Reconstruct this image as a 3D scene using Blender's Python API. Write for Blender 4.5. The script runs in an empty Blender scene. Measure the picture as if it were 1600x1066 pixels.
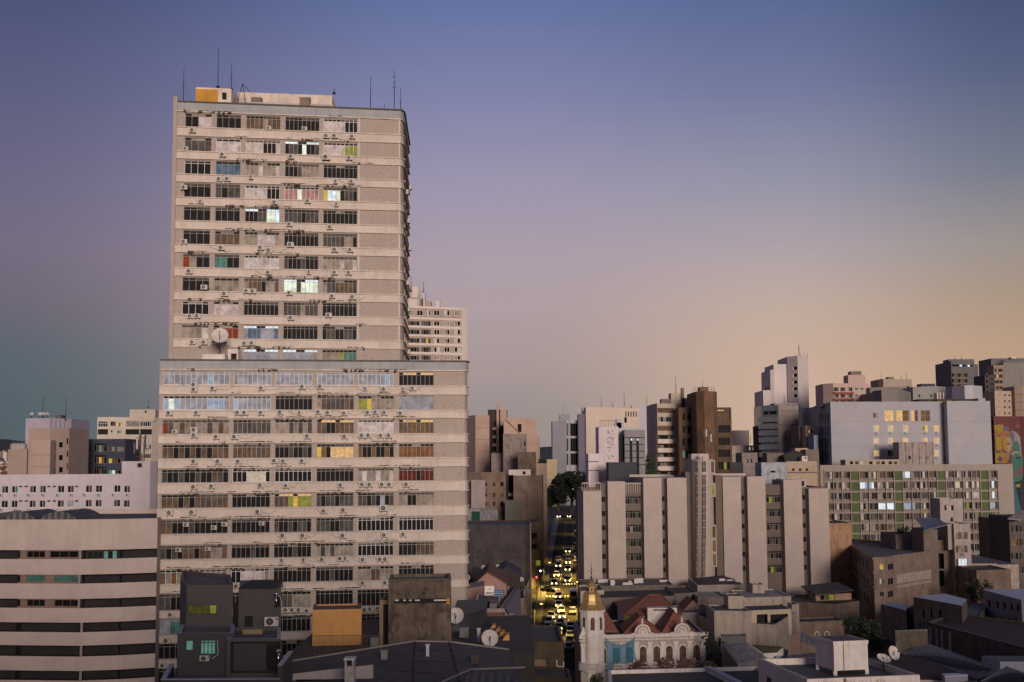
import bpy, math, random
from mathutils import Vector, Matrix
random.seed(7)
sc = bpy.context.scene
COL = sc.collection
# ------------------------------------------------------------------ camera
F, CAMZ, PITCH, ROLL = 2000.0, 40.0, math.atan(187/2000), 0.0065
cam = bpy.data.cameras.new("camera"); camo = bpy.data.objects.new("camera", cam); COL.objects.link(camo)
cam.sensor_width = 36; cam.lens = 36*F/1600; cam.clip_start = 1; cam.clip_end = 30000
camo.matrix_world = Matrix.Translation((0, 0, CAMZ)) @ Matrix.Rotation(math.pi/2+PITCH, 4, 'X') @ Matrix.Rotation(-ROLL, 4, 'Z')
sc.camera = camo
# ------------------------------------------------------------------ world
SUN_EL, SUN_AZ = math.radians(8), math.radians(167)      # azimuth from +Y towards +X
def lin(c):
    r = []
    for v in c:
        v = v/255
        r.append(v/12.92 if v <= .04045 else ((v+.055)/1.055)**2.4)
    return (*r, 1)
world = bpy.data.worlds.new("World"); sc.world = world; world.use_nodes = True
nt = world.node_tree; N = nt.nodes; L = nt.links; N.clear()
wo = N.new('ShaderNodeOutputWorld'); bg = N.new('ShaderNodeBackground'); L.new(bg.outputs[0], wo.inputs[0])
tc = N.new('ShaderNodeTexCoord'); sx = N.new('ShaderNodeSeparateXYZ'); L.new(tc.outputs['Generated'], sx.inputs[0])
def mth(op, a, b=None, clamp=False):
    m = N.new('ShaderNodeMath'); m.operation = op; m.use_clamp = clamp
    for k, v in enumerate((a, b)):
        if v is None: continue
        if isinstance(v, (int, float)): m.inputs[k].default_value = v
        else: L.new(v, m.inputs[k])
    return m.outputs[0]
az = mth('ARCTAN2', sx.outputs[0], sx.outputs[1])
ES = [0.0, .035, .08, .119, .159, .207, .279, .346, 1.0]
RAMPS = {
 'L': [(78,94,100), (79,94,103), (87,97,108), (107,100,115), (115,105,126), (106,101,130), (89,91,126), (69,77,116), (45,50,80)],
 'C': [(150,138,136), (152,141,140), (168,150,150), (173,155,160), (171,155,167), (158,149,172), (127,130,168), (98,113,160), (55,62,95)],
 'M': [(202,172,150), (202,172,150), (198,170,152), (190,168,157), (174,160,166), (150,148,166), (114,120,156), (86,102,146), (50,60,92)],
 'R': [(198,163,128), (195,160,128), (185,153,128), (168,147,129), (152,143,140), (118,122,137), (85,96,128), (62,77,114), (45,55,85)],
 'B': [(215,160,140), (222,168,146), (215,165,152), (200,158,155), (180,150,160), (150,138,158), (112,112,142), (80,86,118), (50,55,80)]}
def ramp(key):
    r = N.new('ShaderNodeValToRGB'); cr = r.color_ramp; L.new(sx.outputs[2], r.inputs[0]); cr.interpolation = 'B_SPLINE' if False else 'EASE'
    cr.interpolation = 'LINEAR'
    while len(cr.elements) < len(ES): cr.elements.new(.5)
    for e, p, c in zip(cr.elements, ES, RAMPS[key]): e.position = p; e.color = lin(c)
    return r.outputs[0]
def mix(f, a, b):
    m = N.new('ShaderNodeMix'); m.data_type = 'RGBA'; L.new(f, m.inputs[0]); L.new(a, m.inputs[6]); L.new(b, m.inputs[7]); return m.outputs[2]
def mr(v, a, b):
    m = N.new('ShaderNodeMapRange'); m.interpolation_type = 'SMOOTHSTEP'; L.new(v, m.inputs[0]); m.inputs[1].default_value = a; m.inputs[2].default_value = b; return m.outputs[0]
c1 = mix(mr(az, -.40, -.02), ramp('L'), ramp('C'))
c2 = mix(mr(az, .0, .22), c1, ramp('M'))
c3 = mix(mr(az, .20, .40), c2, ramp('R'))
absaz = mth('ABSOLUTE', az)
c4 = mix(mr(absaz, .9, 2.2), c3, ramp('B'))
# faint physical sky under the dusk gradient
sky = N.new('ShaderNodeTexSky'); sky.sky_type = 'NISHITA'; sky.sun_disc = False; sky.sun_elevation = SUN_EL; sky.sun_rotation = SUN_AZ
sc_ = N.new('ShaderNodeMix'); sc_.data_type = 'RGBA'; sc_.blend_type = 'ADD'; sc_.inputs[0].default_value = .002
L.new(c4, sc_.inputs[6]); L.new(sky.outputs[0], sc_.inputs[7])
L.new(sc_.outputs[2], bg.inputs[0]); bg.inputs[1].default_value = 1.0
# ------------------------------------------------------------------ sun: wide warm afterglow low behind the viewer
sun = bpy.data.lights.new("afterglow_sun", 'SUN'); sun.energy = 2.95; sun.angle = math.radians(17); sun.color = (1, .82, .69)
suno = bpy.data.objects.new("afterglow_sun", sun); COL.objects.link(suno)
sd = Vector((math.sin(SUN_AZ)*math.cos(SUN_EL), math.cos(SUN_AZ)*math.cos(SUN_EL), math.sin(SUN_EL)))
suno.rotation_euler = sd.to_track_quat('Z', 'Y').to_euler(); suno.location = (0, -50, 120)
vs = sc.view_settings; vs.view_transform = 'Standard'; vs.look = 'None'; vs.exposure = 0; vs.gamma = 1
# ------------------------------------------------------------------ pixel -> place
CRL, SRL = math.cos(ROLL), math.sin(ROLL); CTP, STP = math.cos(PITCH), math.sin(PITCH)
def ray(px, py):
    u, v = (px-800)/F, (533-py)/F
    u, v = u*CRL+v*SRL, -u*SRL+v*CRL
    y = CTP-v*STP
    return u/y, (STP+v*CTP)/y
def P(px, py, D):
    dx, dz = ray(px, py); return Vector((dx*D, D, CAMZ+dz*D))
GP = [(-500, 0), (300, 0), (366, 6.1), (433, 9.7), (600, 14.5), (1000, 18), (9000, 18)]
def ground(y):
    for (a, za), (b, zb) in zip(GP, GP[1:]):
        if y <= b: return za+(zb-za)*(max(y, a)-a)/(b-a)
    return 18
def onground(px, py, h=0.0):
    dx, dz = ray(px, py); D = 120.0
    while D < 3000 and CAMZ+dz*D > ground(D)+h: D += .5
    return Vector((dx*D, D, ground(D)))
# ------------------------------------------------------------------ materials
MATS = {}
def mat(name, col=None, rough=.85, var=.18, streak=0.0, scale=.5, fine=6.0, bump=.15, emit=None, es=1.0, metal=0.0, coat=0.0, stain=None, stain_amt=0.0, brick=None, spec=None):
    if name in MATS: return MATS[name]
    if col is None: raise ValueError('material used before it is defined: '+name)
    m = bpy.data.materials.new(name); m.use_nodes = True; nt = m.node_tree; n = nt.nodes; l = nt.links
    b = n['Principled BSDF']; b.inputs['Roughness'].default_value = rough; b.inputs['Metallic'].default_value = metal
    if coat: b.inputs['Coat Weight'].default_value = coat; b.inputs['Coat Roughness'].default_value = .08
    if spec is not None: b.inputs['Specular IOR Level'].default_value = spec
    t = n.new('ShaderNodeTexCoord')
    def noise(sc3, detail=4, rough=.6):
        mp = n.new('ShaderNodeMapping'); mp.inputs['Scale'].default_value = sc3; l.new(t.outputs['Object'], mp.inputs[0])
        nn = n.new('ShaderNodeTexNoise'); nn.inputs['Scale'].default_value = 1; nn.inputs['Detail'].default_value = detail; nn.inputs['Roughness'].default_value = rough
        l.new(mp.outputs[0], nn.inputs[0]); return nn.outputs[0]
    def rng(v, a, b_, lo=0, hi=1):
        r = n.new('ShaderNodeMapRange'); l.new(v, r.inputs[0]); r.inputs[1].default_value = a; r.inputs[2].default_value = b_; r.inputs[3].default_value = lo; r.inputs[4].default_value = hi; return r.outputs[0]
    def mx(f, a, b_, bt='MIX'):
        q = n.new('ShaderNodeMix'); q.data_type = 'RGBA'; q.blend_type = bt
        for i, v in ((0, f), (6, a), (7, b_)):
            if isinstance(v, (int, float)): q.inputs[i].default_value = v
            elif isinstance(v, tuple): q.inputs[i].default_value = v if len(v) == 4 else (*v, 1)
            else: l.new(v, q.inputs[i])
        return q.outputs[2]
    c = tuple(col)
    dark = tuple(x*(1-var) for x in c); light = tuple(min(1, x*(1+var*.7)) for x in c)
    out = mx(rng(noise((scale,)*3), .3, .7), dark, light)
    if brick:
        bt = n.new('ShaderNodeTexBrick'); l.new(t.outputs['Object'], bt.inputs[0]); bt.inputs['Scale'].default_value = brick
        bt.inputs['Color1'].default_value = (1,1,1,1); bt.inputs['Color2'].default_value = (.7,.7,.7,1); bt.inputs['Mortar'].default_value = (.6,.6,.6,1)
        out = mx(.8, out, bt.outputs[0], 'MULTIPLY')
    if fine: out = mx(rng(noise((fine,)*3, 2), .35, .75, 0, var*.9), out, tuple(x*.45 for x in c))
    if stain_amt: out = mx(rng(noise((scale*1.7, scale*1.7, scale*.9), 7, .7), .48, .66, 0, stain_amt), out, stain or tuple(x*.35 for x in c))
    if streak: out = mx(rng(noise((2.2, 2.2, .12), 5, .65), .5, .78, 0, streak), out, tuple(x*.3 for x in c))
    l.new(out, b.inputs['Base Color'])
    if emit:
        e = mx(rng(noise((1.3, 1.3, 2.0), 3), .3, .7), tuple(x*.45 for x in emit), tuple(emit))
        l.new(e, b.inputs['Emission Color']); b.inputs['Emission Strength'].default_value = es
    if bump:
        bp = n.new('ShaderNodeBump'); bp.inputs['Strength'].default_value = bump; bp.inputs['Distance'].default_value = .05
        l.new(noise((max(fine, 3)*1.5,)*3, 3), bp.inputs['Height']); l.new(bp.outputs[0], b.inputs['Normal'])
    MATS[name] = m; return m
def corr(name, col, pitch=1.2, ax='X', rough=.6, dark=.45, stain_amt=.5):
    """ribbed sheet roof: ribs as bump, colour darker in the grooves"""
    m = mat(name, col, rough, .3, 0, .3, 3, 0, stain_amt=stain_amt); n = m.node_tree.nodes; l = m.node_tree.links
    if m.get('c'): return m
    m['c'] = 1
    t = n.new('ShaderNodeTexCoord'); w = n.new('ShaderNodeTexWave'); w.wave_type = 'BANDS'; w.bands_direction = ax; w.inputs['Scale'].default_value = .314/pitch
    l.new(t.outputs['Object'], w.inputs[0]); b = n['Principled BSDF']
    bp = n.new('ShaderNodeBump'); bp.inputs['Strength'].default_value = 1; bp.inputs['Distance'].default_value = pitch*.15; l.new(w.outputs[1], bp.inputs['Height']); l.new(bp.outputs[0], b.inputs['Normal'])
    src = b.inputs['Base Color'].links[0].from_socket; q = n.new('ShaderNodeMix'); q.data_type = 'RGBA'; q.blend_type = 'MULTIPLY'; q.inputs[0].default_value = dark
    l.new(src, q.inputs[6]); l.new(w.outputs[0], q.inputs[7]); l.new(q.outputs[2], b.inputs['Base Color']); return m
mat('antenna_steel', (.03,.028,.028), 1, .1, 0, 1, 0, 0, spec=0)
# window glass / curtains / lit rooms, keyed by letter
def G(k):
    D = {'d': ('dark_glass', (.008,.008,.010), .12), 'g': ('grey_curtain_glass', (.075,.07,.068), .3), 'v': ('beige_blind_glass', (.26,.23,.2), .4), 'w': ('white_blind_glass', (.48,.45,.45), .4),
         'c': ('cool_glass', (.26,.29,.36), .15), 'b': ('blue_curtain_glass', (.08,.14,.22), .3), 'n': ('brown_curtain_glass', (.12,.085,.062), .35), 'r': ('red_curtain_glass', (.2,.045,.022), .4),
         'm': ('maroon_curtain_glass', (.11,.022,.018), .4), 'p': ('pink_curtain_glass', (.36,.2,.2), .4), 't': ('teal_glass', (.06,.18,.16), .2), 'o': ('rust_blind_glass', (.18,.085,.04), .4)}
    E = {'l': ('lit_white', (.85,.95,.78), .95), 'y': ('lit_warm', (.85,.6,.12), .65), 'k': ('lit_lime', (.5,.52,.08), .36), 'Y': ('lit_amber', (1,.64,.28), .72), 'T': ('lit_teal', (.25,.58,.48), .36),
         'D': ('dim_brown_light', (.35,.2,.08), .35), 'q': ('dim_olive_light', (.16,.15,.03), .35), 'W': ('lit_pale', (.85,.72,.55), .55), 'L': ('lit_strip', (.75,.85,.92), 1.15), 'C': ('lit_cool', (.38,.47,.6), .8)}
    if k in D:
        n_, c, r = D[k]; return mat(n_, c, .5 if k in 'dcbt' else .65, .45, 0, 1.1, 0, 0, coat=0, spec=.06 if k in 'dcbt' else .08)
    n_, c, s = E[k]; return mat(n_, tuple(x*.2 for x in c), .7, .3, 0, 1, 0, 0, emit=c, es=s, spec=.08)
FR = {'g': ('frame_grey', (.29,.265,.25)), 'W': ('frame_white', (.54,.52,.52)), 'b': ('frame_beige', (.36,.32,.29)), 'k': ('frame_dark', (.03,.03,.03)), 'n': ('frame_brown', (.16,.1,.07))}
def frm(k): return mat(FR[k][0], FR[k][1], .6, .15, 0, 2, 0, 0)
# ------------------------------------------------------------------ mesh builder
class MB:
    def __init__(s): s.v = []; s.f = []; s.m = []; s.ms = []
    def mi(s, m):
        if m not in s.ms: s.ms.append(m)
        return s.ms.index(m)
    def face(s, pts, m):
        k = len(s.v); s.v += [tuple(p) for p in pts]; s.f.append(tuple(range(k, k+len(pts)))); s.m.append(s.mi(m))
    def hexa(s, b, t, m):      # bottom 4 (ccw from above), top 4
        k = len(s.v); s.v += [tuple(p) for p in b]+[tuple(p) for p in t]; i = s.mi(m)
        for f in ((3,2,1,0), (4,5,6,7), (0,1,5,4), (1,2,6,5), (2,3,7,6), (3,0,4,7)): s.f.append(tuple(k+j for j in f)); s.m.append(i)
    def box(s, x0, x1, y0, y1, z0, z1, m):
        s.hexa([(x0,y0,z0),(x1,y0,z0),(x1,y1,z0),(x0,y1,z0)], [(x0,y0,z1),(x1,y0,z1),(x1,y1,z1),(x0,y1,z1)], m)
    def prism(s, poly, z0, z1, m, mt=None, cap=True):
        n = len(poly); k = len(s.v); s.v += [(p[0],p[1],z0) for p in poly]+[(p[0],p[1],z1) for p in poly]; i = s.mi(m)
        for j in range(n): s.f.append((k+j, k+(j+1)%n, k+n+(j+1)%n, k+n+j)); s.m.append(i)
        if cap:
            s.f.append(tuple(k+n+j for j in range(n))); s.m.append(s.mi(mt or m)); s.f.append(tuple(k+n-1-j for j in range(n))); s.m.append(i)
    def tube(s, a, b, r, m, r2=None, n=6, cap=True):
        a = Vector(a); b = Vector(b); d = (b-a).normalized(); u = d.orthogonal().normalized(); w = d.cross(u); r2 = r if r2 is None else r2
        k = len(s.v); i = s.mi(m)
        for p, q in ((a, r), (b, r2)):
            for j in range(n):
                t = 2*math.pi*j/n; s.v.append(tuple(p+u*q*math.cos(t)+w*q*math.sin(t)))
        for j in range(n): s.f.append((k+j, k+(j+1)%n, k+n+(j+1)%n, k+n+j)); s.m.append(i)
        if cap: s.f.append(tuple(k+n-1-j for j in range(n))); s.m.append(i); s.f.append(tuple(k+n+j for j in range(n))); s.m.append(i)
    def lathe(s, c, prof, m, n=16, a0=0, closed=False):
        k = len(s.v); i = s.mi(m) ; c = Vector(c)
        for r, z in prof:
            for j in range(n):
                t = a0+2*math.pi*j/n; s.v.append((c.x+r*math.cos(t), c.y+r*math.sin(t), c.z+z))
        for q in range(len(prof)-1):
            for j in range(n):
                a = k+q*n+j; b = k+q*n+(j+1)%n; s.f.append((a, b, b+n, a+n)); s.m.append(i)
    def build(s, name, root=None, loc=None, smooth=False, label=None):
        me = bpy.data.meshes.new(name); o = bpy.data.objects.new(name, me); COL.objects.link(o)
        off = Vector(loc) if loc is not None else (Vector(root.get('base', (0,0,0))) if root else Vector((0,0,0)))
        me.from_pydata([(v[0]-off.x, v[1]-off.y, v[2]-off.z) for v in s.v], [], s.f)
        for m in s.ms: me.materials.append(m)
        me.polygons.foreach_set('material_index', s.m)
        if smooth: me.polygons.foreach_set('use_smooth', [True]*len(s.f))
        me.update()
        if root: o.parent = root; o['base'] = tuple(off)
        else: o.location = off
        if label: o['label'] = label
        return o
def tag(o, label, cat, group=None, kind=None):
    if label: o['label'] = label
    if cat: o['category'] = cat
    if group: o['group'] = group
    if kind: o['kind'] = kind
    return o
def empty(name, loc, label=None, cat=None, group=None):
    o = bpy.data.objects.new(name, None); COL.objects.link(o); o.location = loc; o['base'] = tuple(loc); o.empty_display_size = .5
    return tag(o, label, cat, group)
def copy_tree(o, parent=None):
    c = o.copy(); COL.objects.link(c)
    if parent is not None: c.parent = parent
    for ch in [x for x in o.children]: copy_tree(ch, c)
    return c
# ------------------------------------------------------------------ buildings
class Bld:
    def __init__(s, name, label, cat, front, top, depth, m, base=0.0, ddir=(.0, 1), roof=None, par=.6, root=None, group=None, part='wall', z0=None, coping=None, ztop=None, poly=None, over=0):
        if poly: s.poly = [Vector(p) for p in poly]; D0 = s.poly[0].y; p0 = front[0][0]
        else:
            pts = [Vector((ray(px, top)[0]*D, D)) for px, D in front]
            dd = Vector(ddir)
            s.poly = pts+[pts[-1]+dd*depth, pts[0]+dd*depth]; p0, D0 = front[0]
        s.ztop = ztop if ztop is not None else CAMZ+ray(p0, top)[1]*D0
        s.base = base; s.m = m; s.roof = roof or mat('roof_grey', (.1,.095,.1), .9, .35, 0, .3, 2, stain_amt=.5); s.par = par; s.part = part; s.coping = coping; s.over = over
        c = sum(s.poly, Vector((0,0)))/len(s.poly)
        s.root = root or empty(name, (c.x, c.y, base), label, cat, group)
        s.holes = {}
    def fr(s, i):
        a = s.poly[i]; b = s.poly[(i+1) % len(s.poly)]; u = (b-a).normalized(); return a, u, Vector((u.y, -u.x)), (b-a).length
    def pix(s, i, px, py):
        a, u, n, Lg = s.fr(i); dx, dz = ray(px, py); q = (a.x-a.y*dx)/(u.y*dx-u.x); return q, CAMZ+dz*(a.y+q*u.y)
    def pt(s, i, q, z, d=0):
        a, u, n, Lg = s.fr(i); p = a+u*q+n*d; return Vector((p.x, p.y, z))
    def fbox(s, mb, i, s0, s1, z0, z1, d0, d1, m):
        g = lambda q, d, z: s.pt(i, q, z, d)
        mb.hexa([g(s0,d1,z0), g(s1,d1,z0), g(s1,d0,z0), g(s0,d0,z0)], [g(s0,d1,z1), g(s1,d1,z1), g(s1,d0,z1), g(s0,d0,z1)], m)
    def fq(s, mb, i, s0, s1, z0, z1, d, m):
        mb.face([s.pt(i,s0,z0,d), s.pt(i,s1,z0,d), s.pt(i,s1,z1,d), s.pt(i,s0,z1,d)], m)
    def hole(s, i, s0, s1, z0, z1, dep=.25, back=None, m=None): s.holes.setdefault(i, []).append((s0, s1, z0, z1, dep, back, m))
    def rect(s, i, r):
        s0, z1 = s.pix(i, r[0], r[1]); s1, z0 = s.pix(i, r[2], r[3]); return min(s0,s1), max(s0,s1), min(z0,z1), max(z0,z1)
    def win(s, i, r, pat='dd', n=2, fk='g', transom=0, rev=.2, fw=.05, tp='d', px=True, name='window', sill=0, label=None, hole=True):
        s0, s1, z0, z1 = s.rect(i, r) if px else r
        a, u, nn, Lg = s.fr(i)
        s0 = max(s0, .05); s1 = min(s1, Lg-.05)
        if s1-s0 < .1 or z1-z0 < .1: return None
        if hole: s.hole(i, s0, s1, z0, z1, rev)
        d0 = -rev-.02; f = frm(fk); fm = MB(); dm = -rev+.05
        s.fbox(fm, i, s0, s0+fw, z0, z1, d0, dm, f); s.fbox(fm, i, s1-fw, s1, z0, z1, d0, dm, f)
        s.fbox(fm, i, s0+fw, s1-fw, z0, z0+fw, d0, dm-.003, f); s.fbox(fm, i, s0+fw, s1-fw, z1-fw, z1, d0, dm-.003, f)
        zt = z0+(z1-z0)*transom if transom else z1-fw
        w = (s1-s0)/n
        for k in range(1, n): s.fbox(fm, i, s0+k*w-fw*.4, s0+k*w+fw*.4, z0+fw, z1-fw, d0, dm-.006, f)
        if transom: s.fbox(fm, i, s0+fw, s1-fw, zt-fw*.4, zt+fw*.4, d0, dm-.01, f)
        if sill: s.fbox(fm, i, s0-.08, s1+.08, z0-.1, z0, -.05, sill, f)
        fo = fm.build(name, s.root, label=label)
        pm = MB()
        for k in range(n):
            c = pat[int((k+.5)*len(pat)/n)]
            s.fq(pm, i, s0+k*w, s0+(k+1)*w, z0, zt, -rev-random.uniform(0, .012), G(c))
            if transom: s.fq(pm, i, s0+k*w, s0+(k+1)*w, zt, z1, -rev-random.uniform(0, .012), G(tp[int((k+.5)*len(tp)/n)]))
        po = pm.build('pane', None, loc=s.root['base']); po.parent = fo; po.location = (0,0,0)
        return fo
    def grid(s, i, cols, rows, refx=None, refy=None, **k):
        """cols: px pairs, rows: py pairs measured at refx / refy"""
        if not cols: return
        pats = k.pop('pats', None); skip = k.pop('skip', ())
        refx = refx or cols[0][0]; refy = refy or rows[0][0]
        for ri, (ya, yb) in enumerate(rows):
            z1 = s.pix(i, refx, ya)[1]; z0 = s.pix(i, refx, yb)[1]
            for ci, (xa, xb) in enumerate(cols):
                if (ri, ci) in skip: continue
                a = s.pix(i, xa, refy)[0]; b = s.pix(i, xb, refy)[0]
                kk = dict(k)
                if pats: kk['pat'] = pats(ri, ci) if callable(pats) else random.choice(pats)
                s.win(i, (min(a,b), max(a,b), z0, z1), px=False, **kk)
    def block(s, name, i, s0, s1, z0, z1, d0, d1, m, label=None):
        mb = MB(); s.fbox(mb, i, s0, s1, z0, z1, d0, d1, m); return mb.build(name, s.root, label=label)
    def finish(s, skip=()):
        mb = MB(); n = len(s.poly); zt, zb = s.ztop, s.base
        for i in range(n):
            if i in skip: continue
            a, u, nn, Lg = s.fr(i); H = [h for h in s.holes.get(i, [])]
            H = [(max(0,h[0]), min(Lg,h[1]), max(zb,h[2]), min(zt,h[3]))+h[4:] for h in H if h[3] > zb and h[2] < zt and h[1] > 0 and h[0] < Lg]
            zs = sorted(set([zb, zt]+[z for h in H for z in h[2:4]]))
            for za, zc in zip(zs, zs[1:]):
                if zc-za < 1e-5: continue
                mid = (za+zc)/2; runs = sorted((h[0], h[1]) for h in H if h[2] < mid < h[3]); q = 0
                for x0, x1 in runs:
                    if x0 > q+1e-5: s.fq(mb, i, q, x0, za, zc, 0, s.m)
                    q = max(q, x1)
                if q < Lg-1e-5: s.fq(mb, i, q, Lg, za, zc, 0, s.m)
            for s0, s1, z0, z1, dep, back, hm in H:
                p = lambda q, z, d: s.pt(i, q, z, d)
                m_ = hm or s.m
                mb.face([p(s0,z0,0), p(s0,z0,-dep), p(s0,z1,-dep), p(s0,z1,0)], m_); mb.face([p(s1,z0,-dep), p(s1,z0,0), p(s1,z1,0), p(s1,z1,-dep)], m_)
                mb.face([p(s0,z0,0), p(s1,z0,0), p(s1,z0,-dep), p(s0,z0,-dep)], m_); mb.face([p(s0,z1,-dep), p(s1,z1,-dep), p(s1,z1,0), p(s0,z1,0)], m_)
                if back: s.fq(mb, i, s0, s1, z0, z1, -dep, back)
        wall = mb.build(s.part, s.root)
        # parapet and deck
        c = sum(s.poly, Vector((0,0)))/n; t = .3; inn = []
        for i in range(n):
            a0, u0, n0, _ = s.fr((i-1) % n); a1, u1, n1, _ = s.fr(i); k = 1+n0.dot(n1)
            inn.append(s.poly[i]-(n0+n1)*(t/max(k, .3)))
        rb = MB(); rm = s.coping or s.m
        if s.par > 0:
            for i in range(n):
                j = (i+1) % n; A, B, C, D_ = s.poly[i], s.poly[j], inn[j], inn[i]
                if s.over:
                    a, u, nn, Lg = s.fr(i); s.fbox(rb, i, -s.over, Lg+s.over, zt-.02, zt+.14, -t-.02, s.over, rm)
                else: rb.face([(A.x,A.y,zt), (B.x,B.y,zt), (C.x,C.y,zt), (D_.x,D_.y,zt)], rm)
                rb.face([(D_.x,D_.y,zt), (C.x,C.y,zt), (C.x,C.y,zt-s.par), (D_.x,D_.y,zt-s.par)], s.m)
        rb.face([(p.x, p.y, zt-s.par) for p in (inn if s.par > 0 else s.poly)], s.roof)
        rb.build('roof', s.root)
        return s
def wing(b, front, top, depth, m=None, base=0.0, **k):
    k.setdefault('part', 'wall')
    return Bld('', '', '', front, top, depth, m or b.m, base=base, root=b.root, **k)
def simple(name, label, cat, front, top, depth, m, **k): return Bld(name, label, cat, front, top, depth, m, **k)
def antenna(px, y0, y1, D, label, arms=0, r=.07, wires=False, base=None, group=None):
    a = P(px, y1, D); b = P(px, y0, D); b.x = a.x
    m = mat('antenna_steel', (.03,.028,.028), 1, .1, 0, 1, 0, 0, spec=0); mb = MB(); h = b.z-a.z
    mb.tube(a, a+Vector((0,0,h*.55)), r, m); mb.tube(a+Vector((0,0,h*.55)), b, r*.6, m)
    mb.box(a.x-.2, a.x+.2, a.y-.2, a.y+.2, a.z-.1, a.z+.12, m)
    for k in range(arms):
        z = a.z+h*(.6+.12*k); mb.tube((a.x-h*.06, a.y, z), (a.x+h*.06, a.y, z), r*.5, m)
    if wires:
        for sx_ in (-1, 1): mb.tube((a.x, a.y, a.z+h*.7), (a.x+sx_*h*.2, a.y+.4, a.z), .012, m, n=4)
    return tag(mb.build('antenna', loc=a), label, 'antenna', group)
def dish(p, r, yaw, el, label, lattice=False, group=None, stand=.9):
    root = empty('satellite_dish', p, label, 'satellite dish', group); root.rotation_euler = (0, 0, yaw)
    mw = mat('dish_white', (.5,.47,.45), .6, .2, 0, 2, 0, 0); ms = mat('antenna_steel'); mb = MB(); n = 20
    prof = [(r*k/5, -r*.28*(1-(k/5)**2)) for k in range(6)]
    me = MB(); me.lathe((0,0,0), prof, mw, n); me.lathe((0,0,0), [(r, 0), (r*1.02, -.03), (r*.97, -.04), (.1, -r*.28-.05)], mw, n)
    R = Matrix.Translation((0,0,stand)) @ Matrix.Rotation(math.radians(90)-el, 4, 'X')
    me.v = [tuple(R @ Vector(v)) for v in me.v]
    d = me.build('reflector', loc=(0,0,0), smooth=True); d.parent = root
    s_ = MB(); s_.tube((0,.1,-.1), (0,.1,stand), .05, ms); s_.tube(R @ Vector((0,-r*.95,0)), R @ Vector((0,0,r*.75)), .02, ms); s_.tube(R @ Vector((0,0,r*.7)), R @ Vector((0,0,r*.85)), .08, ms)
    for k in range(3): t = k*2.1; s_.tube((0,.1,stand*.5), (.5*math.cos(t), .1+.5*math.sin(t), -.05), .025, ms)
    q = s_.build('stand', loc=(0,0,0)); q.parent = root
    return root
# air conditioner prototype
def make_ac():
    root = empty('air_conditioner', (0,0,0)); w = mat('ac_white', (.46,.43,.41), .6, .25, .3, 2, 0, 0); k = mat('ac_fan_dark', (.03,.03,.03), .5, .1, 0, 1, 0, 0); st_ = mat('antenna_steel')
    mb = MB(); mb.box(-.42, .42, -.42, -.1, -.3, .3, w); mb.box(.25, .4, -.425, -.42, .12, .22, k); a = mb.build('casing', loc=(0,0,0)); a.parent = root
    f = MB(); n = 18
    ring = [(-.1+.235*math.cos(2*math.pi*j/n), -.43, .235*math.sin(2*math.pi*j/n)) for j in range(n)]; f.face(ring[::-1], k)
    hub = [(-.1+.07*math.cos(2*math.pi*j/8), -.436, .07*math.sin(2*math.pi*j/8)) for j in range(8)]; f.face(hub[::-1], w)
    for j in range(8): t = math.pi*j/8; f.tube((-.1-.235*math.cos(t), -.44, -.235*math.sin(t)), (-.1+.235*math.cos(t), -.44, .235*math.sin(t)), .006, st_, n=4)
    b = f.build('fan_grille', loc=(0,0,0)); b.parent = root
    g = MB()
    g.box(-.32, .32, -.06, -.02, -.36, -.301, st_)
    for x in (-.3, .3): g.box(x-.02, x+.02, -.45, 0, -.35, -.3, st_); g.box(x-.02, x+.02, -.04, 0, -.6, -.3, st_)
    c = g.build('bracket', loc=(0,0,0)); c.parent = root
    return root
ORD = ['first','second','third','fourth','fifth','sixth','seventh','eighth','ninth','tenth','eleventh','twelfth','thirteenth','fourteenth']
AC0 = [None]
def place_ac(b, i, px, py, label, sc_=1.0, sq=1.0, group=None, off=0.0):
    q, z = b.pix(i, px, py); p = b.pt(i, q, z, off); a, u, n, _ = b.fr(i)
    if AC0[0] is None: AC0[0] = make_ac(); r = AC0[0]
    else: r = copy_tree(AC0[0])
    r.location = p; r.rotation_euler = (0, 0, math.atan2(u.y, u.x)); r.scale = (sc_*sq, sc_, sc_)
    tag(r, label, 'air conditioner', group); return r
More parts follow.
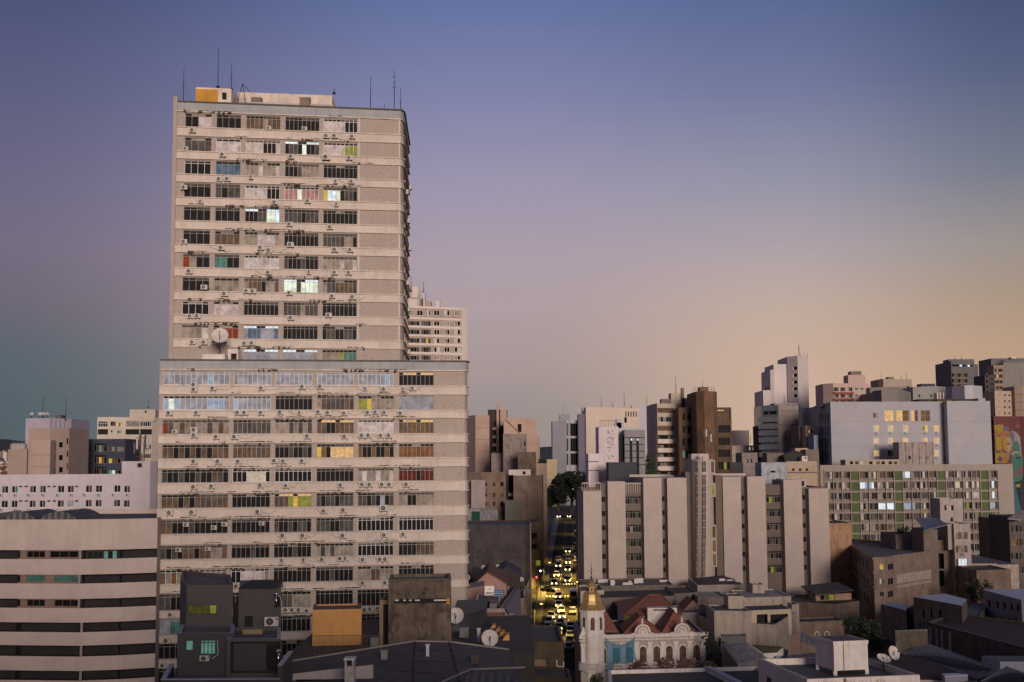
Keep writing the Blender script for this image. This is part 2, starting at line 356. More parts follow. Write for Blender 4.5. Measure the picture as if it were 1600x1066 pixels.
def tree(name, label, px, ytop, D, h, w, col=(.02,.032,.015), n=2600, cat='tree', trunk=.3, group=None, leaf=.35, zb=None):
    t = P(px, ytop, D); zb = t.z-h if zb is None else zb; h = t.z-zb; root = empty(name, (t.x, D, zb), label, cat, group)
    mt = mat('bark', (.06,.045,.035), .9, .3); mb = MB(); H = h
    mb.tube((t.x, D, zb), (t.x, D, zb+H*.5), w*.045+.05, mt, w*.03+.03, n=8)
    for k in range(5):
        a = k*1.26+.4; mb.tube((t.x, D, zb+H*(.25+.05*k)), (t.x+math.cos(a)*w*.3, D+math.sin(a)*w*.3, zb+H*(.55+.06*k)), w*.025+.02, mt, .02, n=6)
    mb.build('trunk', root)
    rnd = random.Random(px*13+int(D)); ck_ = '%s_%d' % (name, int(sum(col)*10000)); lm = [mat('leaf_a_'+ck_, col, .7, .5, 0, .6, 0, 0), mat('leaf_b_'+ck_, tuple(c*1.9 for c in col), .7, .5, 0, .6, 0, 0)]
    cl = []
    for k in range(14):
        a = rnd.uniform(0, 6.28); rr = rnd.uniform(0, .75)**.7; zz = rnd.uniform(.3, .9)
        cl.append((t.x+math.cos(a)*rr*w*.4, D+math.sin(a)*rr*w*.4, zb+H*zz, rnd.uniform(.14, .26)*w*(1.25-zz*.5), rnd.uniform(.1, .17)*H))
    cb = MB()
    for k in range(n):
        c = cl[rnd.randrange(14)]; d = Vector((rnd.gauss(0,1), rnd.gauss(0,1), rnd.gauss(0,1))).normalized()*rnd.uniform(.55, 1.08)
        p = Vector((c[0]+d.x*c[3], c[1]+d.y*c[3], min(c[2]+d.z*c[4], t.z))); e1 = Vector((rnd.gauss(0,1), rnd.gauss(0,1), rnd.gauss(0,.6))).normalized()*leaf*rnd.uniform(.5,1.2); e2 = e1.orthogonal().normalized()*leaf*rnd.uniform(.4,.8)
        cb.face([p-e1, p+e2, p+e1, p-e2], lm[rnd.random() < .3])
    cb.build('crown', root); return root
# ------------------------------------------------------------------ ground, street
def sheet(name, x0f, x1f, ys, dz, m, kind='structure'):
    mb = MB()
    for a, b in zip(ys, ys[1:]):
        mb.face([(x0f(a), a, ground(a)+dz), (x1f(a), a, ground(a)+dz), (x1f(b), b, ground(b)+dz), (x0f(b), b, ground(b)+dz)], m)
    return tag(mb.build(name), None, None, None, kind)
YS = [-400, 0, 150, 250, 300, 320, 340, 366, 390, 410, 433, 460, 500, 550, 600, 650, 700, 760, 820, 900, 1000, 2000, 4000, 12000]
tag(sheet('ground', lambda y: -9000, lambda y: 9000, YS, 0, mat('ground_dark', (.05,.048,.045), .9, .3, 0, .05, 0)), 'dark urban ground between the buildings', None)
CP_ = [(150,1.5),(300,10.7),(370,15.0),(433,18.2),(600,26.5),(820,36.5)]
def CX(y):
    for (a, xa), (b, xb) in zip(CP_, CP_[1:]):
        if y <= b or b == 820: return xa+(xb-xa)*(y-a)/(b-a)
RY = [y for y in YS if 250 <= y <= 600]
asph = mat('asphalt', (.055,.05,.042), .95, .25, 0, .3, 3, .2, stain_amt=.4)
asph.node_tree.nodes['Principled BSDF'].inputs['Specular IOR Level'].default_value = .05
sheet('road', lambda y: CX(y)-4.9, lambda y: CX(y)+4.7, RY, .01, asph)
pav = mat('pavement_stone', (.16,.145,.13), .85, .3, 0, .4, 3)
for nm, a, b in (('pavement', -7.1, -4.9), ('pavement', 4.7, 6.4)):
    mb = MB()
    for y0, y1 in zip(RY, RY[1:]):
        z0, z1 = ground(y0), ground(y1)
        q = lambda y, o, z: (CX(y)+o, y, z)
        mb.face([q(y0,a,z0+.13), q(y0,b,z0+.13), q(y1,b,z1+.13), q(y1,a,z1+.13)], pav)
        for o in (a, b): mb.face([q(y0,o,z0), q(y1,o,z1), q(y1,o,z1+.13), q(y0,o,z0+.13)], pav)
    tag(mb.build(nm), None, None, None, 'structure')
YC = 352
mb = MB(); mb.face([(CX(YC)-90, YC-5, ground(YC-5)+.014), (CX(YC)+6, YC-5, ground(YC-5)+.014), (CX(YC)+6, YC+5, ground(YC+5)+.014), (CX(YC)-90, YC+5, ground(YC+5)+.014)], asph)
tag(mb.build('cross_road'), None, None, None, 'structure')
mk = mat('road_paint', (.55,.53,.48), .7, .3, 0, 3, 0, 0); mb = MB()
for y0 in (343, 360):
    for k in range(12):
        x = CX(y0)-4.7+k*.8; mb.face([(x, y0, ground(y0)+.022), (x+.42, y0, ground(y0)+.022), (x+.42, y0+2.6, ground(y0+2.6)+.022), (x, y0+2.6, ground(y0+2.6)+.022)], mk)
for y in range(265, 560, 8):
    for o in (-1.6, 1.5): mb.face([(CX(y)+o, y, ground(y)+.02), (CX(y)+o+.12, y, ground(y)+.02), (CX(y+3)+o+.12, y+3, ground(y+3)+.02), (CX(y+3)+o, y+3, ground(y+3)+.02)], mk)
tag(mb.build('road_marking'), None, None, None, 'structure')
# far hills
mh = mat('hill_scrub', (.035,.045,.045), .95, .4, 0, .01, 0, 0); rnd = random.Random(3)
def hill(px0, px1, prof, D):
    mb = MB(); n = 40; pts = []
    for k in range(n+1):
        px = px0+(px1-px0)*k/n; t = k/n*(len(prof)-1); i = min(int(t), len(prof)-2); y = prof[i]+(prof[i+1]-prof[i])*(t-i)+rnd.uniform(-.5, .5)
        pts.append(P(px, y, D))
    for a, b in zip(pts, pts[1:]):
        mb.face([(a.x, D-900, 17), (b.x, D-900, 17), (b.x, D-350, 17+(b.z-17)*.6), (a.x, D-350, 17+(a.z-17)*.6)], mh); mb.face([(a.x, D-350, 17+(a.z-17)*.6), (b.x, D-350, 17+(b.z-17)*.6), b, a], mh)
        mb.face([a, b, (b.x, D+900, 17), (a.x, D+900, 17)], mh)
    tag(mb.build('hills'), None, None, None, 'structure')
hill(-260, 260, [675, 670, 674, 682, 686, 692, 697, 702, 708], 2600)
hill(760, 960, [716, 706, 699, 698, 700, 706, 716], 3000)
hw = mat('far_house_white', (.5,.46,.44), .9, .2, 0, .2, 0, 0)
for k in range(26):
    px, py = rnd.uniform(-6, 16), rnd.uniform(704, 742); D = 1500-(py-700)*12; p = P(px, py, D); s_ = rnd.uniform(1.2, 2.2)
    mb = MB(); z0 = -40 if False else 0; mb.box(p.x-s_, p.x+s_, D, D+6, ground(D)-1, p.z, hw); mb.hexa([(p.x-s_-.3,D-.3,p.z),(p.x+s_+.3,D-.3,p.z),(p.x+s_+.3,D+6.3,p.z),(p.x-s_-.3,D+6.3,p.z)], [(p.x-.2,D+1,p.z+1.4),(p.x+.2,D+1,p.z+1.4),(p.x+.2,D+5,p.z+1.4),(p.x-.2,D+5,p.z+1.4)], mat('tile_far', (.2,.08,.05), .9))
    tag(mb.build('house', loc=(p.x, D, 17)), 'tiny pale house on the far hillside at the left edge', 'house', 'houses on the far hillside')
# ------------------------------------------------------------------ main tower
plas = mat('tower_plaster', (.53,.465,.42), .85, .13, .28, .35, 7, .1, stain_amt=.12)
peb = mat('pebble_dash', (.38,.325,.29), .95, .3, .12, 7, 14, .5, stain_amt=.12)
ledge = mat('ledge_stone', (.56,.49,.43), .85, .2, .1, .8, 5, .1, stain_amt=.35)
grb = mat('grey_blue_parapet', (.29,.31,.33), .85, .15, .3, .4, 5, .1, stain=(.4,.36,.3), stain_amt=.35)
darkm = mat('interior_dark', (.012,.011,.011), .9, .2, 0, .5, 0, 0)
def slab_tower(b, rows_hdr, rows_sill, refx, cols, refy, pats, panel_px, panel_refy, nf, i=0, sides=()):
    """b: Bld; header/sill px rows at refx; bands and ledges proud of the wall"""
    hz = [b.pix(i, refx, y)[1] for y in rows_hdr]; sz = [b.pix(i, refx, y)[1] for y in rows_sill]
    cs = [(b.pix(i, a, refy)[0], b.pix(i, c, refy)[0]) for a, c in cols]
    a, u, n, Lg = b.fr(i)
    for r, (zh, zs) in enumerate(zip(hz, sz)):
        for c, (s0, s1) in enumerate(cs):
            p = pats[r][c] if r < len(pats) and c < len(pats[r]) else 'dddd'
            if p is None: continue
            fk = 'g'; tp = 'g' if p.islower() else 'd'
            if p[0] == '*': fk = 'W'; p = p[1:]
            elif p[0] == '+': fk = 'b'; p = p[1:]
            if p and p[-1] == '^': tp = 'dYYdYY'; p = p[:-1]
            elif p and p[-1] == '!': tp = 'LdL'; p = p[:-1]
            else: tp = random.choice(('dg','g','dvd','dd')) if not p.startswith('c') else 'c'
            b.win(i, (s0, s1, zs+.03, zh-.14), p, nf[c], fk, transom=.8, rev=.24, fw=.055 if fk != 'W' else .075, tp=tp, px=False)
            rg = (s0, s1)
    return hz, sz
TW = Bld('office_tower', 'tall beige tower slab rising behind the lower block, with ochre rooftop box', 'tower',
         [(271.5,162.5),(277.5,162.55),(625.5,167.4),(629,168.0),(630.6,169.2)], 163, 17, peb, ddir=(-.042,1), par=.7, part='wall')
TW.ztop = TW.pix(1, 626, 174.5)[1]+.2
hdr = [187.8,224.5,259.3,294.4,330,365.9,401.5,437.4,473.3,509.5,545.7]
T = [['ddww','dddd','nnnvnn','dddddd','*wwwwdd'],['gggg','*wwww','*wwwddw','dgdldg!','*wwwwkk'],['*dddd','bbbb','+vvwvvw','+ddgvvv','dddddd'],
     ['dddd','gdgg','*wwwwdd','*pplppp','yLldgd'],['dddd','dddd','ddgglL!','gggdgg','dddddd'],['dddd','nnnn','+vvwwwv','dddddd','ggggvd'],
     ['rvdd','ttdd','*wwwwww','gddgdd','+vvvwvw'],['dddd','+vvvv','vnndvn','llglll!','vgnnng'],['*dddd','+wwww','dddddd','gggvgg','dddddd'],
     ['+vvvw','rrrr','cbbccb!','dddddd','dgddgd'],[None,None,'cccccc!','cccccv!','vvvktt']]
tcols = [(286.3,328.4),(335.5,374.7),(382.3,436.7),(444,497.9),(504.7,558.2)]
hz = [TW.pix(2, 0, 0) for _ in ()]
TWi = 1
hz, sz = slab_tower(TW, hdr, [y+22.6 for y in hdr], 625, tcols, 360, T, None, None, [4,4,8,8,8], i=TWi)
hz.append(hz[-1]-2.98)
def ribbon(b, edges, z0, z1, d, m, mb):
    """a continuous band around consecutive edges, proud by d, mitred"""
    pts = []
    for k, i in enumerate(edges):
        a, u, n, Lg = b.fr(i)
        if k == 0: pts.append(Vector((a.x, a.y))+n*d)
        else:
            _, u0, n0, _ = b.fr(edges[k-1]); pts.append(Vector((a.x, a.y))+(n0+n)*(d/max(1+n0.dot(n), .3)))
    a, u, n, Lg = b.fr(edges[-1]); pts.append(a+u*Lg+n*d)
    inn = []
    for k, i in enumerate(edges): inn.append(Vector(b.poly[i]))
    inn.append(a+u*Lg)
    for k in range(len(edges)):
        A, B, C, D_ = pts[k], pts[k+1], inn[k+1], inn[k]
        mb.face([(A.x,A.y,z0),(B.x,B.y,z0),(B.x,B.y,z1),(A.x,A.y,z1)], m)
        mb.face([(A.x,A.y,z1),(B.x,B.y,z1),(C.x,C.y,z1),(D_.x,D_.y,z1)], m); mb.face([(D_.x,D_.y,z0),(C.x,C.y,z0),(B.x,B.y,z0),(A.x,A.y,z0)], m)
    for p, q in ((pts[0], inn[0]), (pts[-1], inn[-1])): mb.face([(q.x,q.y,z0),(p.x,p.y,z0),(p.x,p.y,z1),(q.x,q.y,z1)], m)
E = [1,2,3,4]
for k in range(11):
    zs = sz[k]; zn = hz[k+1]
    mb = MB(); ribbon(TW, E, zn+.12, zs-.12, .10, plas, mb); mb.build('spandrel_band', TW.root)
    mb = MB(); ribbon(TW, E, zs-.12, zs+.0, .26, ledge, mb); ribbon(TW, E, zn, zn+.12, .24, ledge, mb); mb.build('ledge', TW.root)
mb = MB(); ribbon(TW, E, hz[0]+.13, TW.ztop-.12, .12, grb, mb); ribbon(TW, E, hz[0], hz[0]+.13, .22, ledge, mb); mb.build('fascia', TW.root)
mb = MB(); ribbon(TW, [0,1,2,3,4], TW.ztop-.12, TW.ztop+.06, .3, mat('coping_dark', (.1,.085,.075), .9, .3), mb); mb.build('coping', TW.root)
# windows on the narrow side face
for k in range(11):
    for s0, s1 in ((2.2,5.6),(7.4,11.6),(12.8,16.2)):
        TW.win(4, (s0, s1, sz[k]+.1, hz[k]-.2), random.choice(('dddd','dgdd','ggdd')), 5, 'g', .8, px=False, rev=.2)
# end fin on the left
a0 = P(271.5, 163, 162.3); mb = MB(); TW.fbox(mb, 1, -.5, 0, 0, TW.ztop+.55, -.6, .35, peb); mb.build('end_fin', TW.root)
# smooth piers between panels
for a in (560.5, 624):
    mb = MB(); q = TW.pix(1, a, 300)[0]; TW.fbox(mb, 1, q-.12, q+.12, sz[9], hz[0], 0, .06, plas); mb.build('panel_border', TW.root)
TW.finish()
# roof structures of the tower
ochre = mat('ochre_paint', (.48,.24,.035), .85, .12, .2, .5, 4, .1, stain_amt=.25)
cream = mat('cream_roofbox', (.6,.52,.45), .85, .15, .45, .5, 5, .1, stain_amt=.25)
W1 = wing(TW, [(306,170),(341,170.4),(361.5,170.8)], 136.5, 6, cream, base=TW.ztop-1, part='penthouse', par=.25, coping=mat('coping_dark'))
W1.block('ochre_panel', 0, 0, 99 if False else W1.fr(0)[3], TW.ztop-.6, W1.ztop-.25, .0, .06, ochre)
W1.win(1, (347, 144.5, 354, 156), 'dd', 1, 'k', rev=.2, name='louvre_window')
W1.finish()
mb = MB()
for k in range(7): W1.fbox(mb, 1, 2.2, 3.7, TW.ztop+.3+k*.36, TW.ztop+.34+k*.36, .6, .64, mat('antenna_steel'))
for q in (2.2, 3.7): W1.fbox(mb, 1, q-.03, q+.03, TW.ztop-.3, TW.ztop+2.8, .6, .66, mat('antenna_steel'))
mb.build('stair_railing', TW.root)
W2 = wing(TW, [(372,176),(519,178),(526,185)], 144, 8, cream, base=TW.ztop-1, part='plant_room', par=.25, coping=mat('coping_dark'))
W2.finish()
W3 = wing(TW, [(373,172.5),(521,174.5)], 158.5, 2.6, mat('parapet_white_grey', (.42,.38,.37), .85, .2, .4, .6, 5), base=TW.ztop-1, part='low_parapet', par=.2); W3.finish()
for (a, b_) in ((392,408),(468,484)):
    mb = MB()
    p = P(a, 152, 173.5); q = P(b_, 158, 173.5); mb.box(p.x, q.x, 173.5, 174.6, TW.ztop+.2, p.z, mat('vent_brown', (.2,.15,.12), .9, .3, .3)); mb.build('roof_vent', TW.root)
for (px, y0, y1, D, lb, ar, wr) in ((286.5,107,163,163.5,'thin antenna at the far left corner of the tower roof',0,1),(340.5,74,136,172,'tallest antenna, standing on the ochre rooftop box',0,0),
    (361.5,98,140,172,'antenna with slanting guy wires beside the ochre rooftop box',0,1),(579,120,172,170,'antenna with a cross arm near the right end of the tower roof',1,0),
    (616,110,176,170,'tall antenna mast near the right corner of the tower roof',3,1),(626,138,178,169.5,'short antenna nearest the right corner of the tower roof',0,0),(600.5,163,176,170,'stubby antenna between the two right-hand masts',0,0),
    (522,137,146,178,'tiny antenna on the end of the cream rooftop room',1,0)):
    antenna(px, y0, y1, D, lb, ar, .055, wr)
mb = MB(); m_ = mat('antenna_steel')
for a, b_ in (((371,158),(379,131)),((383,158),(379,131)),((379,131),(390,143))): mb.tube(P(a[0],a[1],172), P(b_[0],b_[1],172), .05, m_, n=4)
tag(mb.build('tripod_mast', loc=P(378,158,172)), 'slanting steel tripod beside the cream rooftop room', 'mast')
# ------------------------------------------------------------------ lower block
BK = Bld('office_block', 'broad beige office block standing in front of the tower, with ten rows of mixed windows', 'office building',
         [(250,155.2),(725.5,160.8),(728.6,161.2),(730,162.4)], 563, 23, peb, ddir=(-.12,1), par=.5)
BK.ztop = BK.pix(0, 729, 564.5)[1]
bh = [580.2,617,653.7,691.4,729,767.1,805.5,844.5,880.9,917.3,955,992.5,1030]
bs = [603,641,677.5,714.7,751.5,789.9,828.9,867.3,905.3,944.6,981,1018,1056]
bc = [(255,359),(364.9,424),(430.5,488.4),(495.5,553.4),(559.9,615.8),(623.3,677.9)]
T2 = [['*ccccccccCccc','*ccccccc','*cccccccc','*ccccccc','*ccccccCc','dddddddd^'],
 ['*ClCcccccCCCc','*Ccccccc','dddddddd','vnggggng','kkyvvvvv','cccccccc'],
 ['rgvnvnvvgvnv','+gggggggg','+vvvgvgvg','nnddnnnn^','*wwwwwwww','nnnDnDnn^'],
 ['nndndndndnnn','+nnnnngnn','dddgddgd','yDdYYYYY','DddDddDd','oooooooo'],
 ['gddgddgddngd','*dddWWWWd','*dddddddd','dddddddd','+vwvvwvvw','mmmmdmmm'],
 ['nnndndnngnnn','dddddddd','ngnkykkk^','gdggdggg','ggdgdcdg','vvddvvvv'],
 ['nndddgdddddd','dddddddd','gddgdggd','gggddggg','*dddddddd','*dddddddd'],
 ['gdgdnndnnvvn','ddddgddd','ddddgddd','+vgvgvvvv','*dddddddd','ddddnngn'],
 ['*nvovvpppvvn','*ddwwwwwv','dddddddd','dddgdddd','+vvvgnvvv','dddddddd'],
 ['ggddgvggddgd','ddddvvvd','gdggvvvv','dddddddd','dddddddd','dddddddd'],
 ['ctCCtc','dddd','dddd','dddd','dddd','dddd'],['dddddddddddd','dddd','dddd','dddd','dddd','dddd'],['dddddddddddd','dddd','dddd','dddd','dddd','dddd']]
bhz, bsz = slab_tower(BK, bh, bs, 700, bc, 600, T2, None, None, [12,8,8,8,8,8])
bhz.append(bhz[-1]-3.0)
E = [0,1,2]
for k in range(13):
    zs = bsz[k]; zn = bhz[k+1]
    mb = MB(); ribbon(BK, E, zn+.12, zs-.12, .10, plas, mb); mb.build('spandrel_band', BK.root)
    mb = MB(); ribbon(BK, E, zs-.12, zs, .28, ledge, mb); ribbon(BK, E, zn, zn+.12, .26, ledge, mb); mb.build('ledge', BK.root)
mb = MB(); ribbon(BK, E, bhz[0]+.13, BK.ztop-.12, .14, grb, mb); ribbon(BK, E, bhz[0], bhz[0]+.13, .24, ledge, mb); mb.build('fascia', BK.root)
mb = MB(); ribbon(BK, E, BK.ztop-.12, BK.ztop+.06, .32, mat('coping_dark'), mb); mb.build('coping', BK.root)
BK.finish()
# grime plants growing on ledges omitted; rooftop things at the joint
d = dish(P(343, 559, 158.5)-Vector((0,0,.4)), 1.05, math.radians(10), math.radians(25), 'white satellite dish on the lower block roof in front of the tower', stand=3.2)
wb = Bld('rooftop_box', 'long white box on the lower block roof beside the satellite dish', 'rooftop box', [(316,157.5),(351,157.7)], 553.5, 2, mat('white_paint_worn', (.62,.57,.54), .8, .2, .3), base=BK.ztop-.5, par=.1); wb.finish()
wb2 = Bld('rooftop_hut', 'narrow pale hut with a dark doorway on the lower block roof', 'hut', [(356,160),(372,160.2)], 545.5, 2, mat('white_paint_worn'), base=BK.ztop-.5, par=.1); wb2.hole(0, .4, 1.1, BK.ztop-.5, BK.ztop+1.1, .3, darkm); wb2.finish()
# ------------------------------------------------------------------ air conditioners on both facades
def z1(l, ox, oy, s): return [(ox+x/s, oy+y/s)+tuple(r) for x, y, *r in l]
AT = z1([(262,533),(1030,565),(1077,565),(1178,568),(435,672),(827,683),(1028,687,'b'),(1161,690),(415,812),(462,812),(598,800,'s'),(1083,825,'s'),(1174,826),(308,940,'s'),(733,945),(923,938),(1087,957,'s'),(698,518,'m'),(903,523,'m'),(222,636,'m'),(213,860)], 230, 60, 3.677)+ \
     z1([(818,78),(1051,95),(213,178),(427,213),(653,213),(700,228),(823,196),(1078,224),(1167,225),(243,348),(697,355),(930,352,'s'),(1077,355),(1159,356),(328,440),(446,477),(572,461),(608,462),(818,472),(1063,490),(1180,496),(249,605),(290,604),(826,614),(1042,600),(261,755),(329,755),(385,755),(455,762),(562,761),(603,760)], 230, 330, 3.677)
AB = z1([(271,998),(271,1025),(380,1018),(658,1018),(893,1010),(995,1008),(1253,1020,'s'),(1360,1024),(1472,1023,'s'),(1525,1018)], 230, 330, 3.677)+ \
     z1([(107,294),(240,293),(437,292),(470,292),(549,293),(641,290),(733,292,'s'),(824,289),(869,293),(948,295),(1061,292),(1098,290),(1141,292),(1218,295),(134,384,'m'),(228,375),(228,400),(334,408),(422,408),(772,405),(950,406),(1033,402),(1064,401),(1124,402),(1162,402),(227,526),(343,526),(440,526),(614,523),(656,525),(746,524),(226,648),(312,645),(546,640),(669,643),(931,640),(1035,637),(1070,637),(1130,637),(1165,637),(1246,637)], 230, 550, 3.077)+ \
     z1([(110,126),(218,124),(534,122),(850,118),(944,113),(1138,104,'b'),(653,235),(750,235),(942,236),(1140,233),(1231,230),(188,183,'m'),(322,198,'m'),(373,182,'m'),(551,178,'m'),(648,354,'s'),(753,353,'s'),(842,350),(929,345),(952,344),(1038,351),(1120,349),(1145,349),(152,305,'m'),(293,300,'m'),(434,475),(652,477),(1037,463),(1145,461),(668,592),(699,592),(731,592),(770,597),(1047,592),(1070,588),(1110,585),(115,615),(95,740),(78,860)], 230, 760, 3.077)
def put_acs(b, i, lst, hz_, sz_, cols, refy, nm, grp):
    cs = [sum(b.pix(i, x, refy)[0] for x in c)/2 for c in cols]; B = {}
    for t in lst:
        q, z = b.pix(i, t[0], t[1]); r = max([k for k in range(len(hz_)) if z < hz_[k]+.1] or [0]); r = min(r, 12)
        c = min(range(len(cs)), key=lambda k: abs(cs[k]-q)); B.setdefault((r, c), []).append((q, z, t))
    wn = [['leftmost','second','third','fourth','rightmost'], ['leftmost wide','second','third','fourth','fifth','rightmost']][len(cs) == 6]
    for (r, c), L_ in sorted(B.items()):
        L_.sort(key=lambda v: (round(v[0], 1), -v[1])); n = len(L_)
        for k, (q, z, t) in enumerate(L_):
            kind = t[2] if len(t) > 2 else ''
            pos = '' if n == 1 else ('left-hand ' if k == 0 else 'right-hand ') if n == 2 else ['leftmost ','second ','third ','fourth ','fifth ','sixth '][k]
            if n == 2 and abs(L_[0][0]-L_[1][0]) < .3: pos = 'upper ' if z == max(L_[0][1], L_[1][1]) else 'lower '
            zz = 'set into' if kind == 'm' else 'under'
            place_ac(b, i, t[0], t[1], '%sair conditioner %s the %s window of the %s row, %s' % (pos, zz, wn[c], ORD[r], nm), {'b': 1.3, 'm': .82}.get(kind, 1.0)*random.uniform(.93, 1.05), .62 if kind == 's' else 1, grp, .1 if kind == 'm' else .12)
put_acs(TW, 1, AT, hz, sz, tcols, 360, 'tall tower', 'air conditioners on the tall tower')
put_acs(BK, 0, AB, bhz, bsz, bc, 600, 'lower block', 'air conditioners on the lower block')
for k, (s_, zk) in enumerate(((3, 2),(8, 3),(13,4),(5,6),(10,7),(14,1),(9,9))):
    p = TW.pt(4, s_, sz[zk]-.6, .15); r = copy_tree(AC0[0]); a, u, n_, _ = TW.fr(4); r.location = p; r.rotation_euler = (0,0,math.atan2(u.y,u.x)); r.scale = (1,1,1)
    tag(r, 'air conditioner hanging on the side face of the tall tower below row %s' % ORD[zk], 'air conditioner', 'air conditioners on the tall tower side')
# grime and small plants on the ledges of both facades
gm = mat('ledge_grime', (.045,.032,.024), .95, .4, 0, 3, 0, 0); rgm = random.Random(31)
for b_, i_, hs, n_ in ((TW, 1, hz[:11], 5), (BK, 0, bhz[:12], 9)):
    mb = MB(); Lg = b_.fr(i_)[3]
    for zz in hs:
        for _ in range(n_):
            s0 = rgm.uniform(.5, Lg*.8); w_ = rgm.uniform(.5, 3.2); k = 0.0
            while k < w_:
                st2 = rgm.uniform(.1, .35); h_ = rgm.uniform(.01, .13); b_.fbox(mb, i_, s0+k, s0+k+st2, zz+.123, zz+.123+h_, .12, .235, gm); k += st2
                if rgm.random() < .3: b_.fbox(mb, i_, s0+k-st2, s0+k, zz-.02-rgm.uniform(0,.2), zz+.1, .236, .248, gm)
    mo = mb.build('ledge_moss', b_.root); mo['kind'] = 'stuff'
# cables
rc = random.Random(5); cm = mat('cable_black', (.03,.03,.03), .7, 0, 0, 1, 0, 0)
mbs = {0: MB(), 1: MB()}
for which, (b, i, lst) in enumerate(((TW, 1, AT), (BK, 0, AB))):
    for t in lst:
        if rc.random() < .5:
            q, z = b.pix(i, t[0], t[1]); q += .4; L_ = rc.uniform(.5, 2.2); sg = rc.choice((-1, 1)); pr = b.pt(i, q, z, .17); q0 = q
            for j in range(1, 7):
                f = j/6; nx = b.pt(i, q0+sg*L_*f, z-.35*math.sin(math.pi*f)+rc.uniform(-.05,.05)+.25*f, .17); mbs[which].tube(pr, nx, .018, cm, n=3, cap=False); pr = nx
    mbs[which].build('cable', b.root)

# unseen blocks added behind the camera to keep the low glow off near roofs
vb_ = mat('shading_block_render', (.3,.26,.24), .9, .15, .2, .3, 3)
for k, (x0, x1, y0, y1, h, lb) in enumerate(((-95,-22,-75,-16,40,'added shading block behind the viewpoint on the left, out of the picture'),(-20,30,-70,-8,45,'tall shading block added at the viewpoint, out of the picture'),(34,92,-80,-12,30,'added shading block behind the viewpoint on the right, out of the picture'),(96,215,-95,-20,50,'long shading block added far right behind the viewpoint, out of the picture'))):
    v = Bld('shading_block', lb, 'building', [(800,100)], 700, 1, vb_, poly=[(x0,y0),(x1,y0),(x1,y1),(x0,y1)], ztop=h, par=.5); v.finish()
# ------------------------------------------------------------------ left: banded car park
PKM = mat('parking_render', (.47,.395,.365), .85, .10, .15, .3, 6, .08, stain_amt=.1)
PK = Bld('parking_garage', 'low beige car park with long dark horizontal openings, left of the office block', 'car park', [(-70,152),(30,150.8),(128,150),(190,150.8),(246.3,152.2)], 812, 30, PKM, par=.6, ddir=(-.13,1))
bands = [(859.8,873.8),(898,912),(936,950.3),(973,988),(1009,1026),(1048.5,1063.5),(1086,1101)]
zb_ = [(PK.pix(2, 129, a)[1], PK.pix(2, 129, b)[1]) for a, b in bands]
inm = mat('garage_dark', (.02,.018,.02), .9, .3, 0, .5, 0, 0); colm = mat('garage_column', (.3,.25,.23), .85, .2, .2)
for z1_, z0_ in zb_:
    for i in range(4):
        Lg = PK.fr(i)[3]; PK.hole(i, 0.0, Lg, z0_, z1_, 1.2, inm, inm)
PK.finish()
for z1_, z0_ in zb_[3:]: mb = MB(); PK.fbox(mb, 2, .1, .38, z0_, z1_, -.4, -.1, colm); mb.build('column', PK.root)
for z1_, z0_ in zb_[:3]: mb = MB(); PK.fbox(mb, 1, PK.fr(1)[3]-.3, PK.fr(1)[3], z0_, z1_, -.4, -.1, colm); mb.build('column', PK.root)
brn = mat('garage_infill', (.2,.14,.11), .85, .2, .1)
for k in range(3):
    z1_, z0_ = zb_[k]; L1 = PK.fr(1)[3]; L0 = PK.fr(0)[3]
    mb = MB()
    PK.fbox(mb, 1, 0, L1-.3, z0_, z0_+.16, -.35, -.12, brn); PK.fbox(mb, 1, 0, L1-.3, z1_-.1, z1_, -.35, -.12, brn)
    spans = [(-12,12.5),(18.5,31),(41,69.5),(77 if k == 0 else 84,121 if k == 0 else 127)]
    qs = [PK.pix(1, a, bands[k][0]+4) [0] for s_ in spans for a in s_]; qs = [max(0, min(L1-.3, q)) for q in qs]
    for a, b_ in zip(qs[1::2], qs[2::2]): PK.fbox(mb, 1, a, b_, z0_+.16, z1_-.1, -.35, -.12, brn)
    mb.build('infill_panel', PK.root)
    for a, b_ in zip(qs[0::2], qs[1::2]):
        if b_-a > .5: PK.win(1, (a, b_, z0_+.16, z1_-.1), {0:'d',1:'Tt',2:'d'}[k]*3, 3, 'n', 0, rev=.28, px=False, hole=False)
PK.win(3 if False else 2, (161, 861.5, 182, 873.5), 'TdT', 3, 'k', rev=.6, hole=False)
PK.win(2, (136, 861.5, 160, 873.5), 'ddd', 3, 'k', rev=.6, hole=False)
# arched tin sheds on its roof
tin = corr('dark_tin', (.09,.095,.1), .8)
def arch(px0, px1, ytop, ybase, D, depth, label):
    a = P(px0, ybase, D); b = P(px1, ybase, D); t = P((px0+px1)/2, ytop, D); w = b.x-a.x; h = t.z-a.z; n = 10; mb = MB(); pts = []
    for k in range(n+1): q = k/n*2-1; pts.append((a.x+w*(q+1)/2, a.z+h*(1-q*q)))
    zb = a.z-2
    for (x0, z0), (x1, z1) in zip(pts, pts[1:]):
        mb.face([(x0,D,z0),(x1,D,z1),(x1,D+depth,z1),(x0,D+depth,z0)], tin); mb.face([(x0,D,zb),(x1,D,zb),(x1,D,z1),(x0,D,z0)], tin)
    mb.face([(pts[0][0],D,zb),(pts[0][0],D,pts[0][1]),(pts[0][0],D+depth,pts[0][1]),(pts[0][0],D+depth,zb)], tin)
    return tag(mb.build('rooftop_shed', loc=(a.x, D, zb)), label, 'shed')
arch(6, 56, 799.5, 812, 165, 10, 'left-hand arched dark tin shed on the car park roof')
arch(61, 121, 799, 812, 165, 10, 'right-hand wider arched dark tin shed on the car park roof')
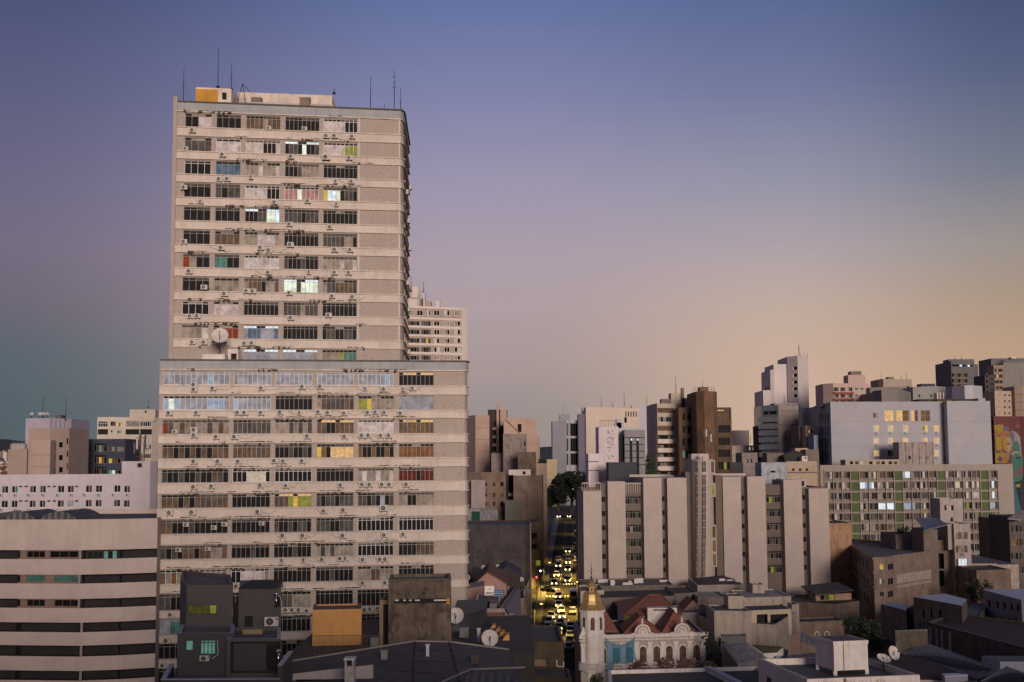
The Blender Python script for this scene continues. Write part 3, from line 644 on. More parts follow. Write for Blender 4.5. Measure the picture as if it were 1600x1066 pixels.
# ------------------------------------------------------------------ lilac hotel-like block
lil = mat('lilac_render', (.47,.43,.47), .85, .08, .12, .3, 5, .06, stain_amt=.08)
LB = Bld('lilac_block', 'pale lilac building with paired small windows behind the car park', 'building', [(-60,229),(191,231)], 743.5, 16, lil, par=.4, coping=mat('coping_dark'))
px = lambda v: v/4.635
cols = [(px(a), px(b)) for a, b in ((-60,-12),(12,60),(85,130),(215,262),(288,332),(418,466),(488,536),(620,668),(692,740),(825,873))]
rows = [(600+px(a), 600+px(b)) for a, b in ((736,788),(841,893),(945,997),(1050,1100))]
LB.grid(0, cols, rows, 100, 760, pats=lambda r, c: {(1,6): 'cc', (0,6): 'dg', (0,2): 'dt'}.get((r, c), random.choice(('dd','dd','dg','gd'))), n=2, fk='W', rev=.22, fw=.07, sill=.08)
mb = MB(); vm = mat('vent_maroon', (.06,.03,.03), .8)
for r in (743, 848, 952):
    for x in (151, 191, 354, 394, 556): q, z = LB.pix(0, px(x), 600+px(r)); LB.fbox(mb, 0, q-.27, q+.27, z-.15, z+.15, 0, .05, vm)
mb.build('wall_vent', LB.root)
LB2 = wing(LB, [(190.5,229.5),(235,230.2),(246,232)], 721, 12, par=.4, part='tower_wall', coping=mat('coping_dark'))
LB2.grid(0, [(px(898), px(944))], rows, 210, 760, pat='dg', n=2, fk='W', rev=.22, fw=.07, sill=.08)
LB2.hole(0, LB2.pix(0, px(995), 726)[0], LB2.pix(0, px(1028), 726)[0], LB2.pix(0, 210, 730.5)[1], LB2.pix(0, 210, 724)[1], .3, darkm); LB2.finish(); LB.finish()
for r, y in enumerate((803, 912)):
    for c, x in enumerate((10, 112, 208, 312, 418, 517, 612, 716, 820, 922)):
        if r == 1 and c > 5: continue
        w_ = 'tower' if c == 9 else 'wall'
        bb = LB2 if c == 9 else LB
        place_ac(bb, 0, px(x), 600+px(y), 'air conditioner under the %s window from the left, %s row, pale lilac building' % (ORD[c+1] if c else 'second', ('top','second')[r]) if c else 'air conditioner at the photo\'s left edge, %s row of the pale lilac building' % ('top','second')[r], .7, .9, 'air conditioners on the lilac building', .05)
# mobile phone mast
def phone_mast(px_, y0, y1, D, label, n=5, h=1.6):
    a = P(px_, y1, D); b = P(px_, y0, D); root = empty('phone_mast', a, label, 'phone mast'); m = mat('mast_brown', (.1,.075,.065), .7, .2, 0, 1, 0, 0); w = mat('dish_white')
    mb = MB(); mb.tube(a, (a.x, a.y, b.z), .16, m); mb.tube(a+Vector((.7,0,0)), (a.x+.7, a.y, b.z-1), .12, m)
    for k in range(4): z = a.z+(b.z-a.z)*(.2+.22*k); mb.tube((a.x-.9,a.y,z), (a.x+1.4,a.y,z), .06, m)
    mb.build('pole', root); mb = MB()
    rr = random.Random(int(px_))
    for k in range(n): x = a.x-1+2.4*k/max(n-1,1); z = b.z-h-rr.uniform(0, 2.2); mb.box(x-.15, x+.15, a.y-.4, a.y-.15, z, z+h, w if k % 2 else m)
    mb.build('panel_antenna', root); return root
phone_mast(219, 678, 722, 233, 'brown phone mast with panel antennas on the lilac building tower', 6, 2)
# ------------------------------------------------------------------ brown-beige towers far left
bb_ = mat('rose_beige_wall', (.36,.275,.24), .85, .12, .15, .2, 3, .05); lv = mat('lavender_wall', (.36,.33,.41), .85, .1, .1, .2, 3, .05)
q = lambda x: x/4.635
BT = Bld('apartment_tower', 'rose-beige stepped apartment tower behind the lilac building', 'apartment building', [(q(210),300),(q(362),298),(q(503),303)], 600+q(322), 14, bb_, par=.4)
for y in (395, 487, 575): BT.win(1, (q(484), 600+q(y), q(498), 600+q(y+42)), 'd', 1, 'k')
for y in (422, 515, 603): BT.win(1, (q(428), 600+q(y), q(457), 600+q(y+38)), 'd', 1, 'k')
for y in (422, 515, 605): BT.win(1, (q(372), 600+q(y), q(404), 600+q(y+58)), 'gd', 2, 'g')
BT.finish(); v = wing(BT, [(q(226),295),(q(366),295)], 600+q(408), 3, par=.3, part='stair_wall'); 
mb = MB()
for y in (515, 600):
    s_, z = v.pix(0, 60, 600+q(y)); v.fbox(mb, 0, 0, v.fr(0)[3], z-.04, z+.04, 0, .03, mat('joint_dark', (.15,.11,.1), .9))
mb.build('joint', v.root); v.finish()
BL = Bld('apartment_wing', 'low rose-beige block with round water tanks on its roof, far left', 'apartment building', [(q(58),305),(q(196),303)], 600+q(474), 10, bb_, par=.4); BL.finish()
for k, x in enumerate((106, 133, 160)):
    p = P(q(x), 600+q(470), 306); mb = MB(); mb.lathe(p-Vector((0,0,.6)), [(.95,0),(1.05,.9),(1.05,1.7),(.5,2.0),(0.01,2.0)], mat('tank_grey', (.3,.28,.27), .7), 14)
    tag(mb.build('water_tank', loc=p), '%s round water tank on the low rose-beige roof' % ('left-hand','middle','right-hand')[k], 'water tank', 'round tanks on the rose-beige roof')
LV = Bld('lavender_tower', 'lavender tower with small dishes on its roof behind the rose-beige tower', 'tower', [(q(187),318),(q(357),316),(q(517),322)], 600+q(250), 14, lv, par=.3)
mb = MB()
for k in range(5):
    s_ = LV.fr(1)[3]*(k+.5)/5; LV.fbox(mb, 1, s_-.06, s_+.06, 0, LV.ztop, 0, .04, mat('joint_dark'))
mb.build('joint', LV.root); LV.finish()
wb = wing(LV, [(q(402),320),(q(445),320)], 600+q(226), 3, darkm if False else mat('coping_dark'), base=LV.ztop-1, part='vent_box', par=.1); wb.finish()
for k, x in enumerate((228, 288, 315, 343)): dish(P(q(x), 600+q(246), 319), .45, .3*k, .5, '%s small dish on the lavender tower roof' % ORD[k].capitalize().lower(), group='small dishes on the lavender roof', stand=1.0)
antenna(q(310), 618, 653, 320, 'left-hand tall antenna on the lavender tower roof', 0, .08); antenna(q(475), 621, 656, 320, 'right-hand tall antenna on the lavender tower roof', 0, .08)
nav = mat('navy_wall', (.045,.052,.085), .85, .15, 0, .3, 2)
NB = Bld('navy_building', 'dark navy building with a few lit windows between the beige tower and cream flats', 'building', [(q(515),330),(q(640),328),(q(668),332),(q(908),330)], 600+q(400), 14, nav, par=.4)
for y in (455, 540, 625):
    NB.win(0, (q(568), 600+q(y), q(612), 600+q(y+34)), 'gd', 2, 'W', fw=.1); NB.win(2, (q(785), 600+q(y), q(832), 600+q(y+34)), {455:'gv',540:'yo',625:'Tl'}[y], 2, 'g'); NB.win(2, (q(848), 600+q(y), q(894), 600+q(y+34)), {455:'vv',540:'dn',625:'dd'}[y], 2, 'g')
    NB.win(2, (q(680), 600+q(y-28), q(768), 600+q(y+36)), {455:'dgTgd',540:'dnyod',625:'ddgdd'}[y], 5, 'g', .7)
NB.finish()
crm = mat('cream_flats', (.52,.46,.4), .85, .12, .15, .3, 3, .05)
CF = Bld('cream_flats', 'cream apartment block with dark recessed balconies, just left of the office block', 'apartment building', [(q(705),345),(q(1103),350),(q(1160),352)], 600+q(240), 14, crm, par=.4)
CF.win(0, (q(712), 600+q(270), q(782), 600+q(312)), 'dgdd', 4, 'W', .6, fw=.1); CF.win(0, (q(800), 600+q(272), q(838), 600+q(305)), 'dg', 2, 'g'); CF.win(0, (q(845), 600+q(280), q(888), 600+q(308)), 'YnY', 3, 'g')
CF.win(0, (q(912), 600+q(268), q(1008), 600+q(310)), 'vvvv', 2, 'b'); CF.win(0, (q(1015), 600+q(272), q(1096), 600+q(308)), 'dgdddg', 6, 'W', fw=.1)
for a, b_ in ((707,782),(910,1009),(1016,1100)):
    s0, s1, z0, z1_ = CF.rect(0, (q(a), 600+q(328), q(b_), 600+q(367))); CF.hole(0, s0, s1, z0, z1_, 1.2, darkm)
CF.win(0, (q(848), 600+q(335), q(885), 600+q(362)), 'gc', 2, 'W', fw=.1); CF.win(0, (q(803), 600+q(335), q(815), 600+q(352)), 'd', 1, 'g')
for y in (440, 505): CF.win(0, (q(1045), 600+q(y), q(1096), 600+q(y+35)), 'gdgd', 4, 'W', fw=.1)
CF.finish(); v = wing(CF, [(q(940),348),(q(1125),350)], 600+q(185), 8, base=CF.ztop-1, part='penthouse', par=.3)
v.win(0, (q(1048), 600+q(178+16), q(1062), 600+q(210)), 'd', 1, 'k'); v.finish()
antenna(q(1075), 624, 637, 350, 'short antenna on the cream penthouse left of the office block', 0, .06)
# ------------------------------------------------------------------ foreground dark house
dk = mat('charcoal_render', (.065,.062,.062), .8, .10, .08, .5, 5, .08, stain_amt=.1); dkb = mat('charcoal_blue_render', (.045,.047,.056), .8, .12, .1, .5, 5, .08)
cp = mat('metal_coping', (.28,.29,.36), .45, .15, .2, 1, 3, 0)
z = lambda a: 880+a/5.73
x_ = lambda a: 230+a/5.73
DH = Bld('dark_house', 'charcoal stepped house with an olive-lit strip window, in front of the office block', 'house', [(x_(297),104.5),(x_(355),100),(x_(770),100)], z(150), 9, dk, par=.3, ddir=(-.24,1), coping=mat('coping_dark'))
DH.win(1, (x_(357), z(372), x_(622), z(460)), 'qqqk', 4, 'k', rev=.15, fw=.07)
DH.finish()
V2 = wing(DH, [(x_(818),100.6),(x_(1200),100.6)], z(228), 7, dk, par=0, part='rear_wall', ddir=(-.19,1))
V2.hole(0, V2.pix(0, x_(872), z(480))[0], V2.pix(0, x_(945), z(480))[0], V2.pix(0, x_(900), z(570))[1], V2.pix(0, x_(900), z(476))[1], .5, darkm)
V2.hole(0, V2.pix(0, x_(1145), z(300))[0], V2.pix(0, x_(1188), z(300))[0], V2.pix(0, x_(1160), z(390))[1], V2.pix(0, x_(1160), z(290))[1], .5, darkm); V2.finish()
mb = MB(); a = P(x_(835), z(228), 100.6); b_ = P(x_(1135), z(232), 100.6); h = P(x_(840), z(155), 104).z
mb.face([(a.x-.2,100.4,a.z), (b_.x+.2,100.4,a.z), (b_.x,104.5,h), (a.x+.1,104.5,h)], mat('black_roof', (.02,.018,.018), .9, .4, 0, 1, 4, .4)); mb.face([(a.x-.2,100.4,a.z),(a.x+.1,104.5,h),(a.x+.1,104.5,a.z)], dk); mb.face([(b_.x+.2,100.4,a.z),(b_.x,104.5,a.z),(b_.x,104.5,h)], dk); mb.build('lean_to_roof', DH.root)
V3 = wing(DH, [(x_(768),101.5),(x_(822),101.5)], z(405), 4, mat('black_wall', (.01,.01,.01), .9), par=0, part='gap_wall', ddir=(-.2,1)); V3.finish()
# middle volume
M1 = wing(DH, [(x_(270),95),(x_(780),95)], z(628), 5, dkb, par=.25, ddir=(-.21,1), coping=cp, part='middle_wall', roof=mat('roof_brown_grey', (.12,.1,.1), .9, .3, 0, .5, 3))
M1.win(0, (x_(343), z(690), x_(412), z(785)), 'T', 1, 'k', rev=.1, fw=.06); M1.win(0, (x_(473), z(687), x_(612), z(820)), 'TgTTdT', 4, 'k', transom=.82, tp='T', rev=.1, fw=.07)
M1.finish()
M2 = wing(DH, [(x_(712),93.6),(x_(1196),93.6)], z(680), 6.5, dk, par=.25, ddir=(-.18,1), coping=cp, part='porch_wall', roof=mat('roof_brown_grey'))
M2.hole(0, M2.pix(0, x_(748), z(705))[0], M2.pix(0, x_(1190), z(705))[0], M2.pix(0, x_(900), z(985))[1], M2.pix(0, x_(900), z(705))[1], 1.0, dkb)
M2.finish()
mb = MB(); s0, z1_ = M2.pix(0, x_(1045), z(740)); s1, z0_ = M2.pix(0, x_(1190), z(975)); M2.fbox(mb, 0, s0, s1, z0_, z1_, -1.05, -.9, mat('black_wall')); mb.build('door', DH.root)
# terrace with parapets
tz = P(x_(300), z(1040), 88.5).z; mb = MB(); A = P(x_(150), z(1045), 88.5); B = P(x_(1192), z(1015), 88.5); C = P(x_(245), z(868), 94.8); D_ = Vector((P(x_(1196), z(900), 93.6).x+.3, 94.8, 0))
def wallseg(mb, a, b, z0, z1, t, m, mc):
    a = Vector((a[0],a[1])); b = Vector((b[0],b[1])); u = (b-a).normalized(); n = Vector((u.y,-u.x))*t/2
    f = lambda p, s, zz: (p.x+n.x*s, p.y+n.y*s, zz)
    mb.hexa([f(a,1,z0),f(b,1,z0),f(b,-1,z0),f(a,-1,z0)], [f(a,1,z1),f(b,1,z1),f(b,-1,z1),f(a,-1,z1)], m)
    mb.hexa([f(a,1.15,z1+.003),f(b,1.15,z1+.003),f(b,-1.15,z1+.003),f(a,-1.15,z1+.003)], [f(a,1.15,z1+.07),f(b,1.15,z1+.07),f(b,-1.15,z1+.07),f(a,-1.15,z1+.07)], mc)
wallseg(mb, (A.x,88.5), (B.x,88.5), 0, A.z, .3, dkb, cp); wallseg(mb, (C.x-.3,95.2), (A.x,88.35), 0, A.z+.002, .3, dkb, cp); wallseg(mb, (B.x,88.35), (D_.x+.2,94.8), 0, A.z+.9, .3, dkb, cp)
mb.face([(A.x,88.5,A.z-.75),(B.x,88.5,A.z-.75),(D_.x,95,A.z-.75),(C.x,95,A.z-.75)], mat('terrace_floor', (.13,.115,.11), .85, .2, 0, .6, 3)); mb.build('terrace', DH.root)
mb = MB(); s0, z1_ = M1.pix(0, x_(872), z(600)); p = P(x_(940), z(670), 98); mb.box(p.x-.75, p.x+.75, 98, 98.8, p.z-.1, p.z+.62, mat('crate_tan', (.3,.22,.13), .85, .3)); tag(mb.build('roof_hatch', loc=p), 'tan hatch box on the flat roof of the charcoal house', 'roof hatch')
rr_ = place_ac(V2, 0, x_(1122), z(517), 'large white air conditioner on the charcoal house wall', 1.15, 1.08, None, .05)
place_ac(V3, 0, x_(806), z(205), 'white air conditioner in the gap on top of the charcoal house', .55, 1, None, .05)
place_ac(M1, 0, x_(522), z(848), 'low air conditioner below the teal window of the charcoal house', .65, 1.3, None, .05)
chrome = mat('chrome', (.6,.6,.62), .25, .1, 0, 1, 0, 0, metal=1.0)
def cowl(px_, py, D, label):
    p = P(px_, py, D); mb = MB(); mb.tube(p-Vector((0,0,.9)), p, .06, chrome, n=10); mb.lathe(p, [(.02,.24),(.13,.2),(.18,.11),(.13,.02),(.06,0)], chrome, 14); tag(mb.build('chimney_cowl', loc=p, smooth=True), label, 'chimney cowl')
cowl(x_(1175), z(800), 91.5, 'round chrome vent cowl on the terrace wall of the charcoal house'); cowl(x_(1155), z(288), 99.6, 'round chrome vent cowl at the upper right corner of the charcoal house')
mb = MB(); pts = [(1155,283),(1190,300),(1202,340),(1202,400)]
for a, b_ in zip(pts, pts[1:]): mb.tube(P(x_(a[0]), z(a[1]), 99.8), P(x_(b_[0]), z(b_[1]), 99.8), .028, mat('pipe_white', (.5,.5,.52), .5))
for a, b_ in (((630,690),(634,820)),((634,820),(580,855)),((1150,560),(1150,600)),((1150,600),(1215,615)),((1215,615),(1215,660))): mb.tube(P(x_(a[0]), z(a[1]), 94.7 if a[0] < 700 else 99.9), P(x_(b_[0]), z(b_[1]), 94.7 if a[0] < 700 else 99.9), .024, mat('pipe_white'))
mb.build('pipe', DH.root)
# ------------------------------------------------------------------ podium terrace behind: orange box, brown concrete box, railings
tdark = mat('dark_deck', (.05,.043,.043), .9, .3, 0, .6, 2, .2)
POD = Bld('podium_block', 'dark podium with a flat roof deck at the foot of the office block', 'podium', [(436,118),(835,122)], 1003, 30, mat('black_concrete', (.03,.027,.027), .9, .3, .2), ztop=22.0, par=0, roof=tdark); POD.finish()
orw = mat('orange_render', (.52,.27,.09), .85, .1, .15, .5, 5, .08, stain_amt=.15)
OB = Bld('orange_box', 'flat orange-painted rooftop room in front of the office block', 'rooftop room', [(488.5,128),(565,128.6)], 953, 5, orw, base=POD.ztop-.5, par=.15, ddir=(-.13,1), coping=mat('coping_dark')); OB.finish()
bc_ = mat('brown_concrete', (.14,.105,.08), .9, .3, .9, .6, 5, .25, stain=(.022,.018,.016), stain_amt=.95)
CB = Bld('concrete_tower_box', 'stained brown concrete lift-house with a dark slot, in front of the office block', 'lift-house', [(607,124),(705,124.6)], 906, 6, bc_, base=POD.ztop-.5, par=.3, ddir=(-.06,1))
s0, z1_ = CB.pix(0, 616, 936.5); s1, z0_ = CB.pix(0, 700, 942); CB.hole(0, s0, s1, z0_, z1_, .5, darkm)
CB.finish()
mb = MB(); s0, z0_ = CB.pix(0, 607, 941.5)
for a, b_ in ((617,623),(630,634),(639,643),(648,656),(678,698)):
    s0 = CB.pix(0, a, 937)[0]; s1 = CB.pix(0, b_, 937)[0]; zz = CB.pix(0, a, 938.4)[1]; CB.fbox(mb, 0, s0, s1, zz-.05, zz+.08, -.1, .05, mat('white_paint_worn'))
s0 = CB.pix(0, 697.5, 937)[0]; zz = CB.pix(0, 698, 939)[1]; CB.fbox(mb, 0, s0, s0+.3, zz-.3, zz+.25, -.1, .06, ochre); mb.build('slot_bits', CB.root)  # white bits and an ochre one along the slot
mb = MB(); CB.fbox(mb, 0, -.02, CB.fr(0)[3]+.02, CB.ztop-.12, CB.ztop+.06, -.4, .12, mat('coping_dark')); mb.build('coping', CB.root)
SB = wing(CB, [(593,126),(607,126)], 938, 5, mat('beige_brown_wall', (.22,.16,.11), .9, .2, .4), base=POD.ztop-.5, par=.2, part='annex_wall'); SB.hole(0, .35, .8, POD.ztop-.3, SB.ztop-.4, .3, darkm); SB.finish()
mb = MB(); rl = mat('rail_rust', (.09,.06,.05), .8)
for k in range(32):
    p = P(492+k*3.4, 1022, 121.2); t_ = P(492+k*3.4, 982, 121.2); mb.box(p.x-.022, p.x+.022, 121.2, 121.24, POD.ztop-.4, POD.ztop+1.9, rl)
a = P(490, 985, 121.2); b_ = P(600, 985, 121.2)
for zz in (POD.ztop+1.86, POD.ztop+.2): mb.box(a.x, b_.x, 121.19, 121.25, zz, zz+.05, rl)
tag(mb.build('railing', loc=a), 'thin rusty railing in front of the orange rooftop room', 'railing')
# black marquee with orange rim
mb = MB(); A = P(706, 974, 138); ztm = A.z; pts = []
for k in range(9):
    t = k/8*math.pi/2; pts.append((P(706,960,138).x+(P(757,960,138).x-A.x)*math.sin(t), 138+8*(1-math.cos(t))))
mk_ = mat('marquee_black', (.03,.03,.035), .6, .3)
poly = pts+[(pts[-1][0], 152), (pts[0][0], 152)]
zt_ = P(740, 955, 146).z; mb.prism(poly, zt_-1.4, zt_+.6, mk_); m1 = mb
tm = empty('marquee', (A.x, 145, zt_-2), 'black curved marquee roof with an orange fascia, right of the concrete lift-house', 'marquee')
mb.build('canopy', tm)
mb = MB(); pts2 = [(x, y-.15) for x, y in pts]; n_ = len(pts2)
for (a, b_), (c, d_) in zip(pts2, pts2[1:]):
    mb.hexa([(a,b_,zt_-2.2),(c,d_,zt_-2.2),(c,d_+.1,zt_-2.2),(a,b_+.1,zt_-2.2)], [(a,b_,zt_-1.38),(c,d_,zt_-1.38),(c,d_+.1,zt_-1.38),(a,b_+.1,zt_-1.38)], orw)
mb.build('fascia', tm)
MQ = wing(Bld.__new__(Bld), [(0,0)], 0, 0) if False else None
WQ = Bld('orange_wall', 'low orange wall under the black marquee', 'wall', [(709,139.5),(757,150)], 957.5, .4, orw, base=POD.ztop-2, par=0); WQ.finish()
dish(P(712, 974, 136), .85, -.1, .4, 'satellite dish beside the brown concrete lift-house', stand=.8); dish(P(765.5, 1012, 124), .8, .1, .3, 'pale satellite dish on the dark terrace near the street', stand=.9)
ta = empty('awning_row', P(790, 990, 138), 'stepped row of small orange awning ends on the dark terrace', 'awnings'); 
for k, (x, y) in enumerate(((768,984),(775,989.5),(782,994.5),(789,999.5))):
    p = P(x, y, 140-k*3); mb = MB(); mb.hexa([(p.x-.45,p.y,p.z-.35),(p.x+.45,p.y,p.z-.35),(p.x+.45,p.y+2,p.z-.35),(p.x-.45,p.y+2,p.z-.35)], [(p.x+.1,p.y,p.z+.45),(p.x+.45,p.y,p.z+.45),(p.x+.45,p.y+2,p.z+.45),(p.x+.1,p.y+2,p.z+.45)], orw); mb.build('awning', ta)
# ------------------------------------------------------------------ big dark roof in front
rf = mat('dark_fibre_roof', (.07,.058,.06), .85, .4, 0, .8, 9, .5, stain=(.15,.13,.13), stain_amt=.45)
BR = empty('warehouse', (P(640,1040,100).x, 100, 0), 'wide low building with a dark weathered roof and white gable wall, bottom of the photo', 'building')
far = [P(444,1036,108), P(648,1003,112), P(702,1004,113), P(795,1016,113)]
near = [P(446,1062,97), P(560,1110,86), P(800,1125,86), P(840,1110,88)]
mb = MB()
for k in range(3): mb.face([near[k], near[k+1], far[k+1], far[k]], rf)
for k in range(3): mb.face([far[k], far[k+1], (far[k+1].x, far[k+1].y, 15), (far[k].x, far[k].y, 15)], dkb)
mb.face([far[3], near[3], (near[3].x, near[3].y, 15), (far[3].x, far[3].y, 15)], dkb)
mb.build('roof', BR)
mb = MB(); wr = mat('roof_edge_light', (.26,.22,.21), .8, .2, .2)
for a, b_ in zip(far, far[1:]): mb.hexa([a, b_, b_+Vector((0,.3,0)), a+Vector((0,.3,0))], [a+Vector((0,0,.12)), b_+Vector((0,0,.12)), b_+Vector((0,.3,.12)), a+Vector((0,.3,.12))], wr)
mb.build('edge_capping', BR)
mb = MB(); rj = mat('roof_joint', (.025,.02,.02), .9)
for t in (.35, .72):
    a = far[1].lerp(far[2], 1) if t > .5 else far[1]; b_ = near[1].lerp(near[2], t); 
    for s_ in (0,): mb.tube(a+Vector((0,0,.03)), b_+Vector((0,0,.03)), .06, rj)
for k in range(5):
    f = .15+.17*k
    for i in (0, 1):
        a = far[i].lerp(near[i], f); b_ = far[i+1].lerp(near[i+1], f); mb.tube(a+Vector((0,0,.01)), b_+Vector((0,0,.01)), .03, rj, n=4)
mb.build('roof_seam', BR)
gw = mat('white_gable', (.42,.38,.38), .85, .12, .2); mb = MB(); a = near[0]; b_ = P(560,1075,93)
gA = P(446,1053,96.9); gB = P(545,1034,98); mb.face([(gA.x,96.5,10),(gB.x+2,96.5,10),(gB.x+2,96.5,gB.z),(gA.x,96.5,gA.z)], gw)
mb.build('gable_wall', BR); mb = MB(); p0 = P(462,1062,96.4); p1 = P(536,1075,96.4); mb.box(p0.x, p1.x, 96.3, 96.45, p1.z, p0.z, G('d')); mb.build('window', BR)
# chimney
mott = mat('mottled_whitewash', (.5,.46,.45), .9, .2, .3, 2, 6, .2, stain=(.07,.05,.04), stain_amt=.9); p0 = P(538.5,1029,92); p1 = P(553,1029,92); mb = MB(); m_ = mott
zc = p0.z; mb.box(p0.x, p1.x, 92, 93, zc-8, zc-.55, m_)
for xx in (p0.x, p1.x-.14): mb.box(xx, xx+.14, 92, 93, zc-.55, zc-.12, m_)
mb.box(p0.x-.06, p1.x+.06, 91.95, 93.05, zc-.12, zc, mat('white_paint_worn')); mb.box(p0.x+.14, p1.x-.14, 92.4, 92.9, zc-.55, zc-.12, darkm)
tag(mb.build('chimney', loc=p0), 'mottled whitewashed chimney rising beside the dark weathered roof', 'chimney')
# striped roof bottom centre
st = corr('striped_black_roof', (.09,.08,.08), .55, 'X', dark=.9); mb = MB(); a, b_, c, d_ = P(735,1046,90), P(800,1056,86), P(860,1110,78), P(690,1110,80)
SR = empty('ribbed_roof_shed', P(760,1070,84), 'black ribbed metal roof at the bottom edge, right of the dark weathered roof', 'shed'); mb.face([d_, c, b_, a], st); mb.build('roof', SR)
mb = MB(); mb.tube(P(690,1066,84.5), a, .07, wr); mb.tube(a, P(820,1043,95), .07, wr); mb.build('edge_strip', SR)
# brown building by the street
BBm = mat('umber_concrete', (.075,.055,.035), .9, .3, .6, .5, 5, .2, stain_amt=.7)
UB = Bld('umber_building', 'low umber concrete building with a pinkish patch and white pipes beside the street', 'building', [(797,142),(881,140)], 1000, 14, BBm, par=.3)
mb = MB(); s0, s1, z0_, z1_ = UB.rect(0, (831,1030,853,1046)); UB.fbox(mb, 0, s0, s1, z0_, z1_, 0, .04, mat('pink_patch', (.2,.13,.1), .9)); mb.build('patch', UB.root)
mb = MB()
for pl in (((821,1028),(821.5,1047)),((821.5,1047),(815,1049)),((870.5,1031),(870,1040)),((870,1040),(874,1042)),((881,1034),(881,1042)),((881,1042),(872,1041))):
    a = UB.pt(0, *UB.pix(0, *pl[0]), .1); b_ = UB.pt(0, *UB.pix(0, *pl[1]), .1); mb.tube(a, b_, .06, mat('pipe_white'))
mb.build('pipe', UB.root); UB.finish()
mb = MB(); a = P(792,1000,144); UBl = wing(UB, [(810,136),(893,133)], 1053, 6, BBm, par=.2, part='low_wall'); UBl.finish()
wl = Bld('black_side_wall', 'black narrow wall left of the umber building', 'wall', [(786,146),(798,143)], 1000, 3, mat('black_wall'), par=.2, coping=wr); wl.finish()

rcl = random.Random(77); k_ = 0
for (x, y, D_, w_, h_, nm, lb, mt_) in ((600,1026,104,.5,.5,'roof_vent','small square metal vent on the dark weathered roof, left of its ridge',wr),(668,1022,106,.25,.8,'roof_pipe','short upright pipe on the dark weathered roof near its ridge',mat('pipe_white')),(742,1030,104,.6,.35,'roof_vent','low vent box on the right part of the dark weathered roof',rf),
   (585,1012,120,.7,.9,'roof_box','grey box between the railing and the concrete lift-house',mat('old_metal', (.16,.15,.15), .7, .3)),(725,990,130,.9,.6,'roof_box','dark box on the terrace right of the concrete lift-house',mat('old_metal')),(748,996,128,.3,.9,'roof_pipe','short vent pipe on the dark terrace left of the pale dish',mat('pipe_white'))):
    p = P(x, y, D_); mb = MB(); z_ = p.z-.4
    mb.box(p.x-w_/2, p.x+w_/2, D_, D_+w_, z_, z_+h_+.3, mt_); mb.box(p.x-w_/2-.06, p.x+w_/2+.06, D_-.06, D_+w_+.06, z_+h_+.302, z_+h_+.38, mt_); tag(mb.build(nm, loc=(p.x,D_,z_)), lb, nm.replace('_',' '))
# ------------------------------------------------------------------ flats tower behind the office slab (right of it)
sand = mat('sand_flats', (.36,.28,.235), .85, .12, .1, .4, 3, .05); wht = mat('pale_band', (.6,.53,.5), .85, .08, .15, .4, 3, .05)
rx = lambda v: 620+v*.17834; ry = lambda v: 430+v*.17834
RB = Bld('residential_tower', 'brown and white banded apartment tower peeking out right of the tall slab', 'apartment building', [(600,236),(rx(565),242),(rx(612),243)], ry(265), 14, sand, par=.3, coping=mat('coping_dark'), ddir=(-.07,1))
RB.hole  # windows
rws = [(305,358),(400,448),(475,525),(550,600),(628,678),(703,745),(780,825),(855,900)]
for r, (a, b) in enumerate(rws):
    for c, (x0, x1) in enumerate(((105,155),(175,232),(265,300),(325,378),(415,467),(505,560))):
        if r and c < 2: RB.win(0, (rx(100 if c == 0 else 215), ry(a), rx(200 if c == 0 else 298), ry(b)), ['gdgd','gggd','gddg','ggyg'][min(r, 3) if c else 0] if r < 4 else 'gddg', 4, 'g', rev=.15, fw=.06); continue
        if r and c == 2: continue
        RB.win(0, (rx(x0), ry(a), rx(x1), ry(b)), random.choice(('vv','dd','wd','dw','vd')), 2, 'W', rev=.12, fw=.1)
mb = MB()
for a, b in ((283,302),(378,398),(452,472),(528,547),(603,624),(680,700),(756,776),(832,852)):
    z1_ = RB.pix(0, 700, ry(a))[1]; z0_ = RB.pix(0, 700, ry(b))[1]; RB.fbox(mb, 0, 0, RB.fr(0)[3], z0_, z1_, 0, .12, wht)
RB.fbox(mb, 1, 0, RB.fr(1)[3], 0, RB.ztop+.3, 0, .1, wht); mb.build('white_band', RB.root)
v = wing(RB, [(600,244),(rx(240),244.5)], ry(205), 5, wht, base=RB.ztop-1, part='penthouse', par=.2); v.finish()
v = wing(RB, [(rx(232),240),(rx(245),240.1)], ry(150), 3, wht, base=RB.ztop-1, part='chimney', par=.05); v.finish()
v = wing(RB, [(rx(250),241),(rx(300),241.1)], ry(228), 3, sand, base=RB.ztop-1, part='rooftop_room', par=.1); v.finish()
v = wing(RB, [(rx(345),241),(rx(376),241.1)], ry(225), 2, wht, base=RB.ztop-1, part='vent_box', par=.1); v.finish()
RB.finish()
p = P(rx(155), ry(125), 245); mb = MB(); mb.lathe(p-Vector((0,0,1.8)), [(1.0,0),(1.1,1.6),(.8,2.3),(.01,2.5)], wht, 14); tag(mb.build('water_tank', loc=p), 'round pale tank on the banded apartment tower', 'water tank')
antenna(rx(125), ry(10), ry(140), 244, 'left antenna on the banded apartment tower', 0, .06); antenna(rx(235), ry(60), ry(150), 241, 'right antenna on the banded apartment tower chimney', 0, .06)
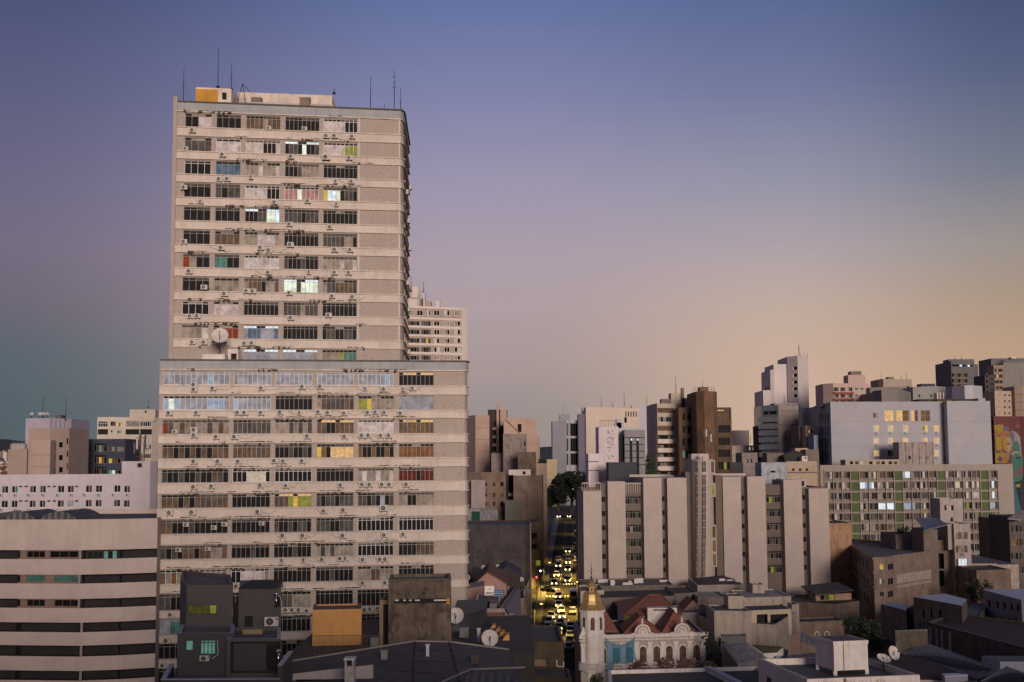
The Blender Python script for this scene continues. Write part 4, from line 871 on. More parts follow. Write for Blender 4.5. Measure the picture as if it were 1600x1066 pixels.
# ------------------------------------------------------------------ peach towers right of office block
tx = lambda v: 720+v*.2064; ty = lambda v: 600+v*.2064
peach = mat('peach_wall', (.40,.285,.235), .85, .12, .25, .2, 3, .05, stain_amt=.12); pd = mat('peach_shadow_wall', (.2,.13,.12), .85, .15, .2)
A1 = Bld('peach_slab', 'plain peach concrete slab tower immediately right of the office block', 'tower', [(tx(20),455),(tx(110),444),(tx(215),447)], ty(245), 14, peach, par=.3)
mb = MB()
for y in (330, 420, 510, 600): s_, zz = A1.pix(1, 745, ty(y)); A1.fbox(mb, 1, 0, A1.fr(1)[3], zz-.05, zz+.05, 0, .03, mat('joint_dark'))
mb.build('joint', A1.root); A1.finish()
dkr = mat('dark_brown_wall', (.045,.032,.028), .9, .3, .2)
A2 = Bld('narrow_dark_tower', 'narrow tower with dark recessed bays and a peach shaft between two peach blocks', 'tower', [(tx(205),466),(tx(352),466)], ty(195), 12, dkr, par=.3, coping=peach)
for k in range(8):
    for x0, x1 in ((245,268),(292,318)): A2.win(0, (tx(x0), ty(285+k*62), tx(x1), ty(322+k*62)), 'd', 1, 'k', rev=.3)
mb = MB(); s0 = A2.pix(0, tx(272), 700)[0]; s1 = A2.pix(0, tx(290), 700)[0]; A2.fbox(mb, 0, s0, s1, 0, A2.ztop+2.5, 0, 1.2, peach); s0 = A2.pix(0, tx(300), 700)[0]; s1 = A2.pix(0, tx(348), 700)[0]; A2.fbox(mb, 0, s0, s1, A2.ztop-6, A2.ztop+.2, 0, .8, peach); mb.build('shaft', A2.root)
mb = MB()
for k in range(8): s0 = A2.pix(0, tx(240), 700)[0]; s1 = A2.pix(0, tx(270), 700)[0]; zz = A2.pix(0, tx(250), ty(330+k*62))[1]; A2.fbox(mb, 0, s0, s1, zz-.9, zz, 0, .7, peach)
mb.build('balcony', A2.root); A2.finish()
A3 = Bld('peach_block', 'peach building with a sloping stair parapet and a lower step on its right', 'building', [(tx(325),444),(tx(575),447)], ty(258), 12, peach, par=.3)
A3.win(0, (tx(430), ty(303), tx(460), ty(365)), 'd', 1, 'k', rev=.4)
mb = MB(); q0, zq0 = A3.pix(0, tx(335), ty(262)); q1, zq1 = A3.pix(0, tx(445), ty(365)); a = A3.pt(0, q0, zq0, .1); b = A3.pt(0, q1, zq1, .1); mb.hexa([a-Vector((0,0,.5)), b-Vector((0,0,.5)), b+Vector((0,-.3,-.5)), a+Vector((0,-.3,-.5))][::-1], [a, b, b+Vector((0,-.3,0)), a+Vector((0,-.3,0))][::-1], pd); mb.build('sloping_parapet', A3.root)
A3.finish(); v = wing(A3, [(tx(575),447),(tx(598),448)], ty(400), 10, par=.3, part='side_wing'); v.finish()
stc = mat('stained_concrete', (.24,.2,.18), .9, .22, .9, .4, 4, .15, stain=(.04,.035,.03), stain_amt=.7)
A4 = Bld('stained_block', 'stained grey concrete lift tower in front of the peach building', 'building', [(tx(320),414),(tx(500),417)], ty(378), 8, stc, par=.3); A4.win(0, (tx(500-2), 1, 1, 1) if False else (tx(478), ty(435), tx(492), ty(470)), 'd', 1, 'k'); A4.finish()
A5 = Bld('stained_block', 'lower stained brown concrete block with a pale base, right of the lift tower', 'building', [(tx(432),400),(tx(570),402)], ty(515), 8, mat('brown_concrete'), par=.3); A5.finish()
A6 = Bld('grey_annex', 'small grey annex below the dark bays of the narrow tower', 'building', [(tx(230),421),(tx(322),421)], ty(525), 8, mat('old_grey_render', (.24,.2,.19), .9, .2, .4, .4, 3, stain_amt=.4), par=.3); A6.finish()
A7 = Bld('white_rooftop_hut', 'long low white hut with one dark window on the roof below the stained blocks', 'hut', [(tx(362),392),(tx(528),392)], ty(650), 4, wht, base=18, par=.1); A7.win(0, (tx(468), ty(662), tx(490), ty(686)), 'd', 1, 'k'); A7.finish()
A8 = Bld('peach_annex', 'peach annex wall with plants on its roof beside the street', 'building', [(tx(568),403),(tx(652),406)], ty(602), 12, peach, par=.3); A8.finish()
for k in range(2): tree('shrub', ('left' if k == 0 else 'right')+' dark shrub growing on the peach annex roof by the street', tx(600+k*35), ty(566+k*6), 408, 2.6, 2.2, n=260, cat='shrub', leaf=.22)
A9 = Bld('yellow_wall_house', 'low pale yellow wall block at the end of the street', 'building', [(tx(650),690),(tx(728),690)], ty(572), 10, mat('pale_yellow', (.42,.35,.22), .85, .15, .2), par=.2); A9.finish()
A10 = Bld('long_low_house', 'low pale house with a long flat roof behind the dark street tree', 'house', [(tx(655),715),(tx(860),718)], ty(668), 12, mat('old_grey_render'), par=.2, coping=peach); A10.grid(0, [(tx(a), tx(a+18)) for a in (668, 700)], [(ty(700), ty(740))], pat='d', n=1); A10.finish()
# brown apartment block
brw = mat('brown_apartment', (.2,.14,.105), .9, .2, .5, .3, 4, .12, stain_amt=.5)
B1 = Bld('brown_flats', 'brown apartment block with small square windows and a bricked-up side wall', 'apartment building', [(tx(50),389),(tx(160),386),(tx(340),388)], ty(672), 14, brw, par=.3)
for y in (742, 822, 890, 968):
    B1.win(1, (tx(298), ty(y), tx(325), ty(y+34)), random.choice(('d','n','d')), 1, 'k', rev=.15); B1.win(1, (tx(243), ty(y), tx(272), ty(y+38)), 'dn', 2, 'g', rev=.15)
    B1.win(1, (tx(182), ty(y+8), tx(200), ty(y+30)), 'd', 1, 'k', rev=.15)
B1.finish()
v = wing(B1, [(tx(78),385),(tx(185),385)], ty(728), 3, mat('old_mauve', (.3,.25,.25), .9, .15, .4), par=.2, part='pale_wing'); v.finish()
v = wing(B1, [(tx(338),392),(tx(398),392)], ty(690), 8, dkr, par=.2, part='light_well'); v.win(0, (tx(362), ty(825), tx(382), ty(850)), 'g', 1, 'W', fw=.1); v.win(0, (tx(384), ty(822), tx(398), ty(852)), 'l', 1, 'W', fw=.1); v.finish()
B2 = Bld('windowless_gable', 'big windowless brown brick gable wall beside the street', 'building', [(tx(398),384),(tx(615),385),(tx(628),414),(tx(642),497)], ty(694), 20, mat('brick_brown', (.19,.135,.105), .95, .22, .6, .25, 4, .25, stain=(.32,.25,.2), stain_amt=.55), par=.3, coping=mat('coping_dark'), ddir=(.05,1))
B2.grid(2, [], []); 
for k in range(6):
    for s0 in (6, 14, 24, 34, 46): B2.win(2, (s0, s0+2.4, 2+k*3.2, 4+k*3.2), random.choice(('d','n','d','g')), 2, 'g', px=False)
B2.finish()
mb = MB(); B3 = Bld('grey_panel_wall', 'plain olive-grey rendered box against the brown gable wall', 'building', [(tx(335),378),(tx(466),378)], ty(883), 5, mat('olive_grey_render', (.13,.125,.1), .9, .15, .25, .3, 3), par=.15, coping=mat('old_mauve')); B3.finish()
B4 = Bld('white_stucco_house', 'low blotchy white stucco block with green netting, right of the office block', 'house', [(tx(40),370),(tx(278),362)], ty(945), 8, mat('blotchy_white', (.4,.36,.38), .9, .2, .8, .8, 4, .1, stain=(.05,.045,.045), stain_amt=.7), par=.2)
mb = MB(); s0, s1, z0_, z1_ = B4.rect(0, (tx(82), ty(965), tx(145), ty(1040))); B4.fbox(mb, 0, s0, s1, z0_, z1_, 0, .08, mat('green_netting', (.02,.09,.055), .8)); mb.build('net', B4.root); B4.finish()
bd = mat('black_stained_concrete', (.075,.062,.068), .95, .3, .5, .2, 4, .15, stain=(.02,.018,.02), stain_amt=.7)
C1 = Bld('stained_warehouse', 'large blackened windowless concrete wall block beside the street', 'building', [(722,318),(820.5,314),(829,318)], 820, 22, bd, par=.3, coping=mat('old_mauve')); 
mb = MB(); C1.fbox(mb, 1, C1.fr(1)[3]-.45, C1.fr(1)[3]+.1, 0, C1.ztop+.25, 0, .15, mat('mauve_pier', (.3,.26,.28), .85, .15, .3)); a_, zq = C1.pix(0, 760, 872); 
mb.build('corner_pier', C1.root); mb = MB(); C1.fbox(mb, 0, 0, C1.fr(0)[3]-.1, zq-.1, zq+.1, 0, .05, dkr); mb.build('joint', C1.root); C1.finish()
C2 = Bld('balcony_block', 'dark stepped block with long black openings between the warehouse and street', 'building', [(826,352),(843,360)], 817, 18, brw, par=.3)
for a, b in ((834,841),(851,857)): s0, s1, z0_, z1_ = C2.rect(0, (829,a,843,b)); C2.hole(0, s0, s1, z0_, z1_, .8, darkm)
C2.finish()
# street left side, low buildings nearer
C3 = Bld('street_house', 'dark narrow house fronting the left side of the street', 'house', [(808,288),(819,288),(828,314)], 935, 6, mat('old_grey_render'), par=.3, ddir=(-.1,1)); C3.grid(1, [], []); 
for k in range(3):
    for s0 in (3, 10, 17, 24): C3.win(1, (s0, s0+1.5, 2+3.4*k, 4.4+3.4*k), 'd', 1, 'b', px=False)
C3.finish()
# gable houses around the white sign
sx_ = lambda v: 730+v*.12195; sy_ = lambda v: 880+v*.12195
pink = mat('pink_stucco', (.34,.2,.18), .9, .15, .2, .5, 3); trf = mat('terracotta_dark', (.16,.07,.05), .9, .3, 0, .5, 3, .3, stain_amt=.5)
def gable_house(name, label, cat, pl, pr, apex, eave_y, D, depth, wm, rm, base=0, windows=()):
    """gable end facing the camera; px coordinates"""
    a = P(pl, eave_y, D); b = P(pr, eave_y, D); t = P(apex[0], apex[1], D); r = empty(name, ((a.x+b.x)/2, D, base), label, cat); mb = MB()
    mb.face([(a.x,D,base),(b.x,D,base),(b.x,D,b.z),(t.x,D,t.z),(a.x,D,a.z)], wm)
    mb.face([(a.x,D+depth,base),(a.x,D,base),(a.x,D,a.z),(a.x,D+depth,a.z)], wm); mb.face([(b.x,D,base),(b.x,D+depth,base),(b.x,D+depth,b.z),(b.x,D,b.z)], wm)
    mb.build('wall', r); mb = MB(); o = .35
    for q in (a, b):
        sg = -1 if q is a else 1; d = Vector((q.x-t.x, 0, q.z-t.z)).normalized()*o
        Q = q+d
        bot = [(t.x,D-o,t.z),(Q.x,D-o,Q.z),(Q.x,D+depth,Q.z),(t.x,D+depth,t.z)]
        if sg > 0: bot = bot[::-1] if False else bot
        mb.hexa(bot if sg < 0 else bot, [(x, y, z_+.18) for x, y, z_ in bot], rm)
    mb.build('roof', r)
    return r
gable_house('gabled_house', 'pink gabled house behind the small white sign', 'house', sx_(100), sx_(500), (sx_(258), sy_(120)), sy_(262), 250, 22, pink, trf)
gable_house('gabled_house', 'dark roofed house just behind and right of the pink gable', 'house', sx_(330), sx_(680), (sx_(490), sy_(62)), sy_(170), 274, 20, dkr, mat('dark_slate', (.05,.045,.055), .8, .3))
H1 = Bld('low_shed', 'low mauve-roofed house left of the white sign', 'house', [(sx_(-40),228),(sx_(205),233)], sy_(330), 10, pink, par=0, roof=mat('mauve_roof', (.15,.125,.135), .8, .2, 0, .5, 2)); H1.finish()
H2 = Bld('peeling_house', 'flat-roofed brown house with peeling pale edge under the white sign', 'house', [(sx_(110),216),(sx_(420),213)], sy_(470), 8, mat('brown_concrete'), par=.2, coping=mat('white_paint_worn')); H2.finish()
SG = empty('shop_sign', P(sx_(282), sy_(410), 222), 'small white square sign with black lettering on a roof right of the office block', 'sign')
a = P(sx_(222), sy_(293), 222); b = P(sx_(345), sy_(412), 222); mb = MB(); mb.box(a.x, b.x, 222, 222.15, b.z, a.z, mat('sign_white', (.72,.66,.62), .6, .05, 0, 1, 0, 0)); mb.build('panel', SG)
mb = MB(); mb.box(a.x+.1, a.x+.2, 222.16, 222.3, b.z-2, a.z, mat('antenna_steel')); mb.box(b.x-.2, b.x-.1, 222.16, 222.3, b.z-2, a.z, mat('antenna_steel')); mb.build('post', SG)
tcv = bpy.data.curves.new('lettering', 'FONT'); tcv.body = 'smuc'; tcv.size = .7; tcv.extrude = .01; tcv.shear = .15; tcv.offset = .012; to = bpy.data.objects.new('lettering', tcv); COL.objects.link(to); tcv.materials.append(mat('sign_black', (.01,.01,.015), .6, 0, 0, 1, 0, 0))
to.parent = SG; w_ = b.x-a.x; to.location = (a.x+w_*.1-SG.location.x, 221.97-SG.location.y, b.z+.2-SG.location.z); to.rotation_euler = (math.pi/2, 0, 0); tcv.align_x = 'LEFT'
bpy.context.view_layer.update(); lm_ = bpy.data.meshes.new_from_object(to.evaluated_get(bpy.context.evaluated_depsgraph_get())); lo = bpy.data.objects.new('letters', lm_); COL.objects.link(lo); lo.parent = SG; lo.location = to.location; lo.rotation_euler = to.rotation_euler; bpy.data.objects.remove(to)
mb = MB(); c_ = P(sx_(290), sy_(330), 221.95); mb.face([(c_.x-.3,221.96,c_.z-.12),(c_.x-.12,221.96,c_.z-.16),(c_.x+.32,221.96,c_.z+.1),(c_.x+.12,221.96,c_.z+.14)], mat('sign_ochre', (.45,.22,.04), .6, 0, 0, 1, 0, 0)); mb.build('emblem', SG)
mb = MB(); blu = mat('blue_awning_stripe', (.1,.2,.45), .6, .1, 0, 1, 0, 0)
for k, y in enumerate((352, 378, 405)): a = P(sx_(346), sy_(y), 223); b = P(sx_(460), sy_(y+14), 223); mb.box(a.x, b.x, 222.6, 224, b.z, a.z, blu if k != 1 else mat('blue_awning_pale', (.25,.35,.55), .6, .1, 0, 1, 0, 0))
tag(mb.build('awning', loc=P(sx_(400), sy_(380), 223)), 'blue striped awning right beside the small white sign', 'awning')
# long brick building with a slanted roof edge running up the street
brk = mat('rust_brick', (.2,.085,.05), .9, .2, .2, .5, 0, .2, brick=2.2)
LBk = empty('brick_row_house', (P(sx_(560), sy_(800), 240).x, 240, 0), 'rust brick building with a grey tiled parapet slanting along the street', 'building')
n0 = P(sx_(440), sy_(600), 200); n1 = P(sx_(480), sy_(600), 200); f0 = P(sx_(622), sy_(300), 280); f1 = P(sx_(672), sy_(310), 280); f1.z = f0.z; zt_ = n0.z; n1.z = zt_
mb = MB(); lz = mat('left_roof_dark', (.06,.045,.045), .9, .3)
mb.face([(n1.x,200,0),(f1.x,280,0),(f1.x,280,f0.z),(n1.x,200,zt_)], brk); w0 = P(sx_(228), sy_(612), 200); mb.face([(w0.x,200,0),(n1.x,200,0),(n1.x,200,zt_),(w0.x,200,zt_)], brk); mb.build('wall', LBk)
mb = MB(); g_ = mat('grey_tiles', (.17,.15,.17), .8, .25, 0, .8, 4); mb.hexa([(n0.x-.4,200,zt_),(n1.x,200,zt_),(f1.x,280,f0.z),(f0.x,280,f0.z)], [(n0.x-.4,200,zt_+.2),(n1.x+.1,200,zt_+.2),(f1.x+.1,200,f0.z+.2),(f0.x,280,f0.z+.2)], g_)
mb.face([(w0.x,200.2,zt_-.4),(n0.x,200.2,zt_-.4),(f0.x,280,f0.z-.6),(w0.x+2,280,f0.z-.6)], lz)
for k in range(5):
    t = .1+.2*k; X = n0.x+(f0.x-n0.x)*t; Y = 200+80*t; Z = zt_+(f0.z-zt_)*t; mb.box(X-2.2, X-1.1, Y, Y+6, Z-.5, Z+.5, g_)
mb.build('roof', LBk)
mb = MB(); mb.box(w0.x, n1.x, 199.8, 200.02, zt_-.35, zt_+.25, wr); mb.build('parapet', LBk)
mb = MB(); p0 = P(sx_(235), sy_(780), 199.9); p1 = P(sx_(380), sy_(860), 199.9); mb.box(p0.x, p1.x, 199.88, 200.0, p1.z, p0.z, G('d'));  mb.build('window', LBk)
mb = MB(); ww = mat('white_pipe', (.5,.46,.44), .7)
for a_, b_ in (((400,695),(590,650)),((440,742),(622,705)),((400,665),(410,730))): mb.tube(P(sx_(a_[0]), sy_(a_[1]), 199), P(sx_(b_[0]), sy_(b_[1]), 202), .06, ww)
mb.build('bracket_rail', LBk)
# filler row on the left side of the street, nearest and far
for k, (pa, pb, D, top, dp, lb) in enumerate(((736,775,290,896,16,'low dark flat-roofed house below the blackened warehouse wall'),(790,812,286,903,12,'narrow dark flat-roofed house beside the left pavement'))):
    v = Bld('low_house', lb, 'house', [(pa,D),(pb,D)], top, dp, mat('old_grey_render') if k else dkr, par=.3); v.finish()
for k, (x, y, D) in enumerate(((755,887,289),(797.5,899,284),(815,906,282),(778,886,289),(731,903,230))): dish(P(x, y, D)-Vector((0,0,.5)), .5, .3*k-.5, .4, 'small dish %s, on roofs by the white sign' % ('first in the upper row','nearest the street','lowest, at the corner','second in the upper row','leftmost')[k] , group='small dishes near the white sign', stand=.6)
# ------------------------------------------------------------------ far row, centre
ax = lambda v: 850+v*.28125; ay = lambda v: 520+v*.28125
blw = mat('bluish_white', (.4,.395,.45), .85, .07, .08, .15, 2, .03); warmw = mat('warm_white', (.56,.47,.4), .85, .07, .1, .15, 2, .03)
D1 = Bld('blue_white_block', 'bluish-white stepped block with tall dark window bays, beyond the street', 'building', [(ax(46),714),(ax(125),706)], ay(492), 20, blw, par=.3); D1.finish()
v = wing(D1, [(ax(87),712),(ax(145),707)], ay(456), 8, par=.2, part='upper_step'); v.finish(); v = wing(D1, [(ax(107),714),(ax(130),713)], ay(402), 3, par=.1, part='chimney'); v.finish()
v = wing(D1, [(ax(124),707),(ax(200),712)], ay(486), 12, par=.2, part='bay_wall')
for a, b in ((503,575),(586,660),(670,735)): v.win(0, (ax(126), ay(a), ax(190), ay(b)), 'dddd', 5, 'g', rev=.6, fw=.08)
v.finish(); v = wing(D1, [(ax(190),704),(ax(234),697)], ay(452), 12, par=.2, part='front_wall'); v.finish()
D2 = Bld('warm_white_block', 'long warm-white block with a row of slit windows near its top', 'building', [(ax(212),719),(ax(267),712),(ax(235),697)] if False else [(ax(232),696),(ax(592),722)], ay(412), 22, warmw, par=.3, ddir=(0,1))
for k in range(7): D2.win(0, (ax(452+k*14.2), ay(438), ax(459+k*14.2), ay(467)), 'd', 1, 'k', rev=.3)
D2.win(0, (ax(446), ay(470), ax(461), ay(500)), 'd', 1, 'k', rev=.3); D2.finish()
v = wing(D2, [(ax(212),726),(ax(268),724)], ay(412), 8, blw, par=.2, part='rear_wall'); v.finish(); v = wing(D2, [(ax(384),729),(ax(410),729)], ay(388), 4, blw, base=20, par=.1, part='vent_box'); v.finish(); v = wing(D2, [(ax(487),716),(ax(590),719)], ay(404), 6, blw, base=20, par=.1, part='roof_terrace'); v.finish()
for x, a, b in ((318,355,412),(446,320,412),(571,345,405)): antenna(ax(x), ay(a), ay(b), 729, 'antenna on the warm-white block, %s of three' % {318:'left',446:'tallest, middle',571:'right'}[x], 0, .12)
pkw = mat('pinkish_white', (.64,.57,.6), .85, .05, .1, .3, 3, .04, stain=(.4,.36,.38), stain_amt=.3)
D3 = Bld('white_tower', 'narrow plain pinkish-white tower with faint relief marks beyond the ribbed building', 'tower', [(ax(303),322),(ax(412),320)], ay(522), 12, pkw, par=.2)
mb = MB(); rk = random.Random(4); mm = mat('relief_grey', (.36,.33,.33), .9)
for y in (560, 590, 615, 650, 690):
    for k in range(7):
        s0, zz = D3.pix(0, ax(365+rk.uniform(-16,16)), ay(y+rk.uniform(-12,12))); D3.fbox(mb, 0, s0, s0+rk.uniform(.15,.5), zz, zz+rk.uniform(.15,.5), 0, .04, mm)
mb.build('relief_mark', D3.root); D3.finish()
mb = MB(); st_ = mat('antenna_steel')
for x in range(312, 412, 16): p = P(ax(x), ay(522), 321); mb.tube(p, p+Vector((0,0,1.5)), .04, st_)
a = P(ax(312), ay(522), 321); b = P(ax(405), ay(522), 321); mb.tube(a+Vector((0,0,1.5)), b+Vector((0,0,1.5)), .04, st_); mb.build('roof_railing', D3.root)
D4 = Bld('white_annex', 'low white annex of three plain panels left of the narrow white tower', 'building', [(ax(246),318),(ax(304),318)], ay(672), 10, pkw, par=.2)
mb = MB()
for y in (716, 765): s_, zz = D4.pix(0, 925, ay(y)); D4.fbox(mb, 0, 0, D4.fr(0)[3], zz-.12, zz+.12, 0, .05, mat('joint_dark'))
mb.build('joint', D4.root); D4.finish()
D5 = Bld('navy_box', 'dark slate windowless box in front of the grey panel building', 'building', [(ax(358),306),(ax(515),306)], ay(720), 8, mat('slate_navy', (.045,.05,.062), .85, .15), par=.2, coping=mat('mauve_roof')); D5.finish()
gp = mat('grey_panel', (.2,.195,.215), .7, .1, .1, .3, 2)
D6 = Bld('panelled_block', 'grey panelled block with two black vertical joints and small lamps', 'building', [(ax(447),345),(ax(560),345)], ay(540), 12, gp, par=.2)
mb = MB()
for x in (483, 520): s_ = D6.pix(0, ax(x), 700)[0]; D6.fbox(mb, 0, s_-.35, s_+.35, 0, D6.pix(0, ax(x), ay(585))[1], 0, .08, mat('black_wall'))
for y in (583, 621, 658, 695, 733): s_, zz = D6.pix(0, ax(500), ay(y)); D6.fbox(mb, 0, 0, D6.fr(0)[3], zz-.1, zz+.1, 0, .05, mat('black_wall'))
mb.build('joint', D6.root); mb = MB()
for x in (485, 521): s_, zz = D6.pix(0, ax(x), ay(594)); D6.fbox(mb, 0, s_-.22, s_+.22, zz-.25, zz+.25, .08, .2, G('L'))
mb.build('lamp', D6.root); D6.finish()
v = wing(D6, [(ax(412),348),(ax(448),347)], ay(570), 8, mat('dark_olive_wall', (.03,.032,.026), .9), par=.2, part='dark_wall'); v.finish()
v = wing(D6, [(ax(388),352),(ax(560),352)], ay(530), 6, blw, par=.2, part='rear_wall'); v.finish()
for x0, x1, y in ((395,445,500),(402,430,478)): v = wing(D6, [(ax(x0),354),(ax(x1),354)], ay(y), 3, blw, base=18, par=.1, part='roof_room'); v.finish()
tree('tree', 'dark green tree squeezed between the grey panels and the balcony tower', ax(583), ay(668), 352, 20, 6.5, n=900, leaf=.5, col=(.03,.045,.015))
# balcony tower
btw = mat('beige_balcony_tower', (.43,.36,.3), .85, .1, .2, .3, 3, .05)
D7 = Bld('balcony_tower', 'beige tower with a central stack of balconies', 'apartment building', [(ax(597),372),(ax(628),366),(ax(728),368),(ax(747),372)], ay(398), 14, btw, par=.3)
for k, y in enumerate((418, 466, 517, 568, 618, 668, 718, 768)):
    s0, s1, z0_, z1_ = D7.rect(1, (ax(630), ay(y), ax(723), ay(y+30)))
    if k in (0, 2): D7.win(1, (ax(630), ay(y), ax(723), ay(y+28)), 'nnnnn', 5, 'n', rev=.2)
    elif k == 1: D7.win(1, (ax(634), ay(y), ax(723), ay(y+30)), 'vdvddv', 6, 'W', rev=.2, fw=.08)
    else:
        D7.hole(1, s0, s1, z0_, z1_, 1.3, None); D7.win(1, (s0+.2, s1-.2, z0_, z1_-.2), random.choice(('nvdn','dvvn','nddv')), 4, 'n', rev=1.25, px=False, hole=False)
        mb = MB(); D7.fbox(mb, 1, s0-.3, s1+.3, z0_-.9, z0_+.35, 0, .9, wht if k > 2 else btw); mb.build('balcony', D7.root)
for k in range(3, 8): D7.fr(1)
D7.finish()
v = wing(D7, [(ax(745),373),(ax(830),376)], ay(395), 8, btw, par=.2, part='side_wing'); v.finish()
v = wing(D7, [(ax(705),373),(ax(768),373)], ay(335), 6, btw, base=D7.ztop-1, par=.2, part='penthouse'); v.finish(); v = wing(D7, [(ax(652),372),(ax(706),372)], ay(368), 4, mat('brown_shade', (.18,.14,.12), .9), base=D7.ztop-1, par=.1, part='roof_terrace'); v.finish()
for x0, x1, y in ((764,778,306),(768,800,362)): v = wing(D7, [(ax(x0),372),(ax(x1),372)], ay(y), 2, mat('brown_shade'), base=D7.ztop-1, par=.1, part='roof_stack'); v.finish()
antenna(ax(733), ay(240), ay(335), 374, 'tall antenna on the beige balcony tower', 0, .08)
# brown tower
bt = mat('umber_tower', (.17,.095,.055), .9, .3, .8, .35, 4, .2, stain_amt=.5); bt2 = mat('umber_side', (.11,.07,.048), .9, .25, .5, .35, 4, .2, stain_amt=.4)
D8 = Bld('umber_tower', 'weathered brown concrete tower with a curved front shaft', 'tower', [(ax(826),356),(ax(845),351),(ax(890),348.5),(ax(940),350),(ax(960),353)], ay(332), 12, bt, par=.3); D8.finish()
v = wing(D8, [(ax(865),354),(ax(912),354)], ay(303), 4, bt, base=D8.ztop-1, par=.2, part='lift_room'); v.finish()
mb = MB()
for x in range(828, 950, 17): p = P(ax(x), ay(332), 355); mb.tube(p, p+Vector((0,0,1.5)), .035, st_)
for h in (.8, 1.5): a = P(ax(828), ay(332), 355); b = P(ax(946), ay(332), 355); mb.tube(a+Vector((0,0,h)), b+Vector((0,0,h)), .035, st_)
mb.build('roof_railing', D8.root); antenna(ax(881), ay(265), ay(303), 355, 'thin antenna on top of the brown concrete tower', 0, .06)
v = wing(D8, [(ax(747),360),(ax(830),360)], ay(415), 10, bt2, par=.3, part='left_wing')
for y in (450, 520, 588, 655): v.win(0, (ax(770), ay(y), ax(828), ay(y+38)), 'dndd' if y != 655 else 'Tdd', 4, 'k', rev=.5)
v.finish(); v = wing(D8, [(ax(960),359),(ax(1040),359)], ay(415), 10, bt2, par=.3, part='right_wing')
for y in (440, 514, 583, 650, 718): v.win(0, (ax(968), ay(y), ax(1034), ay(y+42)), {718:'ddkd',440:'nnnn'}.get(y, 'dddd'), 4, 'k', rev=.5)
v.win(0, (ax(963), ay(428), ax(1000), ay(436)), 'YY', 2, 'k', rev=.1); v.finish()
phone_mast(ax(912), ay(520), ay(672), 340, 'phone mast with white panels in front of the brown concrete tower', 5, 2)
D9 = Bld('far_white_box', 'distant pale windowless box right of the brown tower', 'building', [(ax(1050),700),(ax(1139),700)], ay(543), 20, mat('far_pale', (.5,.43,.4), .9, .08, 0, .1, 0), base=18, par=.2); D9.finish()
antenna(ax(1148), ay(568), ay(610), 640, 'small mast between the distant white box and the dark glass tower', 2, .12, base=None)
# low roofs in the gap
og = mat('old_grey_render'); 
gp_ = lambda v: 1080+v*.1375; gq = lambda v: 640+v*.1375
E1 = Bld('low_terrace_house', 'pale low house with a white upper terrace in the gap right of the brown tower', 'house', [(gp_(455),470),(gp_(750),470)], gq(410), 12, mat('far_beige', (.4,.34,.3), .9, .15, .2), par=.2); E1.win(0, (gp_(655), gq(425), gp_(740), gq(462)), 'WvWv', 4, 'W'); E1.finish()
E2 = Bld('grey_gap_house', 'low grey house with two tall windows in the gap right of the brown tower', 'house', [(gp_(575),420),(gp_(752),420)], gq(492), 12, og, par=.2); E2.win(0, (gp_(635), gq(560), gp_(655), gq(612)), 'd', 1, 'W'); E2.win(0, (gp_(675), gq(560), gp_(697), gq(612)), 'd', 1, 'W'); E2.finish()
E3 = Bld('dark_gap_house', 'dark low roof with blue wall directly right of the brown tower', 'house', [(gp_(458),400),(gp_(590),400)], gq(600), 10, mat('slate_navy'), par=.2, coping=og); E3.finish()
# dark glass tower + concrete neighbour
gl = mat('glass_band_blue', (.09,.12,.15), .35, .3, 0, .4, 0, 0, coat=.5)
F1 = Bld('dark_glass_tower', 'grey-blue tower with glazed balcony bands and a concrete side slab', 'tower', [(gp_(795),452),(gp_(990),446)], gq(0)-6, 14, gl, par=.3); 
mb = MB()
for y in (95, 172, 248, 325, 408, 492): s_, zz = F1.pix(0, gp_(890), gq(y)); F1.fbox(mb, 0, -.8, F1.fr(0)[3]+.2, zz-1.5, zz+.3, 0, .9, mat('balcony_slate', (.17,.18,.2), .7, .15))
mb.build('balcony', F1.root)
for y in (20, 118, 195, 270, 350, 430, 515): F1.win(0, (gp_(820), gq(y), gp_(970), gq(y+34)), random.choice(('dcdccd','dddcdd','ddgddd')), 6, 'k', rev=.1)
F1.finish(); v = wing(F1, [(gp_(988),445.8),(gp_(1218),449)], gq(0)-6, 12, mat('bare_concrete', (.25,.215,.2), .9, .15, .4, .2, 3, .1, stain_amt=.25), par=.3, part='concrete_slab')
mb = MB()
for y in (15, 175, 335): s_, zz = v.pix(0, gp_(1100), gq(y)); v.fbox(mb, 0, 0, v.fr(0)[3], zz-.12, zz+.12, 0, .06, mat('joint_dark'))
mb.build('joint', v.root); v.finish()
v = wing(F1, [(ax(1280),449),(ax(1408),450)], ay(392), 8, mat('grey_roof_room', (.24,.22,.23), .9, .2), base=F1.ztop-1, par=.2, part='penthouse'); v.grid(0, [(ax(a), ax(a+9)) for a in range(1345, 1405, 15)], [(ay(398), ay(412))], pat='g', n=1, rev=.2); v.finish()
v = wing(F1, [(ax(1183),456),(ax(1213),456)], ay(518), 8, dkr, par=.2, part='brown_side'); v.finish()
antenna(ax(1335), ay(335), ay(392), 452, 'antenna on the dark glass tower', 1, .08)
